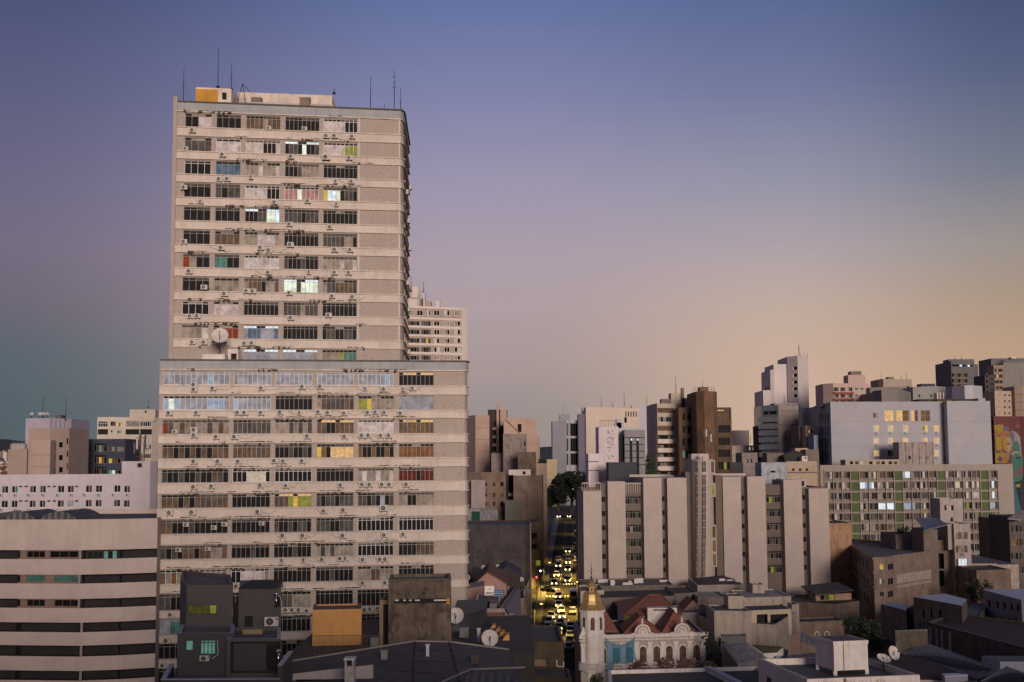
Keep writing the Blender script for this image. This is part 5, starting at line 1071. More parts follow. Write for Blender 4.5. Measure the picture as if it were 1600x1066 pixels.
# tall white stepped tower
wt = mat('tall_white', (.56,.51,.5), .85, .05, .1, .15, 2, .03)
F2 = Bld('white_stepped_tower', 'tallest white tower on the right skyline, stepped on its left', 'tower', [(ax(1350),610),(ax(1408),603),(ax(1466),612)], ay(134), 22, wt, par=.4)
for y in (190, 229, 267, 304, 343): F2.win(0, (ax(1383), ay(y), ax(1407), ay(y+15)), 'dd', 2, 'k', rev=.5)
for x in (1362, 1380): F2.win(0, (ax(x), ay(150), ax(x+7), ay(160)), 'd', 1, 'k', rev=.3)
F2.finish(); 
for x0, x1, y in ((1275,1352,176),(1256,1277,206),(1217,1258,320)): v = wing(F2, [(ax(x0),612),(ax(x1),611)], ay(y), 22, par=.3, part='stepped_wing'); v.finish()
v = wing(F2, [(ax(1242),615),(ax(1257),615)], ay(300), 6, mat('brown_shade'), base=40, par=.1, part='roof_vent'); v.finish()
antenna(ax(1417), ay(66), ay(134), 612, 'spiky antenna on the tallest white tower', 3, .16)
for x in (1425, 1445, 1462): antenna(ax(x), ay(105), ay(134), 613, 'thin rod, %s of three on the white tower roof edge' % {1425:'left',1445:'middle',1462:'right'}[x], 0, .08)
F3 = Bld('beige_low_tower', 'ochre-beige block between the concrete slab and the white hotel', 'building', [(gp_(1218),430),(gp_(1300),430)], gq(183), 12, mat('brown_shade'), par=.2); F3.finish()
F4 = Bld('cream_gap_block', 'cream block with lit corner, left of the white hotel', 'building', [(gp_(1298),425),(gp_(1395),425)], gq(183), 12, mat('cream_gap', (.45,.36,.22), .9, .15, .2), par=.2)
for y in (235, 315, 390): F4.win(0, (gp_(1320), gq(y), gp_(1380), gq(y+30)), 'dYvd' if y == 235 else 'dndd', 4, 'k')
F4.finish(); v = Bld('grey_far_flats', 'small grey flats showing above the cream block beside the hotel', 'building', [(gp_(1335),520),(gp_(1445),520)], gq(30), 12, og, par=.2); v.win(0, (gp_(1355), gq(70), gp_(1420), gq(125)), 'dgdd', 4, 'k'); v.finish()
v = Bld('blue_slab', 'small light blue wall between the cream block and the hotel', 'building', [(gp_(1393),415),(gp_(1440),415)], gq(290), 8, mat('light_blue_wall', (.24,.3,.38), .85, .1), par=.2); v.finish()
# peeling blue house + beige house with a shed roof behind the ribbed building
G1 = Bld('peeling_blue_house', 'small house with peeling pale blue wall behind the ribbed cream building', 'house', [(gp_(795),312),(gp_(1085),312)], gq(603), 8, mat('peeling_blue', (.36,.39,.44), .9, .15, .5, .8, 4, .1, stain=(.12,.11,.1), stain_amt=.7), par=.15); G1.win(0, (gp_(900), gq(695), gp_(958), gq(718)), 'd', 1, 'k'); G1.finish()
bg_ = mat('beige_house', (.4,.31,.24), .9, .12, .3, .5, 3)
G2 = Bld('beige_house', 'beige house with three small square windows beside the white hotel', 'house', [(gp_(1085),325),(gp_(1430),325)], gq(590), 10, bg_, par=.15)
for x in (1143, 1222, 1300): G2.win(0, (gp_(x), gq(670), gp_(x+30), gq(698)), 'd', 1, 'k', rev=.3)
mb = MB(); s_, zz = G2.pix(0, gp_(1200), gq(708)); G2.fbox(mb, 0, -.2, G2.fr(0)[3], zz-.25, zz, 0, .5, mat('brown_shade')); mb.build('ledge', G2.root)
G2.finish(); gable_house('gable_shed', 'dark gabled shed on top of the beige house', 'shed', gp_(1060), gp_(1300), (gp_(1185), gq(475)), gq(530), 330, 8, mat('dark_olive_wall'), mat('dark_slate'), base=G2.ztop-.6)
v = Bld('white_hut', 'tiny white hut on the beige house roof', 'hut', [(gp_(1258),327),(gp_(1320),327)], gq(530), 3, wht, base=G2.ztop-.6, par=.1); v.win(0, (gp_(1290), gq(540), gp_(1308), gq(562)), 'd', 1, 'k'); v.finish()
v = Bld('brown_rooftop_house', 'brown house stacked above the peeling blue one', 'house', [(gp_(860),335),(gp_(1060),335)], gq(495), 6, mat('brown_shade'), par=.15); v.finish()
v = Bld('brown_corner_house', 'brown house wedged between the beige house and the white hotel', 'house', [(gp_(1300),345),(gp_(1450),345)], gq(455), 8, mat('brown_shade'), par=.15); v.finish()
v = Bld('peach_chimney_house', 'tiny orange-brown upper storey above the dark gabled shed', 'house', [(gp_(1180),350),(gp_(1330),350)], gq(440), 6, bg_, par=.15); v.finish()
# ------------------------------------------------------------------ ribbed cream building
hx = lambda v: 890+v*.2875; hy = lambda v: 700+v*.2875
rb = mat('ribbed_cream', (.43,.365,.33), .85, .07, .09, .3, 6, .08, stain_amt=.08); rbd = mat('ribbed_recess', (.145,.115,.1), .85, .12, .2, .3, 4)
RBD = Bld('ribbed_building', 'wide cream building of tall blank vertical panels with a rounded central stair tower', 'building', [(hx(66),281.5),(hx(1392),288)], hy(235), 20, rbd, par=.4, roof=mat('roof_blue_grey', (.22,.215,.25), .8, .2, 0, .4, 3), ztop=None)
RBD.ztop = RBD.pix(0, hx(300), hy(222))[1]
fl = [200, 277, 353, 431, 508, 585, 662]
def rib(x0, x1, top, bot=1000, d=1.8):
    s0 = RBD.pix(0, hx(x0), hy(400))[0]; s1 = RBD.pix(0, hx(x1), hy(400))[0]; zt = RBD.pix(0, hx(x0), hy(top))[1]
    mb = MB(); RBD.fbox(mb, 0, s0, s1, 0, zt, -6, d, rb); mb.build('rib_panel', RBD.root)
    return s0, s1, zt
RIBS = [(68,166,234),(201,296,182),(394,493,162),(523,628,163),(824,922,157),(957,1055,155),(1153,1252,173),(1289,1395,220)]
for r in RIBS: rib(*r)
def recess(x0, x1, top, kind):
    s0 = RBD.pix(0, hx(x0), hy(400))[0]; s1 = RBD.pix(0, hx(x1), hy(400))[0]; zt = RBD.pix(0, hx(x0), hy(top))[1]
    if zt > RBD.ztop: mb = MB(); RBD.fbox(mb, 0, s0, s1, RBD.ztop-.5, zt, -5, -.02, rbd); mb.build('upper_wall', RBD.root)
    for k in range(7):
        za = RBD.pix(0, hx(505), hy(fl[k]-14))[1]; zb_ = RBD.pix(0, hx(505), hy(fl[k]+14))[1]
        if kind == 's':
            w_ = (s1-s0); RBD.win(0, (s0+w_*.22, s0+w_*.82, zb_, za), 'd', 1, 'k', rev=.25, px=False)
        else:
            zc = RBD.pix(0, hx(505), hy(fl[k]+84-(k*0)))[1]; 
            z1_ = RBD.pix(0, hx(505), hy(fl[k]+62))[1]; z0_ = RBD.pix(0, hx(505), hy(fl[k]+104))[1]
            if k < 6: RBD.win(0, (s0+.2, s1-.2, z0_, z1_), random.choice(('dgqddg','dgddgd','gqddgd','ddkqdd','ddggdn','dndgdd','ddvddd')), 6, 'g', transom=.75, rev=.35, px=False, fw=.05)
for x0, x1, t, k in ((166,201,190,'s'),(296,394,190,'w'),(493,523,165,'s'),(922,957,160,'s'),(1055,1153,200,'w'),(1252,1289,215,'s')): recess(x0, x1, t, k)
for x0, x1 in ((628,668),(790,826)): recess(x0, x1, 150, 's')
# side wing roof bars, upper rails
for x0, x1, y in ((68,166,188),(296,394,190)):
    mb = MB()
    s0 = RBD.pix(0, hx(x0), 760)[0]; s1 = RBD.pix(0, hx(x1), 760)[0]; zt = RBD.pix(0, hx(x0), hy(y))[1]
    RBD.fbox(mb, 0, s0, s1, zt-.25, zt, -.1, .1, rb)
    for k in range(9): s_ = s0+(s1-s0)*k/8; RBD.fbox(mb, 0, s_-.05, s_+.05, zt-2.2, zt-.25, 0, .1, rb)
    mb.build('roof_pergola', RBD.root)
mb = MB(); xx = mat('roof_blue_grey')
for x0, x1, y in ((392,625,146),(818,1052,140)):
    s0 = RBD.pix(0, hx(x0), 760)[0]; s1 = RBD.pix(0, hx(x1), 760)[0]; zt = RBD.pix(0, hx(x0), hy(y+15))[1]; RBD.fbox(mb, 0, s0, s1, RBD.ztop-1, zt-.03, -13, -.1, xx); RBD.fbox(mb, 0, s0, s1, RBD.ztop-1, zt+.5, -14, -12.9, rb)
mb.build('roof_deck', RBD.root)
# rounded stair tower
zt = RBD.pix(0, hx(700), hy(62))[1]; s0 = RBD.pix(0, hx(666), 800)[0]; s1 = RBD.pix(0, hx(790), 800)[0]; c = RBD.pt(0, (s0+s1)/2, 0, -3.5); R_ = (s1-s0)/2; mb = MB(); pts = []
for k in range(17):
    t = math.pi*(1+k/16); pts.append((c.x+R_*math.cos(t), c.y-3.5+5.0*math.sin(t)*1.0))
pts += [(c.x+R_, c.y+5), (c.x-R_, c.y+5)]
mb.prism(pts, 0, zt, rb); mb.build('stair_tower', RBD.root)
v = Bld('', '', '', [(hx(662),283),(hx(756),283)], hy(32), 5, rb, base=zt-1, root=RBD.root, part='stair_tower_room', par=.2); v.finish()
dish(P(hx(722), hy(58), 280)-Vector((0,0,.3)), .55, .1, .4, 'white dish on top of the rounded cream stair tower', stand=.8)
fm = frm('b')
for x in (700, 729):
    for k, y in enumerate((100,165,203,240,276,316,354,393,431,468,507,545,582,622,660,700)):
        p = P(hx(x), hy(y), c.y-8.2); ht = .55 if k else .9; t = math.asin(max(-.95, min(.95, (p.x-c.x)/R_))); Y = c.y-3.5-5.0*math.cos(t); mb = MB(); mb.box(p.x-.42, p.x+.42, Y-.05, Y+.3, p.z-ht-.3, p.z+ht+.2, G('n' if k % 3 else 'g')); mb.box(p.x-.04, p.x+.04, Y-.09, Y-.05, p.z-ht-.3, p.z+ht+.2, fm); mb.box(p.x-.42, p.x+.42, Y-.085, Y-.05, p.z-.1, p.z+.0, fm)
        mb.build('window', RBD.root)
for y, kx in ((103,'n'),(228,'k'),(455,'q'),(530,'D'),(605,'D')):
    p = P(hx(775), hy(y), c.y-6); t = .72; Y = c.y-3.5-5.0*math.cos(math.asin(.78)); p.x = c.x+R_*.78; mb = MB(); mb.box(p.x-.55, p.x+.5, Y-.9, Y+.3, p.z-1.5, p.z+1.5, rb); mb.box(p.x-.35, p.x+.3, Y-.93, Y-.9, p.z-1.2, p.z+1.2, G(kx)); mb.build('bay_window', RBD.root)
v = wing(RBD, [(hx(628),283.5),(hx(668),283.5)], hy(130), 8, rbd, par=.2, part='link_wall'); v.finish(); v = wing(RBD, [(hx(790),283.5),(hx(826),283.5)], hy(150), 8, rbd, par=.2, part='link_wall'); v.finish()
v = wing(RBD, [(hx(1150),297),(hx(1285),297)], hy(168), 6, rb, par=.2, part='rear_wing'); v.win(0, (hx(1255), hy(182), hx(1275), hy(208)), 'd', 1, 'k'); v.finish()
RBD.finish()
for k in range(5):
    p = RBD.pt(0, RBD.pix(0, hx(634), hy(230))[0], RBD.pix(0, hx(634), hy(232+k*77))[1], .1); r = copy_tree(AC0[0]); r.location = p; r.scale = (1,1,1); r.rotation_euler = (0,0,0)
    tag(r, 'air conditioner left of the rounded stair tower, %s from the top' % ORD[k], 'air conditioner', 'air conditioners beside the cream stair tower')
# weathered brick side building
WBk = Bld('mottled_wall_building', 'blank orange-brown weathered wall directly right of the ribbed building', 'building', [(1293,297),(1330,299)], 818, 16, mat('orange_brown_render', (.4,.24,.15), .95, .2, .35, .5, 5, .15, stain=(.12,.08,.055), stain_amt=.75), par=.2, coping=mat('old_grey_render')); WBk.finish()
# ------------------------------------------------------------------ green panelled office grid
nx = lambda v: 1250+v*.24390; ny = lambda v: 700+v*.24390
gb = mat('grid_frame', (.29,.25,.225), .85, .1, .2, .3, 3, .05); grn = mat('moss_green_panel', (.055,.085,.018), .7, .25, .2, .5, 3, 0)
GB = Bld('grid_building', 'long office building with a grid of windows and green vertical panels', 'office building', [(nx(128),374),(nx(1362),377)], ny(112), 16, gb, par=.3)
gc = [(165,218),(221,270),(274,327),(330,382,'G'),(388,443),(447,498),(502,553),(557,607),(610,660,'G'),(665,718),(722,773),(777,828),(832,882),(885,936,'G'),(942,994),(998,1050),(1053,1103),(1107,1158),(1163,1215,'G'),(1218,1270)]
gr = [147+67*k for k in range(10)]
lit = {(0,9):'CLL',(1,4):'LLC',(1,5):'CLg',(3,6):'LLL',(3,7):'LLL',(3,9):'CC',(3,10):'Cg',(1,15):'WWg',(1,16):'vWg',(1,17):'WnW',(1,19):'gLg',(3,16):'gkd',(5,16):'gCg',(0,5):'vnW',(0,6):'vnn',(2,19):'vLv',(3,19):'CCg'}
zr = [(GB.pix(0, 1400, ny(a+4))[1], GB.pix(0, 1400, ny(a+46))[1], GB.pix(0, 1400, ny(a+67))[1]) for a in gr]
rg = random.Random(12)
nwin = 0; stuff_holes = []
for ci, cc in enumerate(gc):
    s0 = GB.pix(0, nx(cc[0]), 800)[0]; s1 = GB.pix(0, nx(cc[1]), 800)[0]
    if len(cc) == 3:
        mb = MB()
        for z1_, z0_, zn in zr: GB.fbox(mb, 0, s0+.1, s1-.1, zn+.35, z1_, -.15, .04, grn)
        mb.build('green_panel', GB.root); continue
    for ri, (z1_, z0_, zn) in enumerate(zr):
        vis = ri < 4 or (ri < 7 and (ci <= 7 and ri*1 >= 4)) or (ci >= 14 and ri < 9) or ri == 4
        if not vis: continue
        p = lit.get((ri, ci)) or ''.join(rg.choice('gdnvgdvngdw') for _ in range(3))
        if nwin < 96: GB.win(0, (s0+.1, s1-.1, z0_, z1_), p, 3, 'g', rev=.2, px=False, fw=.05)
        else:
            stuff_holes.append((s0+.1, s1-.1, z0_, z1_, p))
        nwin += 1
if stuff_holes:
    mb = MB()
    for s0, s1, z0_, z1_, p in stuff_holes:
        GB.hole(0, s0, s1, z0_, z1_, .2)
        for k in range(3): a = s0+(s1-s0)*k/3; b = s0+(s1-s0)*(k+1)/3; GB.fq(mb, 0, a, b, z0_, z1_, -.2, G(p[k])); GB.fbox(mb, 0, a-.03, a+.03, z0_, z1_, -.19, -.1, frm('b'))
    o = mb.build('window', GB.root); o['kind'] = 'stuff'
mb = MB()
for ri, (z1_, z0_, zn) in enumerate(zr): GB.fbox(mb, 0, GB.pix(0, nx(163), 800)[0], GB.pix(0, nx(1272), 800)[0], zn-.02, zn+.28, 0, .45, gb)
GB.fbox(mb, 0, GB.pix(0, nx(163), 800)[0], GB.pix(0, nx(1272), 800)[0], zr[0][0]+.1, zr[0][0]+.4, 0, .45, gb); mb.build('floor_slab', GB.root)
mb = MB()
for x in [c_[0]-3 for c_ in gc]+[1273]: s_ = GB.pix(0, nx(x), 800)[0]; GB.fbox(mb, 0, s_-.1, s_+.12, 0, zr[0][0]+.4, 0, .48, gb)
mb.build('mullion_fin', GB.root); mb = MB(); pm = mat('sill_panel', (.2,.17,.14), .8, .2, .2)
for z1_, z0_, zn in zr: GB.fbox(mb, 0, GB.pix(0, nx(166), 800)[0], GB.pix(0, nx(1268), 800)[0], zn+.32, z0_-.02, 0, .03, pm)
mb.build('sill_panel', GB.root); GB.finish()
k = 0
for ri, cl in ((0,(0,12,14,15,17,19)),(1,(2,4,7,10,11,12,14,15,17)),(2,(4,9,12)),(3,(4,7)),(0,(5,))):
    for ci in cl:
        x = (gc[ci][0]+gc[ci][1])/2; k += 1
        place_ac(GB, 0, nx(x), ny(gr[ri]+50), 'air conditioner under the window in row %s, bay %s of the green-panelled grid building' % (ORD[ri], ORD[ci] if ci < 14 else 'number %d' % (ci+1)), .8, 1, 'air conditioners on the grid building', .05)
# ------------------------------------------------------------------ white hotel with lit windows
ox = lambda v: 1160+v*.275; oy = lambda v: 520+v*.275
hw_ = mat('hotel_white', (.32,.32,.355), .85, .06, .1, .15, 3, .04); hwb = mat('hotel_blue', (.24,.25,.32), .85, .06, .1, .15, 3, .04)
HT = Bld('white_hotel', 'long white block with warm lit windows behind the green-panelled building', 'hotel', [(ox(430),438),(ox(500),405),(ox(1142),409),(ox(1162),405),(ox(1408),407)], oy(417), 22, hw_, par=.4)
for r in range(4):
    y0 = (460,532,600,670)[r]
    for x in (440,455,472,487): HT.win(0, (ox(x-5), oy(y0), ox(x+5), oy(y0+52)), 'g', 1, 'b', rev=.2, fw=.06)
for x0, x1 in ((742,775),): HT.win(1, (ox(x0), oy(455), ox(x1), oy(485)), 'nv', 2, 'W', rev=.12)
for x0, x1, p in ((806,863,'YnY'),(873,948,'DYYD'),(958,1000,'Yn'),(1012,1068,'DYn')): HT.win(1, (ox(x0), oy(440), ox(x1), oy(503)), p, 2, 'b', transom=.55, tp=p, rev=.15, fw=.08)
k = 0
for r, (a, b) in enumerate(((525,562),(597,630),(668,702))):
    for c_, x in enumerate((762,842,928,1038,1104)):
        if r == 2 and c_ in (2, 3): continue
        p = 'dg' if (r, c_) == (2, 1) else ('kY' if (r, c_) == (0, 3) else random.choice(('YY','YW','WY'))); HT.win(1, (ox(x-17), oy(a), ox(x+17), oy(b)), p, 2, 'W', rev=.12, fw=.09)
        place_ac(HT, 1, ox(x), oy(b+9), 'air conditioner under the %s lit window of the white hotel, %s full row' % (ORD[c_], ORD[r]), .9, 1, 'air conditioners on the white hotel', .03)
mb = MB()
for y in (505, 576, 650):
    for i, xr in ((1, 600), (3, 1300)): s_, zz = HT.pix(i, ox(xr), oy(y)); HT.fbox(mb, i, 0, HT.fr(i)[3], zz-.07, zz+.07, 0, .04, mat('hotel_joint', (.28,.27,.3), .9))
mb.build('joint', HT.root)
HT.block('side_face_tint', 0, 0, 0.02, 0, 1, -.3, -.2, hwb); HT.finish()
v = wing(HT, [(ox(430),437),(ox(470),425),(ox(560),412)], oy(402), 8, mat('roof_blue_grey'), base=HT.ztop-1, par=0, part='roof_screen') if False else None
gable_house('hotel_roof_shed', 'low bluish pitched roof at the left end of the white hotel roof', 'shed', ox(445), ox(545), (ox(480), oy(402)), oy(418), 420, 12, hwb, mat('roof_blue_grey'), base=HT.ztop-1)
v = Bld('roof_terrace_room', 'long low dark rooftop room with a yellowish band on the white hotel', 'rooftop room', [(ox(1000),420),(ox(1340),420)], oy(378), 6, mat('dark_olive_wall'), base=HT.ztop-1, par=.1, coping=mat('roof_blue_grey')); v.win(0, (ox(1050), oy(382), ox(1330), oy(402)), 'qdqDdqqd', 10, 'k', rev=.1, fw=.04); v.finish()
v = Bld('white_roof_end', 'white stub wall at the right end of the hotel roof', 'wall', [(ox(1340),409),(ox(1380),409)], oy(372), 4, hw_, base=HT.ztop-1, par=.1); v.finish()
v = Bld('metal_tank_house', 'bluish-white curved metal tank room above the hotel roof', 'tank room', [(ox(1190),430),(ox(1262),424),(ox(1310),424),(ox(1362),430)], oy(305), 6, blw, base=HT.ztop-1, par=.1); v.finish()
v = wing(v, [(ox(1200),432),(ox(1382),425)], oy(350), 1, mat('coping_dark'), base=HT.ztop-1, par=0, part='slanting_roof') if False else None
v = Bld('weathered_rooftop_block', 'streaked grey concrete rooftop box between the hotel and the grid building', 'rooftop box', [(ox(890),392),(ox(1083),392)], oy(622), 7, mat('streaked_concrete', (.33,.28,.26), .9, .2, 1.0, .5, 4, .1, stain=(.1,.08,.07), stain_amt=.5), base=30, par=.2); v.base; 
mb = MB()
for k in range(6): s_ = v.fr(0)[3]*k/5; v.fbox(mb, 0, s_-.2, s_+.2, 30, v.ztop, 0, .25, mat('streaked_concrete'))
mb.build('pilaster', v.root)
for x in (950, 1010, 1048): v.win(0, (ox(x-8), oy(700), ox(x+8), oy(718)), 'd', 1, 'k')
v.finish()
v = Bld('rooftop_strip', 'long low cream rooftop hut with small openings on the grid building', 'rooftop hut', [(ox(585),388),(ox(890),388)], oy(722), 6, mat('cream_gap') if False else mat('old_cream', (.4,.33,.26), .9, .2, .3), base=30, par=.1, coping=mat('coping_dark'))
for k, x in enumerate((620,650,680,730,770,800,840,870)): v.win(0, (ox(x-10), oy(731), ox(x+10), oy(748)), 'dgWdnddg'[k], 1, 'k')
v.finish()
# ------------------------------------------------------------------ right skyline
pb = mat('pink_beige', (.44,.33,.29), .85, .08, .15, .15, 2, .04)
J1 = Bld('pink_flats', 'pink-beige flats with reddish balcony lines, left of the round grey building', 'apartment building', [(ox(457),560),(ox(515),555),(ox(722),560)], oy(291), 14, pb, par=.3, coping=mat('pink_trim', (.4,.2,.18), .9))
for y in (310, 346, 382): 
    for x0, x1 in ((516,548),(556,586),(596,626)): J1.win(1, (ox(x0), oy(y), ox(x1), oy(y+24)), random.choice(('gdg','vgd')), 3, 'b', rev=.2, fw=.08)
    for x0, x1 in ((640,664),(672,694),(704,718)): J1.win(1, (ox(x0), oy(y+2), ox(x1), oy(y+16)), 'dv', 2, 'W', rev=.1, fw=.1)
mb = MB()
for y in (338, 374): s0 = J1.pix(1, ox(516), oy(y))[0]; s1, zz = J1.pix(1, ox(628), oy(y)); J1.fbox(mb, 1, s0, s1, zz-1.0, zz, 0, .8, mat('red_balcony', (.22,.07,.05), .8))
mb.build('balcony', J1.root); J1.finish()
v = wing(J1, [(ox(600),565),(ox(698),565)], oy(240), 8, base=J1.ztop-1, par=.2, part='penthouse'); v.finish(); v = wing(J1, [(ox(616),566),(ox(676),566)], oy(219), 5, mat('brown_shade'), base=J1.ztop-1, par=.1, part='tank_room'); v.finish()
gr_ = mat('round_grey', (.2,.185,.175), .85, .12, .2, .2, 2)
J2 = Bld('round_grey_building', 'grey-brown building with a curved ribbed front and a higher block behind', 'building', [(ox(725),545),(ox(745),528),(ox(790),520),(ox(880),519),(ox(925),526),(ox(965),545)], oy(343), 16, gr_, par=.3)
J2.ztop = J2.ztop; J2.finish(); 
v = wing(J2, [(ox(724),556),(ox(928),552)], oy(311), 12, gr_, par=.2, part='rear_wing'); v.finish()
v = wing(J2, [(ox(770),566),(ox(800),562),(ox(830),563),(ox(963),566)], oy(266), 12, mat('grey_beige', (.34,.28,.24), .85, .1, .2), par=.2, part='upper_block')
for y in (305, 330): v.win(2, (ox(935), oy(y), ox(950), oy(y+14)), 'd', 1, 'k')
v.finish(); v = wing(J2, [(ox(828),568),(ox(860),568)], oy(251), 4, mat('brown_shade'), base=50, par=.1, part='roof_vent'); v.finish()
for x in (788, 903, 933): antenna(ox(x), oy({788:228,903:232,933:225}[x]), oy(264), 566, 'thin antenna above the round grey building, %s of three' % {788:'left',903:'middle',933:'right'}[x], 0, .08)
J3 = Bld('pale_grey_block', 'pale grey stepped block right of the round grey building', 'building', [(ox(968),540),(ox(1100),535),(ox(1155),542)], oy(308), 12, mat('pale_grey', (.33,.33,.32), .85, .08, .1), par=.2)
for x in (992, 1060): J3.win(0, (ox(x), oy(350), ox(x+18), oy(368)), 'vg', 2, 'W')
J3.finish(); v = wing(J3, [(ox(1015),545),(ox(1095),545)], oy(290), 6, mat('dark_slate'), base=40, par=.1, part='roof_plant'); v.finish()
for x in (1105, 1120, 1138): v = wing(J3, [(ox(x),533),(ox(x+8),533)], oy(340), 4, wht, base=35, par=.1, part='chimney'); v.finish()
dgt = mat('dark_grey_tower', (.115,.115,.125), .8, .12, .15, .2, 2)
J4 = Bld('dark_grey_tower', 'dark grey tower with a lit roof terrace on the right skyline', 'tower', [(ox(1160),590),(ox(1185),582),(ox(1318),586)], oy(168), 16, dgt, par=.3)
for y in (230, 262, 292, 322, 352): J4.win(1, (ox(1190), oy(y), ox(1280), oy(y+22)), 'dDgDdDgd', 7, 'n', rev=.2, fw=.08)
J4.win(1, (ox(1190), oy(180), ox(1310), oy(194)), 'dddLdgLd', 8, 'k', rev=.2, fw=.06)
J4.finish(); v = wing(J4, [(ox(1318),588),(ox(1338),590)], oy(178), 12, dgt, par=.2, part='side_wing'); v.finish()
v = wing(J4, [(ox(1172),592),(ox(1316),592)], oy(151), 8, dgt, base=60, par=.2, part='penthouse'); v.finish()
for x in (1208, 1245): antenna(ox(x), oy(130), oy(152), 592, '%s short antenna on the dark grey tower' % ('left' if x == 1208 else 'right'), 1, .1)
J5 = Bld('tall_charcoal_tower', 'charcoal tower with beige windowed front at the right edge', 'tower', [(ox(1412),520),(ox(1640),520)], oy(146), 14, dgt, par=.3); J5.finish()
v = wing(J5, [(ox(1426),512),(ox(1482),512)], oy(184), 7, mat('beige_brown_far', (.25,.19,.14), .85, .12, .2), par=.2, part='window_bay')
for k in range(6): v.win(0, (ox(1432), oy(205+k*33), ox(1478), oy(222+k*33)), 'dYnd' if k == 1 else random.choice(('vdnd','dvdd','gdgd')), 4, 'k', rev=.15, fw=.07)
v.finish(); v = wing(J5, [(ox(1482),513),(ox(1640),513)], oy(170), 6, mat('grey_veil', (.2,.19,.18), .85, .15, .4), par=.2, part='front_slab'); v.finish()
v = wing(J5, [(ox(1528),511),(ox(1556),511)], oy(146), 4, wht, base=80, par=.1, part='roof_screen'); v.finish()
J6 = Bld('dark_slim_block', 'slim dark block with small windows left of the charcoal tower', 'building', [(ox(1376),505),(ox(1432),505)], oy(240), 12, mat('dark_slate'), par=.2)
for k in range(9): J6.win(0, (ox(1386), oy(256+k*30), ox(1404), oy(268+k*30)), 'g', 1, 'k'); J6.win(0, (ox(1412), oy(256+k*30), ox(1426), oy(268+k*30)), 'd', 1, 'k')
J6.finish(); v = wing(J6, [(ox(1384),505),(ox(1391),505)], oy(228), 2, mat('coping_dark'), base=60, par=.1, part='chimney'); v.finish()
J7 = Bld('beige_windowed_block', 'beige block with rows of small windows above the mural wall', 'apartment building', [(ox(1432),480),(ox(1548),480)], oy(332), 12, bg_, par=.2)
for r in range(5):
    for c_, x in enumerate((1455, 1491, 1517)): J7.win(0, (ox(x-(10 if c_ == 0 else 5)), oy(350+34*r), ox(x+(10 if c_ == 0 else 5)), oy(361+34*r)), 'v' if c_ == 0 else 'd', 1, 'W' if c_ == 0 else 'k', fw=.1)
J7.finish()
J8 = Bld('beige_slab', 'plain beige slab tower at the right edge of the photo', 'tower', [(ox(1545),478),(ox(1592),476),(ox(1640),482)], oy(304), 12, mat('beige_slab_wall', (.38,.28,.22), .85, .08, .15), par=.2)
mb = MB()
for y in (350, 395, 440, 485): s_, zz = J8.pix(0, ox(1560), oy(y)); J8.fbox(mb, 0, 0, J8.fr(0)[3], zz-.08, zz+.08, 0, .03, mat('joint_dark'))
mb.build('joint', J8.root); J8.finish()
# mural building
mx_ = lambda v: 1540+v*.11257; my_ = lambda v: 640+v*.11257
MU = Bld('mural_building', 'narrow building whose side wall carries a big painted mural, right edge', 'building', [(mx_(62),452),(mx_(108),450),(mx_(470),452),(mx_(560),456)], my_(97), 10, mat('mural_red', (.11,.03,.032), .8, .2, .15, .3, 2), par=.2)
for k in range(12): MU.win(0, (mx_(76), my_(155+k*118), mx_(106), my_(205+k*118)), 'd', 1, 'k')
mc = {'y': (.36,.23,.02), 'p': (.12,.06,.10), 'g': (.05,.17,.13), 'w': (.3,.27,.25), 'm': (.25,.06,.09), 'o': (.33,.15,.07), 'k': (.03,.02,.025), 't': (.03,.13,.15), 'v': (.14,.12,.2), 'b': (.35,.3,.2)}
mb = MB()
def mp(pts, c_, lay):
    out = []
    for x, y in pts: s_, zz = MU.pix(1, mx_(x), my_(y)); q_ = MU.pt(1, s_, zz, .012*lay); out.append(q_)
    mb.face(out, mat('mural_'+c_, tuple(v*.7 for v in mc[c_]), .8, .15, .1, .5, 0, 0))
mp([(110,760),(110,1700),(128,1700),(128,760)], 'w', 1)
mp([(350,290),(420,310),(480,380),(500,640),(505,700),(400,560),(380,440),(400,380)][::-1], 'w', 1)
mp([(395,450),(440,430),(470,500),(480,640),(520,660),(520,900),(500,980),(400,1010),(360,960),(365,860),(350,700),(380,620),(395,560)], 'g', 2)
mp([(365,1000),(480,990),(500,1500),(365,1500)], 't', 1); mp([(420,1040),(480,1030),(480,1080),(420,1075)], 'y', 3)
mp([(510,700),(520,900),(400,1000),(520,1500),(560,1500),(560,700)], 'k', 1)
mp([(245,240),(290,225),(330,260),(320,330),(380,310),(400,400),(385,560),(340,640),(270,740),(250,480)], 'v', 3)
mp([(125,205),(150,225),(175,205),(205,215),(238,190),(245,250),(240,310),(190,350),(140,320),(122,260)], 'y', 4)
mp([(130,300),(190,345),(245,300),(330,300),(350,370),(270,380),(190,385),(130,370)], 'o', 4)
mp([(128,380),(250,375),(345,390),(370,470),(360,560),(300,640),(330,600),(300,740),(135,745)], 'y', 5)
mp([(270,390),(345,390),(375,470),(330,560),(270,640),(300,470)], 'b', 6); mp([(235,420),(300,385),(290,500),(310,560),(250,590),(222,500)], 'y', 7)
mp([(265,498),(310,465),(365,458),(320,492)], 'm', 8); mp([(135,540),(185,590),(170,620),(140,600)], 'p', 7); mp([(215,540),(300,590),(300,610),(240,600)], 'p', 7)
mp([(155,690),(195,640),(250,690),(200,740)], 'p', 7); mp([(190,350),(212,368),(190,385),(170,368)], 'm', 7)
mp([(162,240),(182,215),(203,240),(182,265)], 'w', 6); mp([(175,240),(184,225),(193,240),(184,258)], 'p', 7)
for x0 in (135, 232): mp([(x0,390),(x0+9,395),(x0+2,460),(x0+14,560),(x0+5,560),(x0-8,460)], 'p', 8)
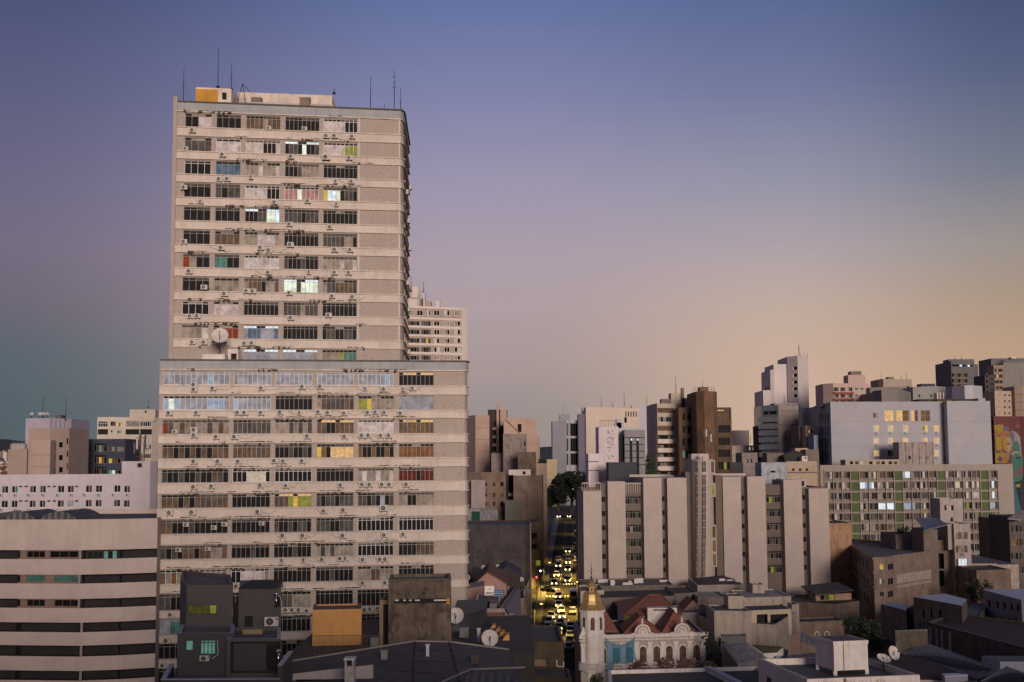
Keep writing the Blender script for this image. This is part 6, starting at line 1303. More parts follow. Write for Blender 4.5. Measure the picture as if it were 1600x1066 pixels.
mp([(180,580),(196,620),(212,580),(205,560),(188,560)], 'p', 8)
mp([(268,620),(330,600),(320,700),(270,748),(255,748)], 'o', 6)
mp([(330,735),(370,740),(395,790),(330,795)], 'm', 5); mp([(360,860),(410,850),(415,880),(385,920),(362,900)], 'm', 5)
mp([(355,620),(380,580),(450,575),(470,620),(420,600),(370,640)], 'b', 4); mp([(410,670),(440,655),(500,670),(450,690)], 'k', 5)
mp([(470,820),(510,770),(520,860),(460,950),(440,930)], 'm', 4)
for r_ in (0, 1):
    for k in range(4): mp([(420+k*13,210+r_*24),(430+k*13,210+r_*24),(430+k*13,224+r_*24),(420+k*13,224+r_*24)], 'o', 3)
mb.build('mural', MU.root); MU.finish()
def PZ(px, py, z):
    dx, dz = ray(px, py); t = (z-CAMZ)/dz; return Vector((dx*t, t))
def roofb(name, label, cat, pp, z, wm, rm, par=.3, base=0, coping=None, **k):
    """flat-roofed building from the pixel outline of its roof (left-near, right-near, right-far, left-far)"""
    poly = [PZ(x, y, z) for x, y in pp]
    return Bld(name, label, cat, [(800,100)], 700, 1, wm, base=base, roof=rm, par=par, poly=poly, ztop=z, coping=coping, **k)
def sloped(name, label, cat, quad, wm, rm, base=0, group=None, ribs=0, rw=.45):
    """quad: near-left, near-right, far-right, far-left as (px, py, z)"""
    pts = []
    for x, y, z in quad: p = PZ(x, y, z); pts.append(Vector((p.x, p.y, z)))
    c = sum(pts, Vector((0,0,0)))/4; r = empty(name, (c.x, c.y, base), label, cat, group); mb = MB(); mb.hexa(pts, [p+Vector((0,0,.15)) for p in pts], rm)
    for k in range(ribs):
        t0, t1 = (k+.5-rw/2)/ribs, (k+.5+rw/2)/ribs; h = Vector((0,0,.15)); g = Vector((0,0,.32)); q4 = [pts[0].lerp(pts[1],t0), pts[0].lerp(pts[1],t1), pts[3].lerp(pts[2],t1), pts[3].lerp(pts[2],t0)]; mb.hexa([v+h for v in q4], [v+g for v in q4], mat('rib_light', (.2,.2,.23), .5, .25, 0, .8, 0, 0))
    mb.build('roof', r); mb = MB()
    for i in range(4): a, b = pts[i], pts[(i+1) % 4]; mb.face([(a.x,a.y,base),(b.x,b.y,base),b,a], wm)
    mb.build('wall', r); return r
kx = lambda v: 880+v*.19324
ky = lambda v: 860+v*.19324
cwl = mat('church_white', (.68,.63,.6), .85, .12, .45, .8, 5, .1, stain_amt=.2); cwb = mat('church_beige', (.4,.34,.29), .85, .12, .2, .8, 4)
tile = mat('terracotta_tiles', (.3,.11,.065), .9, .3, .1, .8, 6, .4, stain_amt=.5)
DC = 205
CH = Bld('ornate_palace', 'ornate white two-storey building with a golden domed corner tower and arched windows', 'palace', [(kx(140),DC),(kx(1150),DC+3)], ky(700), 20, cwb, par=.2, roof=tdark)
q = lambda v, y=850: CH.pix(0, kx(v), ky(y))[0]
zc = lambda y, v=700: CH.pix(0, kx(v), ky(y))[1]
for k, (y0, y1, d) in enumerate(((672,684,.55),(684,700,.35),(712,722,.3),(905,916,.25),(936,948,.3))):
    mb = MB(); CH.fbox(mb, 0, -.3, CH.fr(0)[3]+.3, zc(y1), zc(y0), 0 if k else -.3, d, cwl); mb.build('cornice', CH.root)
mb = MB(); [CH.fbox(mb, 0, q(v)-.32, q(v)+.32, zc(935), zc(722), 0, .22, cwl) for v in ()]
for v in (160, 270, 375, 480, 590, 700, 805, 910, 1020, 1132):
    mb = MB(); CH.fbox(mb, 0, q(v)-.33, q(v)+.33, zc(935), zc(745), 0, .22, cwl); CH.fbox(mb, 0, q(v)-.45, q(v)+.45, zc(760), zc(738), 0, .3, cwl); mb.build('pilaster', CH.root)
def arched(b, s, w, z0, z1, root, d=0.0, i=0, pane='n'):
    """arched window: dark leaf and pale surround"""
    n = 8; R = w/2; zs = z1-R
    def arc(r): return [(s-r, z0)]+[(s+r*math.cos(math.pi-math.pi*k/n), zs+r*math.sin(math.pi*k/n)) for k in range(n+1)]+[(s+r, z0)]
    A = arc(R); B = arc(R+.22); fm = MB()
    for k in range(len(A)-1):
        a, c, e, f = A[k], A[k+1], B[k+1], B[k]
        fm.face([b.pt(i,*a,d+.16), b.pt(i,*c,d+.16), b.pt(i,*e,d+.16), b.pt(i,*f,d+.16)][::-1], cwl); fm.face([b.pt(i,*a,d), b.pt(i,*c,d), b.pt(i,*c,d+.16), b.pt(i,*a,d+.16)], cwl)
        fm.face([b.pt(i,*f,d+.16), b.pt(i,*e,d+.16), b.pt(i,*e,d), b.pt(i,*f,d)], cwl)
    o = fm.build('window', root); pm = MB(); pm.face([b.pt(i, x, z, d+.03) for x, z in A][::-1], G(pane))
    for dx_ in (-.03, ): b.fbox(pm, i, s-.03, s+.03, z0, z1-.02, d+.03, d+.06, mat('dark_brown_wall'))
    for zz in (z0+(z1-z0)*.33, zs): b.fbox(pm, i, s-R+.02, s+R-.02, zz-.03, zz+.03, d+.03, d+.055, mat('dark_brown_wall'))
    po = pm.build('pane', None, loc=root['base']); po.parent = o; po.location = (0,0,0)
for v in (215, 318, 430, 535, 645, 755, 857, 966, 1077): arched(CH, q(v), 1.12, zc(900), zc(775), CH.root)
for v in (215, 318, 430, 535, 645, 755, 857, 966, 1077): arched(CH, q(v), 1.2, 1.2, 4.2, CH.root)
CH.finish()
mb = MB()
for v in (642, 962):
    s = q(v); zz = zc(660); c = CH.pt(0, s, zz, .1); n = 20
    for r, d, m in ((1.25, .1, cwb), (.78, .3, cwl), (.55, .34, cwb), (.35, .38, cwl)):
        ring = [CH.pt(0, s+r*math.cos(2*math.pi*k/n), zz+r*math.sin(2*math.pi*k/n), d) for k in range(n)]; bk = [CH.pt(0, s+r*math.cos(2*math.pi*k/n), zz+r*math.sin(2*math.pi*k/n), -.2) for k in range(n)]
        mb.face(ring, m); [mb.face([ring[k], ring[(k+1) % n], bk[(k+1) % n], bk[k]], m) for k in range(n)]
    n = 12
    for k in range(n):
        a0 = math.pi*k/n; a1 = math.pi*(k+1)/n; P4 = [CH.pt(0, s+r*math.cos(a), zz+r*math.sin(a), .32) for r, a in ((1.05,a0),(1.3,a0),(1.3,a1),(1.05,a1))]; mb.face(P4, cwl)
    CH.fbox(mb, 0, s-1.8, s-1.2, zz-.9, zz-.1, -.2, .3, cwl); CH.fbox(mb, 0, s+1.2, s+1.8, zz-.9, zz-.1, -.2, .3, cwl)
    p = CH.pt(0, s, zz+1.3, .1); mb.lathe(p, [(.12,0),(.3,.2),(.12,.4),(.22,.6),(.02,.95)], cwl, 8)
    mb.build('pediment_medallion', CH.root); mb = MB()
# left triangular pediment
s0 = q(130); s1 = q(245); mb = MB(); za = zc(690); P3 = [CH.pt(0, s0, za, .3), CH.pt(0, s1, za, .3), CH.pt(0, s0+.6, zc(600), .3)]; P3b = [CH.pt(0, s0, za, -.1), CH.pt(0, s1, za, -.1), CH.pt(0, s0+.6, zc(600), -.1)]
mb.face(P3, cwl); [mb.face([P3[k], P3[(k+1) % 3], P3b[(k+1) % 3], P3b[k]], cwl) for k in range(3)]; mb.build('pediment', CH.root)
# octagonal tower with bell dome
gold = mat('gilded_dome', (.42,.29,.11), .38, .25, .35, .9, 4, .1, metal=.35, stain_amt=.3)
c = P(kx(232), ky(575), DC+1.2); Rt = (kx(331)-kx(134))/2000*DC/2*1.02; mb = MB(); n = 8; a0 = math.pi/8
oc = [(c.x+Rt*math.cos(a0+k*math.pi/4), c.y+Rt*math.sin(a0+k*math.pi/4)) for k in range(8)]
z0_ = P(kx(232), ky(690), DC).z; z1_ = P(kx(232), ky(484), DC).z; mb.prism(oc, 0, z1_, cwl); mb.build('tower_shaft', CH.root)
mb = MB(); oc2 = [(c.x+(Rt+.25)*math.cos(a0+k*math.pi/4), c.y+(Rt+.25)*math.sin(a0+k*math.pi/4)) for k in range(8)]; mb.prism(oc2, z1_-.25, z1_, cwl); mb.build('cornice', CH.root); mb = MB(); mb.prism(oc2, z0_-.1, z0_+.2, cwl); mb.build('cornice', CH.root)
prof = [(Rt+.3, 0)]
zd = lambda y: P(kx(232), ky(y), DC).z-z1_
for r_, y in ((112,478),(100,465),(82,440),(74,410),(70,385),(64,360),(52,345),(46,335)): prof.append((r_*.19324*DC/2000*1.0, zd(y)))
mb = MB(); mb.lathe((c.x,c.y,z1_), prof, gold, 8, a0)
for k in range(8):   # ribs of the dome
    t = a0+k*math.pi/4
    for (r0, h0), (r1, h1) in zip(prof, prof[1:]): mb.tube((c.x+r0*math.cos(t), c.y+r0*math.sin(t), z1_+h0), (c.x+r1*math.cos(t), c.y+r1*math.sin(t), z1_+h1), .05, gold, n=5, cap=False)
mb.build('dome', CH.root)
rl_ = 42*.19324*DC/2000; zL = P(kx(232), ky(335), DC).z; zM = P(kx(232), ky(305), DC).z; mb = MB(); mb.prism([(c.x+rl_*math.cos(a0+k*math.pi/4), c.y+rl_*math.sin(a0+k*math.pi/4)) for k in range(8)], zL-.05, zM, gold)
for k in range(8): t = k*math.pi/4; p = Vector((c.x+rl_*.93*math.cos(t), c.y+rl_*.93*math.sin(t), (zL+zM)/2)); mb.lathe(p-Vector((0,0,.18)), [(.0,0),(.16,0),(.16,.36),(0,.36)], mat('dark_brown_wall'), 6)
mb.build('lantern', CH.root); mb = MB()
zt2 = P(kx(232), ky(250), DC).z; h = zt2-zM; mb.lathe((c.x,c.y,zM), [(rl_*1.1,0),(rl_*.95,h*.3),(rl_*.6,h*.7),(.12,h)], gold, 12); mb.build('lantern_cap', CH.root)
mb = MB(); zf = P(kx(232), ky(92), DC).z; mb.tube((c.x,c.y,zt2-.1), (c.x,c.y,zf), .06, mat('antenna_steel'), .02)
for f, r in ((.15,.22),(.4,.16),(.6,.12)): z = zt2+(zf-zt2)*f; mb.lathe((c.x,c.y,z-r), [(.02,0),(r,r),(.02,2*r)], mat('antenna_steel'), 8)
z = zt2+(zf-zt2)*.5; mb.tube((c.x-.4,c.y,z), (c.x+.4,c.y,z), .03, mat('antenna_steel')); mb.build('finial', CH.root)
for k in (4, 5, 6, 7):   # tall arched openings in the shaft
    t = a0+k*math.pi/4+math.pi/8; ap = Rt*math.cos(math.pi/8); nn = Vector((math.cos(t), math.sin(t))); uu = Vector((-nn.y, nn.x)); w = .33; zb_, zt_ = z0_+.9, z1_-1.4
    f = lambda s_, z, d=.03: (c.x+nn.x*(ap+d)+uu.x*s_, c.y+nn.y*(ap+d)+uu.y*s_, z)
    mb = MB(); mb.face([f(-w,zb_), f(w,zb_), f(w,zt_), f(w*.6,zt_+.25), f(0,zt_+.35), f(-w*.6,zt_+.25), f(-w,zt_)], G('n'))
    for s_ in (-w-.1, w): mb.hexa([f(s_,zb_,.01), f(s_+.1,zb_,.01), f(s_+.1,zb_,.1), f(s_,zb_,.1)], [f(s_,zt_,.01), f(s_+.1,zt_,.01), f(s_+.1,zt_,.1), f(s_,zt_,.1)], cwl)
    mb.build('belfry_opening', CH.root)
# balcony round the corner
zb0 = zc(900, 200)-.1; zb1 = zc(955, 200); mb = MB(); cc = (c.x, c.y); RB_ = (kx(300)-kx(95))/2000*DC/2; pb_ = [(c.x-.2+RB_*math.cos(t*math.pi/12), c.y-.5+RB_*math.sin(t*math.pi/12)*1.1) for t in range(12, 25)]
mb.prism(pb_+[(c.x+RB_-.2, c.y+2), (c.x-RB_-.2, c.y+2)], zb1-.3, zb1, cwl)
for k in range(12):
    (xa, ya), (xb, yb) = pb_[k], pb_[k+1]; mb.tube((xa,ya,zb0), (xb,yb,zb0), .1, cwl, n=5)
    for f_ in (0, .5): mb.tube((xa+(xb-xa)*f_, ya+(yb-ya)*f_, zb1), (xa+(xb-xa)*f_, ya+(yb-ya)*f_, zb0), .07, cwl, n=5)
mb.build('balcony', CH.root)
gable = lambda lb, a, b, ap, ev, D, dep: gable_house('tiled_roof_wing', lb, 'roof wing', kx(a), kx(b), (kx(ap[0]), ky(ap[1])), ky(ev), D, dep, cwb, tile)
for a, b, ap, ev, D, dep in ((250,445,(325,462),665,DC+2,16),(490,795,(640,560),672,DC+3,10),(795,1085,(925,520),676,DC+4,11)):
    aP = P(kx(a), ky(ev), D); bP = P(kx(b), ky(ev), D); t = P(kx(ap[0]), ky(ap[1]), D); mb = MB()
    mb.face([(aP.x,D,aP.z),(t.x,D+dep*.35,t.z),(t.x,D+dep,t.z),(aP.x,D+dep,aP.z)], tile); mb.face([(bP.x,D,bP.z),(bP.x,D+dep,bP.z),(t.x,D+dep,t.z),(t.x,D+dep*.35,t.z)], tile); mb.face([(aP.x,D,aP.z),(bP.x,D,bP.z),(t.x,D+dep*.35,t.z)], tile); mb.tube((t.x,D+dep*.35,t.z),(t.x,D+dep,t.z), .12, tile); mb.tube((aP.x,D,aP.z),(t.x,D+dep*.35,t.z), .1, tile); mb.tube((bP.x,D,bP.z),(t.x,D+dep*.35,t.z), .1, tile)
    mb.build('tiled_roof', CH.root)
# rear hall with hipped roof
HR = empty('hip_roofed_house', (P(kx(715), ky(500), 230).x, 230, 0), 'house with a red hipped tile roof and white gable wall behind the domed building', 'house'); zE = P(kx(700), ky(522), 222).z; zR = P(kx(735), ky(362), 232).z; xa = P(kx(486), ky(520), 222).x; xb = P(kx(945), ky(470), 224).x; ra = P(kx(690), ky(362), 232).x; rb_ = P(kx(795), ky(362), 232).x
mb = MB(); mb.face([(xa,221,zE),(xb,221,zE),(rb_,232,zR),(ra,232,zR)], tile); mb.face([(xb,221,zE),(xb,243,zE),(rb_,232,zR)], tile); mb.face([(xa,243,zE),(xa,221,zE),(ra,232,zR)], tile); mb.face([(xb,243,zE),(xa,243,zE),(ra,232,zR),(rb_,232,zR)], tile)
for a_, b_ in (((xa,221,zE),(ra,232,zR)),((xb,221,zE),(rb_,232,zR)),((ra,232,zR),(rb_,232,zR))): mb.tube(a_, b_, .13, tile)
mb.build('roof', HR); mb = MB(); mb.box(xa+.6, xb-.6, 221.8, 242, 0, zE, cwl); mb.build('wall', HR)
mb = MB(); a_ = P(kx(682), ky(468), 219.5); b_ = P(kx(922), ky(582), 219.5); mb.box(a_.x, b_.x, 219.5, 221.7, 6, a_.z, cwl); mb.box(a_.x+1.0, b_.x-.5, 219.45, 219.5, a_.z-.42, a_.z-.2, darkm); mb.build('white_gable_wall', HR)
mb = MB(); a_ = P(kx(490), ky(530), 221.7); b_ = P(kx(590), ky(568), 221.7); mb.box(a_.x, b_.x, 221.68, 221.79, b_.z, a_.z, G('q')); mb.build('window', HR); mb = MB(); a_ = P(kx(608), ky(528), 221.7); b_ = P(kx(645), ky(552), 221.7); mb.box(a_.x, b_.x, 221.68, 221.79, b_.z, a_.z, G('d')); mb.build('window', HR)
# blue net
nm_ = bpy.data.materials.new('blue_net'); nm_.use_nodes = True; b_ = nm_.node_tree.nodes['Principled BSDF']; b_.inputs['Base Color'].default_value = (.04,.26,.42,1); b_.inputs['Alpha'].default_value = .55; b_.inputs['Roughness'].default_value = .8
mb = MB(); rn = random.Random(2)
NX, NY = 22, 14; T_ = {}
def netpt(i, j):
    u = i/NX; v_ = j/NY; top = 675+90*math.sin(math.pi*u)*(1 if v_ < .01 else 1); top = 680+70*math.sin(math.pi*u)**.8; bot = 905+(70 if u < .25 else (45 if u > .9 else 0))*(1-abs(u-.12)*2)
    x = 330+u*250+12*math.sin(v_*3)*(1-2*u)*(1 if u < .5 else .6); y = top+(bot-top)*v_
    return CH.pt(0, q(x), zc(y), .75+.28*math.sin(u*17+v_*2.2)+.12*math.sin(u*41+v_*5))
for i in range(NX):
    for j in range(NY): mb.face([netpt(i,j+1), netpt(i+1,j+1), netpt(i+1,j), netpt(i,j)], nm_)
tag(mb.build('safety_net', loc=CH.pt(0, q(450), zc(950), .8), smooth=True), 'translucent blue safety net draped over the white arched facade', 'net')
# roofs behind it
gw2 = mat('grey_brown_wall', (.17,.145,.125), .9, .2, .6, .4, 4, .1, stain_amt=.6); rgr = mat('grey_sheet_roof', (.14,.125,.125), .85, .25, 0, .3, 4, .2, stain_amt=.5)
v = Bld('low_warehouse', 'long low warehouse with grey roof at the foot of the ribbed building', 'warehouse', [(kx(150),262),(kx(895),264)], ky(292), 16, gw2, par=.25, roof=rgr); v.finish()
v = Bld('low_warehouse', 'brown-grey walled warehouse just behind the red tiled roofs', 'warehouse', [(kx(300),243),(kx(912),246)], ky(385), 15, gw2, par=.3, roof=tdark, coping=og); v.finish()
v = Bld('side_house', 'narrow grey-beige house directly behind the golden dome', 'house', [(kx(140),250),(kx(330),252)], ky(330), 12, cwb, par=.3, roof=rgr); v.finish()
v = Bld('brown_yard_house', 'brown walled house between the warehouse and the pyramid roofed house', 'house', [(kx(900),248),(kx(1090),250)], ky(350), 14, gw2, par=.3, roof=tdark); v.finish()
v = Bld('grey_wall_house', 'low grey house right of the red tiled roofs', 'house', [(kx(930),226),(kx(1210),228)], ky(508), 12, mat('old_grey_render'), par=.2, roof=rgr); v.finish()
gable_house('small_tiled_house', 'small red gabled roof with white ridge lines beside the hipped roof', 'house', kx(960), kx(1150), (kx(1048), ky(412)), ky(500), 232, 8, gw2, tile)
rj_ = random.Random(9); 
for k in range(9):
    p = P(kx(rj_.choice((560,650,480,1005,840,870,345,420,560))+rj_.uniform(-20,20)), ky(rj_.choice((250,300,335))), 258); mb = MB(); w_ = rj_.uniform(.3, 1.1); z_ = CAMZ+ray(kx(500), ky(292))[1]*262-.2
    mb.box(p.x-w_, p.x+w_, 266+k, 267+k, z_, z_+rj_.uniform(.4,1.2), mat('white_paint_worn')); tag(mb.build('roof_vent', loc=(p.x,266+k,z_)), 'small pale vent box on the grey roof behind the golden dome', 'roof vent', 'pale vents on the grey warehouse roof')
K = lambda v: 1080+v*.325
Lq = lambda v: 860+v*.325
cr2 = mat('dirty_cream', (.42,.36,.30), .9, .15, .8, .6, 5, .1, stain_amt=.3); pal = mat('pale_roof', (.3,.27,.26), .85, .15, 0, .4, 3, .1, stain_amt=.3)
v = Bld('pyramid_roof_house', 'house with a low dark pyramid roof and pale wall below the rounded stair tower', 'house', [(K(30),262),(K(250),264)], Lq(168), 14, mat('pale_grey_wall', (.3,.26,.24), .9, .15, .5, .5, 4, stain_amt=.3), par=.1); v.finish()
mb = MB(); a = P(K(50), Lq(166), 263); b = P(K(247), Lq(160), 263); t = P(K(150), Lq(120), 270)
for f_ in (((a.x,263.2,v.ztop),(b.x,263.2,v.ztop),(t.x,270,t.z)),((b.x,263.2,v.ztop),(b.x,277,v.ztop),(t.x,270,t.z)),((a.x,277,v.ztop),(a.x,263.2,v.ztop),(t.x,270,t.z)),((b.x,277,v.ztop),(a.x,277,v.ztop),(t.x,270,t.z))): mb.face(f_, mat('dark_slate'))
for x, y in ((148,150),(185,155),(210,160)): p = P(K(x), Lq(y), 266); mb.box(p.x-.6, p.x+.6, 265.8, 266.3, p.z-.5, p.z+.6, mat('white_paint_worn'))
mb.build('pyramid_roof', v.root)
v = Bld('pale_roofed_house', 'pale house with a wide slanting light roof above the cream terrace', 'house', [(K(245),242),(K(480),244)], Lq(228), 14, cr2, par=.2, roof=pal, coping=cwl); v.finish()
v = wing(v, [(K(295),252),(K(352),252)], Lq(165), 4, par=.2, part='upper_box', base=5); v.finish()
v = Bld('low_terrace', 'low stained wall left of the cream terrace house', 'house', [(K(30),244),(K(170),244)], Lq(225), 10, gw2, par=.2, roof=pal); v.finish()
TH = Bld('cream_terrace_house', 'cream house with a walled roof terrace and two dark openings', 'house', [(K(110),216),(K(280),215),(K(405),213),(K(515),233)], Lq(356), 14, cr2, par=.9, roof=mat('terrace_floor'), ddir=(-.1,1)); TH.ztop = CAMZ+ray(K(405), Lq(358))[1]*213; TH.finish()
v = wing(TH, [(K(110),215.8),(K(288),214.8)], Lq(290), 9, par=.2, part='high_wall'); v.finish()
v = wing(TH, [(K(275),222),(K(482),224)], Lq(290), 8, mat('terrace_yellow', (.46,.38,.28), .85, .1, .2), par=.15, part='terrace_room', roof=mat('dark_slate'))
for x0, x1 in ((315,368),(380,466)): s0, s1, z0_, z1_ = v.rect(0, (K(x0), Lq(309), K(x1), Lq(358))); v.hole(0, s0, s1, z0_, z1_, 1.0, darkm, darkm)
v.finish(); v = wing(TH, [(K(178),220),(K(255),220)], Lq(220), 5, par=.15, part='water_tank_box', base=10); v.finish()
v = wing(TH, [(K(484),230),(K(518),232)], Lq(262), 4, par=.15, part='corner_pier'); v.finish()
bw2 = mat('brown_earth_wall', (.16,.115,.085), .95, .25, .3, .4, 5, .25, stain=(.28,.22,.18), stain_amt=.5)
BW = Bld('brown_party_wall', 'brown crumbling wall building with a canopy shed on its roof', 'building', [(K(480),262),(K(690),256),(K(808),262)], Lq(245), 12, bw2, par=.2, roof=tdark); BW.finish()
v = Bld('canopy_shed', 'small rooftop shed with a lit window under a dark canopy', 'shed', [(K(598),264),(K(770),266)], Lq(212), 6, mat('canopy_wall', (.35,.22,.16), .9, .15, .3), base=BW.ztop-1, par=0, roof=darkm); v.win(0, (K(620), Lq(216), K(690), Lq(238)), 'dqk', 3, 'g', rev=.3); v.finish()
mb = MB(); A_, B_ = P(K(590), Lq(211), 262), P(K(775), Lq(190), 262); mb.hexa([(A_.x,261,A_.z-.1),(B_.x,261,B_.z-.1),(B_.x,274,B_.z+.3),(A_.x,274,A_.z+.3)], [(A_.x,261,A_.z+.1),(B_.x,261,B_.z+.1),(B_.x,274,B_.z+.5),(A_.x,274,A_.z+.5)], mat('dark_slate')); mb.build('canopy', v.root)
v = Bld('brick_yard_wall', 'dark brick yard wall beneath the brown crumbling wall', 'wall', [(K(515),240),(K(735),242)], Lq(345), 6, mat('brick_brown'), par=.2, roof=tdark); v.finish()
# old curved building and neighbours
N_ = lambda v: 1250+v*.2439
M_ = lambda v: 700+v*.2439
oldb = mat('old_beige_facade', (.27,.205,.165), .9, .2, .7, .4, 5, .15, stain_amt=.5)
OB2 = Bld('rounded_corner_building', 'old beige three-storey building with a rounded corner and one yellow-lit window', 'building', [(N_(322),302),(N_(436),266),(N_(470),262),(N_(540),262),(N_(612),267),(N_(838),279)], M_(697), 26, oldb, par=.5, roof=rgr, ddir=(.1,1)); OB2.ztop = CAMZ+ray(N_(480), M_(700))[1]*262
for k in range(6):
    for r in range(3): L0 = OB2.fr(0)[3]; s0 = L0*(k+.25)/6; z_ = OB2.ztop-3.2-3.6*r; OB2.win(0, (s0, s0+L0/6*.5, z_, z_+2.0), random.choice('dn')*2, 2, 'n', px=False, rev=.3)
for x0, x1, i in ((510,539,2),(563,603,3)):
    for y, p in ((745,'y' if i == 2 else 'd'),(838,'W' if i == 2 else 'd'),(920,'d')): OB2.win(i, (N_(x0), M_(y), N_(x1), M_(y+34)), p if p != 'W' else 'Wn', 2, 'g', rev=.2, fw=.06)
mb = MB()
for y, h_ in ((800,.3),(892,.3),(712,.4)):
    for i in range(5): zz = OB2.pix(2, N_(500), M_(y))[1]; OB2.fbox(mb, i, 0, OB2.fr(i)[3], zz-h_/2, zz+h_/2, 0, .25, oldb)
mb.build('string_course', OB2.root); mb = MB(); zz0 = OB2.pix(4, N_(700), M_(886))[1]; zz1 = OB2.pix(4, N_(700), M_(800))[1]; OB2.fbox(mb, 4, .2, OB2.fr(4)[3]-.2, zz0, zz1, 0, .06, mat('pale_plaster_patch', (.42,.34,.29), .9, .2, .5, .8, 5, stain_amt=.3)); mb.build('plaster_panel', OB2.root); OB2.finish()
v = Bld('rooftop_shack', 'grey rooftop shack with dark doorway on the rounded corner building', 'shack', [(N_(580),296),(N_(612),291),(N_(770),293)], M_(548), 8, mat('old_grey_render'), base=OB2.ztop-1, par=.2, roof=tdark); v.hole(1, 6, 8.5, OB2.ztop, OB2.ztop+2.6, .6, darkm); v.finish()
for k, (x, y) in enumerate(((640,510),(720,500))): tree('shrub', ('left' if k == 0 else 'right')+' dark shrub on top of the grey rooftop shack', N_(x), M_(y), 300, 4.5, 4, n=350, cat='shrub', leaf=.3, col=(.03,.03,.015))
ws = mat('worn_white_slab', (.42,.37,.345), .9, .15, .6, .5, 4, .1, stain_amt=.35)
SW = Bld('slender_white_building', 'slender pale five-storey building with one bright lit window', 'apartment building', [(N_(985),282),(N_(1090),283)], M_(487), 9, ws, par=.3)
for y, p in ((540,'vnvn'),(626,'nvn'),(710,'gLL'),(795,'ngd'),(880,'oyoo')): SW.win(0, (N_(998), M_(y), N_(1075), M_(y+46)), p, 4, 'b', rev=.2, fw=.07)
SW.finish()
v = wing(SW, [(N_(880),286),(N_(985),284)], M_(590), 9, oldb, par=.3, part='side_wall', roof=tdark)
for y in (675, 785): s0, s1, z0_, z1_ = v.rect(0, (N_(882), M_(y), N_(925), M_(y+100))); v.hole(0, s0, s1, z0_, z1_, 1.0, darkm, darkm)
v.finish(); v = wing(SW, [(N_(798),288),(N_(882),286)], M_(560), 9, ws, par=.3, part='left_bay', roof=tdark); v.finish(); v = wing(SW, [(N_(945),283),(N_(1075),283)], M_(487), 5, ws, par=.2, part='top_floor', base=20); v.finish()
for k, y in enumerate((680, 765, 850)): place_ac(SW, 0, N_(1038), M_(y), 'air conditioner on the slender pale building, %s from the top' % ORD[k], .9, 1, 'air conditioners on the slender building', .05)
v = Bld('white_rooftop_room', 'white flaking rooftop room with a shuttered window above the slender building', 'rooftop room', [(N_(895),292),(N_(1042),292)], M_(325), 7, ws, base=20, par=.2); v.win(0, (N_(925), M_(366), N_(985), M_(402)), 'dwwd', 4, 'b', rev=.2); v.win(0, (N_(964), M_(446), N_(981), M_(476)), 'd', 1, 'k'); v.finish()
tl = mat('blue_tin', (.14,.16,.21), .6, .2, 0, .5, 3)
def polymesh(name, label, cat, pts, m, th=.2):
    mb = MB(); n = len(pts); lo = [Vector(p)-Vector((0,0,th)) for p in pts]; mb.face(pts, m); mb.face(lo[::-1], m); [mb.face([lo[k], lo[(k+1) % n], pts[(k+1) % n], pts[k]], m) for k in range(n)]; return tag(mb.build(name, loc=lo[0]), label, cat)
polymesh('tin_roof', 'blue-grey sloping tin roof beside the white flaking rooftop room', 'roof', [P(N_(800), M_(525), 276), P(N_(945), M_(490), 277), P(N_(880), M_(448), 290), P(N_(740), M_(446), 289)], tl)
v = Bld('shack_under_tin', 'brown shack under the blue-grey tin roof', 'shack', [(N_(790),280),(N_(880),281)], M_(522), 8, mat('brown_shade'), base=10, par=0); v.finish()
v = Bld('dark_brick_block', 'dark brown brick block at the right edge beside the grid building', 'building', [(N_(1262),345),(N_(1340),340)], M_(455), 14, mat('brick_brown'), par=.2); v.finish()
v = Bld('old_right_edge_flats', 'old dim flats with balconies at the right edge of the photo', 'apartment building', [(N_(1338),330),(N_(1520),330)], M_(440), 14, mat('dark_brown_wall') if False else mat('dim_old_wall', (.12,.1,.09), .9, .25, .6, .4, 4, stain_amt=.5), par=.2)
for r in range(4):
    for c_ in range(3): v.win(0, (N_(1352+c_*55), M_(495+88*r), N_(1398+c_*55), M_(540+88*r)), 'DyDo' if (r, c_) == (1, 0) else random.choice(('dgd','ndn')), 3, 'g', rev=.3)
v.finish()
polymesh('glass_canopy_roof', 'grey pitched roof peak at the right edge above the dim old flats', 'roof', [P(N_(1330), M_(452), 326), P(N_(1420), M_(460), 326), P(N_(1460), M_(400), 340), P(N_(1410), M_(398), 340)], pal)
v = Bld('grey_lean_to', 'wide low grey sloping roof at the foot of the grid building', 'shed', [(N_(1088),300),(N_(1400),302)], M_(752), 30, mat('pale_plaster_patch'), par=0, roof=rgr); v.finish()
v = Bld('broken_white_wall', 'broken white garden wall below the grey sloping roof', 'wall', [(N_(1090),292),(N_(1262),292)], M_(742), 1, ws, par=0); v.finish()
v = Bld('brick_garden_house', 'low brick and plaster outbuilding right of the slender pale building', 'outbuilding', [(N_(1130),270),(N_(1350),272)], M_(785), 12, mat('brick_brown'), par=.2, roof=tdark); v.finish()
for k, (x, y, D, h, w_) in enumerate(((1120,770,274,9,4.5),(1180,850,262,6,4),(1100,840,266,6,3.5))): tree('tree', 'small dark bushy tree %s the slender pale building' % ('just right of','lower and further right of','at the foot of')[k], N_(x), M_(y), D, h, w_, n=500, leaf=.3, col=(.03,.03,.012))
wr2 = mat('white_sheet_roof', (.5,.5,.58), .55, .1, 0, .5, 3, 0); dmw = mat('dim_mossy_wall', (.12,.095,.075), .95, .3, .7, .5, 5, .2, stain=(.25,.22,.2), stain_amt=.4)
v = roofb('white_roofed_house', 'dark walled house with a bright bluish-white roof in front of the rounded corner building', 'house', [(1427,932.5),(1503,946.5),(1511,936.5),(1476,927.5)], 16, dmw, wr2, par=0, coping=wr2)
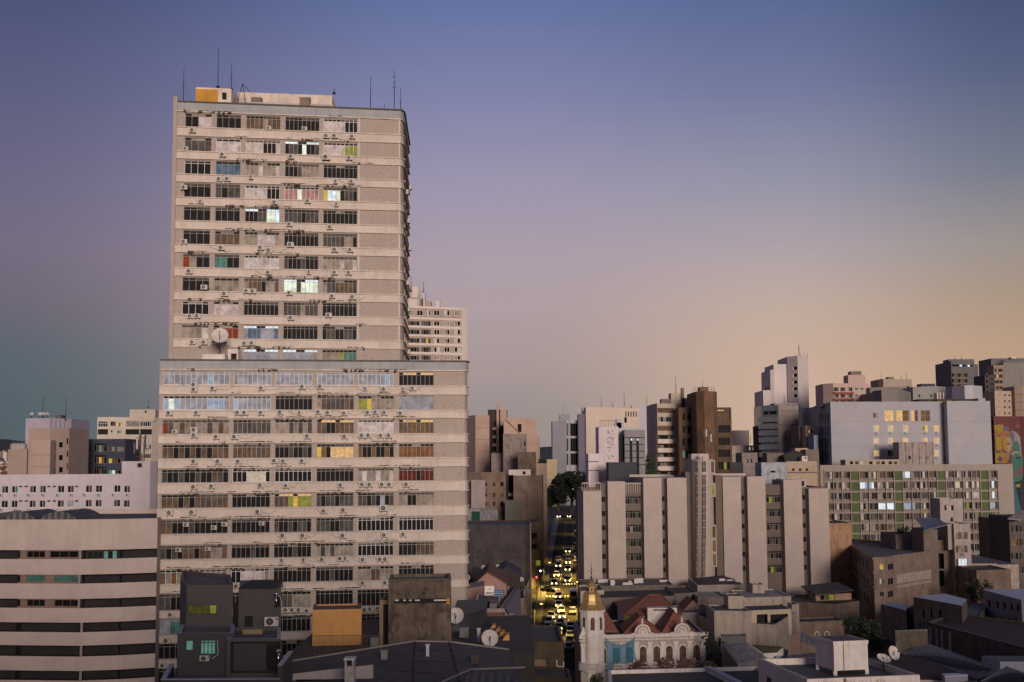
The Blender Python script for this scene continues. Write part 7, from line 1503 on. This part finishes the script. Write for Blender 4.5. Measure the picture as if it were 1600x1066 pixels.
for x in (1440, 1452, 1466): v.win(0, (x, 952, x+5, 966), 'd', 1, 'k')
v.finish()
v = roofb('white_roofed_house', 'grey house with a bright bluish-white roof at the right edge', 'house', [(1536,921.5),(1596,937.5),(1640,937.5),(1600,920)], 16, mat('grey_plaster_dim', (.26,.24,.25), .9, .2, .6, .5, 4, stain_amt=.4), wr2, par=0)
for k, x in enumerate((1543,1556,1567,1578,1588)): v.win(0, (x, 938+k*1.5, x+5, 950+k*1.5), 'd', 1, 'k', rev=.3); v.win(0, (x-4, 962+k, x+1, 974+k), 'd', 1, 'k', rev=.3)
v.finish()
v = roofb('white_roofed_shed', 'small shed with a bright bluish-white roof, leftmost of the three white roofs', 'shed', [(1376,944),(1416,954),(1418,945.5),(1396,942.5)], 13, bw2, wr2, par=0); v.finish()
v = roofb('dim_filler_house', 'dim low house in front of the bright white roofs', 'house', [(1418,950),(1530,965),(1545,944),(1440,936)], 13, dmw, rgr, par=.2); 
for k, x in enumerate((1432, 1458, 1482, 1505)): v.win(0, (x, 962+k*2, x+5, 976+k*2), 'd', 1, 'k')
v.finish()
v = roofb('alley_house', 'dark low house between the mottled wall and the rounded corner building', 'house', [(1338,935),(1420,935),(1420,915),(1338,915)], 9, dmw, tdark, par=.2); v.finish()
# mossy wall hall
MH = roofb('mossy_hall', 'long dark hall with a moss-eaten front wall and reddish brown roof', 'hall', [(1450,972),(1640,1022),(1700,984),(1490,958)], 13.5, mat('mossy_wall', (.1,.075,.06), .95, .35, .5, .5, 5, .3, stain=(.03,.035,.02), stain_amt=.7), mat('red_brown_roof', (.055,.03,.025), .9, .3, 0, .5, 3), par=.4, coping=mat('lichen_coping', (.24,.22,.21), .95, .35, 0, 1.5, 6, .2, stain_amt=.6))
MH.finish(); mb = MB()
for x in (1454, 1464, 1472, 1484): s_, zz = MH.pix(0, x, 990); MH.fbox(mb, 0, s_-.3, s_+.3, 6, 12.8, 0, .15, mat('lichen_coping'))
mb.build('pilaster', MH.root)
R_ = lambda v: 1340+v*.1625
S_ = lambda v: 960+v*.1625
v = roofb('small_white_house', 'small white house with an overhanging grey roof at the lower right edge', 'house', [(R_(1370),S_(455)),(R_(1700),S_(455)),(R_(1700),S_(400)),(R_(1192),S_(398))], 14, mat('bluish_plaster', (.32,.33,.4), .85, .1, .3, .6, 4), mat('grey_slate_roof', (.12,.115,.11), .85, .25, 0, .5, 4), par=0, coping=None); v.finish()
dr = corr('dark_ribbed_roof', (.12,.12,.135), 1.3, 'X', .5, .85); 
sloped('ribbed_roof_hall', 'long dark ribbed roof running diagonally, lower right', 'hall', [(R_(380),S_(385),11.0),(R_(1150),S_(640),11.0),(R_(1420),S_(565),12.8),(R_(690),S_(305),12.8)], dmw, mat('groove_dark', (.03,.03,.035), .7), ribs=26)
sloped('ribbed_roof_hall', 'second dark ribbed roof, in the bottom right corner', 'hall', [(R_(1180),S_(660),11.5),(R_(1620),S_(760),11.5),(R_(1660),S_(600),13.5),(R_(1430),S_(520),13.5)], dmw, mat('groove_dark'), ribs=14)
sloped('brown_roof_shed', 'flat dark reddish-brown roof beside the satellite dishes', 'shed', [(R_(560),S_(630),11),(R_(1200),S_(640),11),(R_(500),S_(400),11.6),(R_(110),S_(430),11.6)], wht, mat('red_brown_roof'))
sloped('skylight', 'small pale skylight sheet on the reddish-brown roof', 'skylight', [(R_(840),S_(605),11.9),(R_(1060),S_(590),11.9),(R_(950),S_(575),12.0),(R_(810),S_(582),12.0)], mat('bluish_plaster'), wr2, base=11.2)
sloped('grey_metal_shed', 'grey pitched metal roof left of the mossy hall', 'shed', [(R_(470),S_(305),11.5),(R_(685),S_(312),11.5),(R_(672),S_(152),14.5),(R_(362),S_(165),14.5)], dmw, corr('light_metal', (.2,.2,.22), .8, 'X', .5, .4))
sloped('dark_metal_shed', 'dark sloping metal roof below the garden tree, behind the dishes', 'shed', [(R_(90),S_(300),10.5),(R_(470),S_(320),10.5),(R_(250),S_(240),12),(R_(70),S_(215),12)], dmw, corr('dark_metal_c', (.1,.1,.115), .9, 'X', .6, .5), ribs=12, rw=.3)
tree('tree', 'broad dark green tree behind the white tank on the right', 1352, 962, 205, 8, 8.5, n=1600, leaf=.35, col=(.022,.032,.012))
A_ = lambda v: 1080+v*.1625
B_2 = lambda v: 960+v*.1625
sloped('slate_roof_house', 'blotchy dark slate roof right of the domed building garden', 'house', [(A_(450),B_2(495),11),(A_(735),B_2(432),11),(A_(540),B_2(285),13),(A_(300),B_2(300),13)], gw2, mat('blotchy_slate', (.16,.15,.16), .8, .35, 0, .9, 4, .2, stain_amt=.8), ribs=9, rw=.15)
v = roofb('low_grey_shed', 'low grey wall block behind the blotchy slate roof', 'shed', [(A_(285),B_2(215),),(A_(520),B_2(205)),(A_(525),B_2(185)),(A_(285),B_2(190))], 12.5, mat('dark_grey_wall2', (.12,.12,.125), .9, .2, .5), rgr, par=.2); v.finish()
sloped('brown_green_roof', 'olive brown low roof below the cream terrace house', 'shed', [(A_(700),B_2(375),11.6),(A_(915),B_2(365),11.6),(A_(880),B_2(320),12.4),(A_(590),B_2(300),12.4)], cwl, mat('olive_roof', (.08,.07,.045), .9, .3))
sloped('white_strip_roof', 'two pale sheet strips beside the olive brown roof', 'shed', [(A_(820),B_2(420),11),(A_(915),B_2(410),11),(A_(910),B_2(365),11.3),(A_(740),B_2(355),11.3)], gw2, wr2)
sloped('blue_metal_gable', 'bluish metal roof of a brick shed left of the white tank', 'shed', [(A_(930),B_2(228),14),(A_(1200),B_2(320),12.2),(A_(1215),B_2(265),12.2),(A_(1045),B_2(165),14.8)], mat('brick_brown'), corr('blue_metal', (.13,.14,.18), .8, 'X', .5, .3))
v = roofb('blue_plaster_house', 'pale bluish wall block in front of the bluish metal roof', 'house', [(A_(912),B_2(420)),(A_(1240),B_2(412)),(A_(1200),B_2(345)),(A_(912),B_2(338))], 11.5, mat('bluish_plaster'), corr('corr_grey', (.2,.2,.21), 1, 'X', .7, .5), par=0); v.finish()
# front white building with raised tank and dishes
fw_ = mat('front_white_wall', (.56,.51,.49), .85, .12, .5, .8, 5, .1, stain_amt=.2); rdk = mat('wet_flat_roof', (.075,.07,.062), .7, .4, 0, .5, 4, .2, stain_amt=.6)
FB = roofb('white_flat_building', 'white building with graffiti on its parapet and a raised tank, bottom right', 'building', [(1184.5,1029),(1261,1061.5),(1437,1054.5),(1352,1026)], 23.8, fw_, rdk, par=.5, coping=cr2)
FB.poly = [FB.poly[0], FB.poly[1], FB.poly[2], FB.poly[3]]
FB.win(0, (1196, 1056, 1206, 1075), 'n', 1, 'g', rev=.15); FB.win(0, (1220, 1066, 1230, 1085), 'd', 1, 'g', rev=.15)
FB.finish(); mb = MB(); gk = mat('graffiti_black', (.03,.025,.025), .8, 0, 0, 1, 0, 0); rg2 = random.Random(21)
Lf = FB.fr(1)[3]; s_ = .35
while s_ < Lf*.72:
    hgt = rg2.uniform(.06, .16); zz = FB.ztop-.32
    for _ in range(3):
        s2 = s_+rg2.uniform(-.04,.1); z2 = zz+rg2.uniform(-.1,.12); p = FB.pt(1, s2, z2, .012); r = FB.pt(1, s2+rg2.uniform(-.03,.1), z2+rg2.uniform(-hgt,hgt), .012); mb.tube(p, r, .011, gk, n=4)
    s_ += rg2.choice((.13,.13,.15,.4))
mb.build('graffiti', FB.root); mb = MB(); FB.fbox(mb, 1, -.05, Lf+.05, FB.ztop-.62, FB.ztop-.56, 0, .05, fw_); mb.build('ledge', FB.root)
for s_ in (Lf*.32, ): mb = MB(); FB.fbox(mb, 1, s_, s_+.16, 0, FB.ztop-.05, 0, .1, mat('rust_stain', (.12,.08,.04), .9)); mb.build('drainpipe', FB.root)
p1 = PZ(1304, 1056, 23.3); p2 = PZ(1357, 1053.5, 23.3); p0 = PZ(1275, 1046, 23.3); zt_ = CAMZ+ray(1304, 1002.5)[1]*p1.y; zb_ = CAMZ+ray(1304, 1048.5)[1]*p1.y; p3 = p2+(p0-p1)
TK = empty('water_tank', ((p1.x+p3.x)/2, (p1.y+p3.y)/2, 23.3), 'boxy white water tank raised on short legs on the graffitied building', 'water tank'); mb = MB(); mb.prism([p1, p2, p3, p0], zb_, zt_-.25, fw_, cap=True); mb.build('tank_body', TK)
c_ = (p1+p3)/2; ex = [c_+(p-c_)*1.03 for p in (p1, p2, p3, p0)]; mb = MB(); mb.prism(ex, zt_-.25, zt_, fw_); inn = [c_+(p-c_)*.9 for p in (p1, p2, p3, p0)]; mb.prism(inn, zt_, zt_+.012, rdk); mb.build('rim', TK)
for p in (p1, p2, p3, p0): pp = c_+(p-c_)*.93; mb = MB(); mb.box(pp.x-.14, pp.x+.14, pp.y-.14, pp.y+.14, 23.3, zb_+.02, fw_); mb.build('leg', TK)
mb = MB(); pp = p1+(p2-p1)*.28; mb.tube((pp.x,pp.y-.06,23), (pp.x,pp.y-.06,zt_+1.6), .02, gk, n=5); mb.build('cable', TK)
for k in range(2): 
    pp = p0+(p3-p0)*(.06+.3*k); mb = MB(); n = 8
    for j in range(n): t0 = math.pi*j/n; t1 = math.pi*(j+1)/n; mb.tube((pp.x+.2*math.cos(t0), pp.y, zt_+.35*math.sin(t0)), (pp.x+.2*math.cos(t1), pp.y, zt_+.35*math.sin(t1)), .02, mat('pipe_white'), n=4)
    mb.build('ladder_hoop', TK)
d1 = PZ(1382, 1048, 23.3); d2 = PZ(1398, 1045, 23.3); dish((d1.x, d1.y, 23.3), .56, .4, math.radians(62), 'left, more tilted satellite dish on the graffitied white building', stand=1.0); dish((d2.x, d2.y, 23.3), .56, .55, math.radians(22), 'right, upright satellite dish on the graffitied white building', stand=1.25)
v = roofb('parapet_roof_building', 'low flat-roofed building with a white parapet at the bottom, in front of the domed palace', 'building', [(952,1075),(1235,1078),(1186,1041),(950,1047)], 20, cwl, mat('brown_flat_roof', (.085,.07,.055), .9, .3, 0, .5, 4, .1, stain_amt=.5), par=.35, coping=cwl); v.finish()
mb = MB(); a = PZ(1106, 1043, 20.05); b = PZ(1170, 1075, 20.05); wallseg(mb, (a.x,a.y), (b.x,b.y), 18, 20.1, .5, cwl, mat('metal_coping')); mb.build('dividing_wall', v.root)
# garden trees around the palace
pkf = (.13,.07,.06)
for k, (x, y, D, h, w_, col, lb) in enumerate(((1118,985,204,12,5.5,(.018,.022,.012),'dark narrow tree against the right end of the domed building'),(1072,1026,192,5,6,pkf,'reddish flowering shrub in front of the right-hand arches'),(1035,1028,191,5,6,pkf,'reddish flowering shrub in front of the middle arches'),(1100,1030,190,5,5,(.04,.03,.018),'brownish shrub right of the flowering shrubs'),(1003,1032,190,5,5,pkf,'reddish flowering shrub at the foot of the blue net'),(928,1042,188,7,4.5,(.05,.06,.02),'green tree at the bottom beside the corner balcony'))):
    tree('tree' if h > 6 else 'shrub', lb, x, y, D, h, w_, n=900, leaf=.25, col=col, cat='tree' if h > 6 else 'shrub')
for k, (x, y, D, w_, lb) in enumerate(((872,745,640,17,'dark tree at the far end of the street, left'),(893,737,628,18,'tallest dark tree at the far end of the street'),(912,742,620,16,'dark tree at the street end beside the white annex'),(856,762,645,11,'low dark tree at the street end beside the long low house'))):
    tree('street_tree', lb, x, y, D, 20, w_, n=2200, leaf=.8, col=(.012,.016,.008), zb=ground(D))
for k, (pa, pb, D, tp, dp, lb) in enumerate(((905,985,335,778,20,'low dark house hidden beyond the ribbed building beside the street'),(820,905,700,790,14,'low dim house closing the far end of the street'))):
    v = Bld('low_house', lb, 'house', [(pa,D),(pb,D)], tp, dp, dmw, par=.3, roof=tdark); v.finish()
# ------------------------------------------------------------------ cars
def car_mesh(colname, col, van=False):
    root = empty('parked_car', (0,0,0)); pm = mat('car_'+colname, col, .35, .05, 0, 1, 0, 0, coat=.5); gl = G('d'); tr = mat('tyre_black', (.015,.015,.015), .9, 0, 0, 1, 0, 0)
    L_, Wd, H = (5.2, 1.0, 2.2) if van else (4.3, .88, 1.46)
    def hull(prof, w0, w1, m, mb, zb=None):
        n = len(prof)
        a = [(-(w0 if z < .95 else w1), y, z) for y, z in prof]; b = [((w0 if z < .95 else w1), y, z) for y, z in prof]
        mb.face(a, m); mb.face(b[::-1], m)
        for k in range(n): j = (k+1) % n; mb.face([a[k], b[k], b[j], a[j]] if False else [a[j], b[j], b[k], a[k]], m)
    h = L_/2
    body = [(-h,.35),(-h+.05,.72),(-h+.3,.82),(-h+1.15,.92),(h-.7,.95),(h-.08,.86),(h,.4),(h-.2,.25),(-h+.2,.25)] if not van else [(-h,.35),(-h+.03,.9),(-h+.15,.95),(-h+.5,.94),(h-.1,.94),(h,.4),(h-.2,.28),(-h+.2,.28)]
    mb = MB(); hull(body, Wd, Wd*.97, pm, mb); o = mb.build('body', loc=(0,0,0)); o.parent = root
    cab = [(-h+1.1,.9),(-h+1.85,H),(h-1.35,H-.02),(h-.55,.93)] if not van else [(-h+.3,.92),(-h+.95,H),(h-.1,H),(h-.03,.92)]
    mb = MB(); hull([(y, z) for y, z in cab], Wd*.9, Wd*.78 if not van else Wd*.92, gl if not van else pm, mb); o = mb.build('cabin', loc=(0,0,0)); o.parent = root
    mb = MB(); w_ = Wd*.79 if not van else Wd*.94; mb.box(-w_, w_, cab[1][0], cab[2][0], H-.02, H+.045, pm); o = mb.build('car_roof', loc=(0,0,0)); o.parent = root
    if van: mb = MB(); mb.face([(-.82,-h+.38,1.1),(.82,-h+.38,1.1),(.8,-h+.86,2.0),(-.8,-h+.86,2.0)], gl); mb.v = [(x, y-.03, z) for x, y, z in mb.v]; o = mb.build('windscreen', loc=(0,0,0)); o.parent = root
    for sx2 in (-1, 1):
        for yy in (-h+.8, h-.8):
            mb = MB(); mb.tube((sx2*(Wd-.16), yy, .31), (sx2*(Wd+.01), yy, .31), .31, tr, n=12); o = mb.build('wheel', loc=(0,0,0)); o.parent = root
    mb = MB(); mb.box(-.3, .3, -h-.02, -h+.02, .45, .58, mat('number_plate', (.5,.5,.48), .6)); o = mb.build('number_plate', loc=(0,0,0)); o.parent = root
    return root, h
CARS = {}
CC = {'white': (.5,.48,.45), 'silver': (.22,.22,.22), 'black': (.02,.02,.022), 'grey': (.12,.12,.125), 'red': (.25,.02,.02), 'orange': (.5,.16,.02)}
hl_on = bpy.data.materials.new('headlight_on'); hl_on.use_nodes = True; b_ = hl_on.node_tree.nodes['Principled BSDF']; b_.inputs['Base Color'].default_value = (.9,.8,.6,1); b_.inputs['Emission Color'].default_value = (1,.72,.3,1); b_.inputs['Emission Strength'].default_value = 18
hl_off = mat('headlight_off', (.4,.4,.38), .2, 0, 0, 1, 0, 0)
def place_car(px_, py_, col, on, label, van=False, yaw=None, group='cars queuing in the street'):
    p = onground(px_, py_+.5, .7); key = (col, van)
    if key not in CARS: CARS[key] = car_mesh(col, CC[col], van); r, h = CARS[key]; first = True
    else: r0, h = CARS[key]; r = copy_tree(r0); first = False
    if not first:
        for ch in list(r.children):
            if ch.name.startswith('headlight'): bpy.data.objects.remove(ch)
    r.name = 'delivery_van' if van else 'parked_car' if not on else 'car'
    dy = 5; yw = -math.atan2(CX(min(p.y+dy, 815))-CX(p.y), dy) if yaw is None else yaw
    sl = math.atan2(ground(p.y+3)-ground(p.y-3), 6); r.location = (p.x, p.y, p.z+.02); r.rotation_euler = (sl if yaw is None else 0, 0, yw)
    for s_ in (-1, 1):
        mb = MB(); n = 8; m = hl_on if on else hl_off; mb.lathe((0,0,0), [(.02,.03),(.1,.03),(.15,0)], m, n); mb.v = [(x+s_*.62, -h-.02-z_, y+.66) for x, y, z_ in mb.v]; o = mb.build('headlight', loc=(0,0,0)); o.parent = r
    tag(r, label, 'van' if van else 'car', group)
    if on:
        ld = bpy.data.lights.new('headlight_beam', 'SPOT'); ld.energy = 420; ld.color = (1,.72,.32); ld.spot_size = math.radians(75); ld.spot_blend = .6; ld.shadow_soft_size = .15
        lo = bpy.data.objects.new('headlight_beam', ld); COL.objects.link(lo); lo.parent = r; lo.location = (0, -h-.15, .68); lo.rotation_euler = (math.radians(72), 0, math.pi)
rightq = [(887.2,860,'black'),(887.7,877,'silver'),(887,888,'grey'),(887,897,'black'),(887,905,'black')]
for k, (x, y, c_) in enumerate(rightq): place_car(x, y, c_, k != 3, '%s car with headlights %s, %s from the far end of the right-hand queue' % (c_, 'on' if k != 3 else 'dim', ORD[k]))
for k, (x, y, c_) in enumerate(((872.5,874,'silver'),(872.5,882,'black'),(871.5,889.5,'black'),(869.5,897,'white'),(866,909,'black'))): place_car(x, y, c_, k in (1, 3, 4), '%s car, %s from the far end of the left-hand queue beyond the crossing' % (c_, ORD[k]))
place_car(857, 920, 'black', True, 'dark car turning across the crossing with one side to the viewer', yaw=math.radians(70))
for k, (x, y, c_) in enumerate(((872,930,'red'),(873.3,943,'silver'),(877,952,'white'),(878.8,961,'white'),(875.4,972,'black'),(873.5,979,'grey'),(872.4,987,'white'))): place_car(x, y, c_, k != 4, '%s car with headlights facing the viewer, %s below the crossing in the right-hand queue' % (c_, ORD[k]))
for k, (x, y, c_) in enumerate(((861,961,'white'),(857.6,969.5,'white'),(855.5,978,'silver'),(852.6,985.5,'red'),(848.8,993.5,'black'))): place_car(x, y, c_, k != 1, '%s car, %s below the crossing in the left-hand queue' % (c_, ORD[k]))
place_car(896, 931, 'white', False, 'white van parked at the right kerb just below the crossing', van=True, group='vehicles parked at the right kerb'); place_car(894.8, 954, 'silver', False, 'silver car parked right behind the white van', group='vehicles parked at the right kerb')
place_car(870.5, 1001, 'white', False, 'white van at the near end of the street, partly hidden', van=True, group='vehicles parked at the right kerb')
for k, (x, y, c_) in enumerate(((891.4,977,'silver'),(891,984,'black'),(890.5,991.5,'silver'),(890,1000,'black'),(889,1010,'grey'))): place_car(x, y, c_, False, '%s car, %s of the near row parked at the right kerb' % (c_, ORD[k]), group='vehicles parked at the right kerb')
for k, (x, y, c_) in enumerate(((901,828,'silver'),(901,837,'grey'),(901.3,847,'silver'),(901,857,'black'),(901,868,'white'),(901,875,'silver'))): place_car(x, y, c_, False, '%s car, %s from the top of the far row parked at the right kerb' % (c_, ORD[k]), group='vehicles parked at the right kerb')
for k, x in enumerate((873, 889)): place_car(x, 806, 'silver', True, '%s distant car with lights at the top of the street' % ('left' if k == 0 else 'right'))
# street lamps
def street_lamp(y, side, label, energy=1500, h=7.5, col=(1,.66,.14)):
    x = CX(y)+(-5.6 if side < 0 else 5.4); g = ground(y)+.13; root = empty('street_lamp', (x, y, g), label, 'street lamp', 'street lamps along the pavement'); m = mat('lamp_post', (.05,.05,.05), .6, 0, 0, 1, 0, 0); mb = MB(); mb.tube((x,y,g), (x,y,g+h), .1, m, .06); mb.tube((x,y,g+h), (x-side*1.6,y,g+h+.4), .05, m); mb.build('pole', root)
    mb = MB(); mb.box(x-side*1.6-.35, x-side*1.6+.35, y-.14, y+.14, g+h+.32, g+h+.46, m); mb.build('lamp_housing', root); mb = MB(); em = mat('sodium_lamp', (1,.7,.3), .5, 0, 0, 1, 0, 0, emit=(1,.6,.2), es=14); mb.box(x-side*1.6-.28, x-side*1.6+.28, y-.1, y+.1, g+h+.24, g+h+.315, em); mb.build('lamp_glass', root)
    ld = bpy.data.lights.new('lamp_light', 'SPOT'); ld.spot_size = math.radians(125); ld.spot_blend = .5; ld.energy = energy; ld.color = col; ld.shadow_soft_size = .3; lo = bpy.data.objects.new('lamp_light', ld); COL.objects.link(lo); lo.parent = root; lo.location = (-side*1.6, 0, h-.1)
for k, (y, s_) in enumerate(((292,-1),(322,1),(350,-1),(372,1),(405,1),(445,1),(500,1),(560,1))): street_lamp(y, s_, 'street lamp on the %s pavement, %s along the street from the viewer' % ('left' if s_ < 0 else 'right', ORD[k]), 17000 if y < 380 else (9000 if y < 420 else 2500))
# traffic lights, lit signs
def tl_(px_, py_, D, col, lab, es):
    p = P(px_, py_, D); root = empty('traffic_light', (p.x, D, ground(D)), lab, 'traffic light'); m = mat('lamp_post'); mb = MB(); mb.tube((p.x,D,ground(D)), (p.x,D,p.z+1), .08, m); mb.build('pole', root); mb = MB(); mb.box(p.x-.3, p.x+.3, D-.25, D-.05, p.z-.5, p.z+.9, m); mb.build('signal_box', root)
    mb = MB(); n = 10; mb.face([(p.x+.22*math.cos(2*math.pi*k/n), D-.26, p.z+.22*math.sin(2*math.pi*k/n)) for k in range(n)], mat('signal_%s' % lab.split()[0], col, .5, 0, 0, 1, 0, 0, emit=col, es=es)); mb.build('lens', root)
tl_(838.3, 902, 338, (1,.05,.08), 'red traffic light at the left side of the crossing', 9); tl_(844.5, 892, 345, (.7,1,.9), 'white-green traffic light above the red one', 9)
def lit_sign(px0, py0, px1, py1, D, k_, lab):
    a, b = P(px0, py0, D), P(px1, py1, D); root = empty('lit_sign', (a.x, D, b.z), lab, 'shop sign'); mb = MB(); mb.box(a.x, b.x, D, D+.2, b.z, a.z, G(k_)); mb.build('panel', root); mb = MB(); mb.box(a.x-1.5, a.x, D+.05, D+.12, (a.z+b.z)/2-.05, (a.z+b.z)/2+.05, mat('lamp_post')); mb.build('bracket', root)
lit_sign(837.5, 876, 844.5, 883.5, 345, 'k', 'square yellow-green lit sign hanging over the left pavement'); lit_sign(821, 978, 831, 984, 296, 'T', 'green lit shop sign low at the left side of the street')
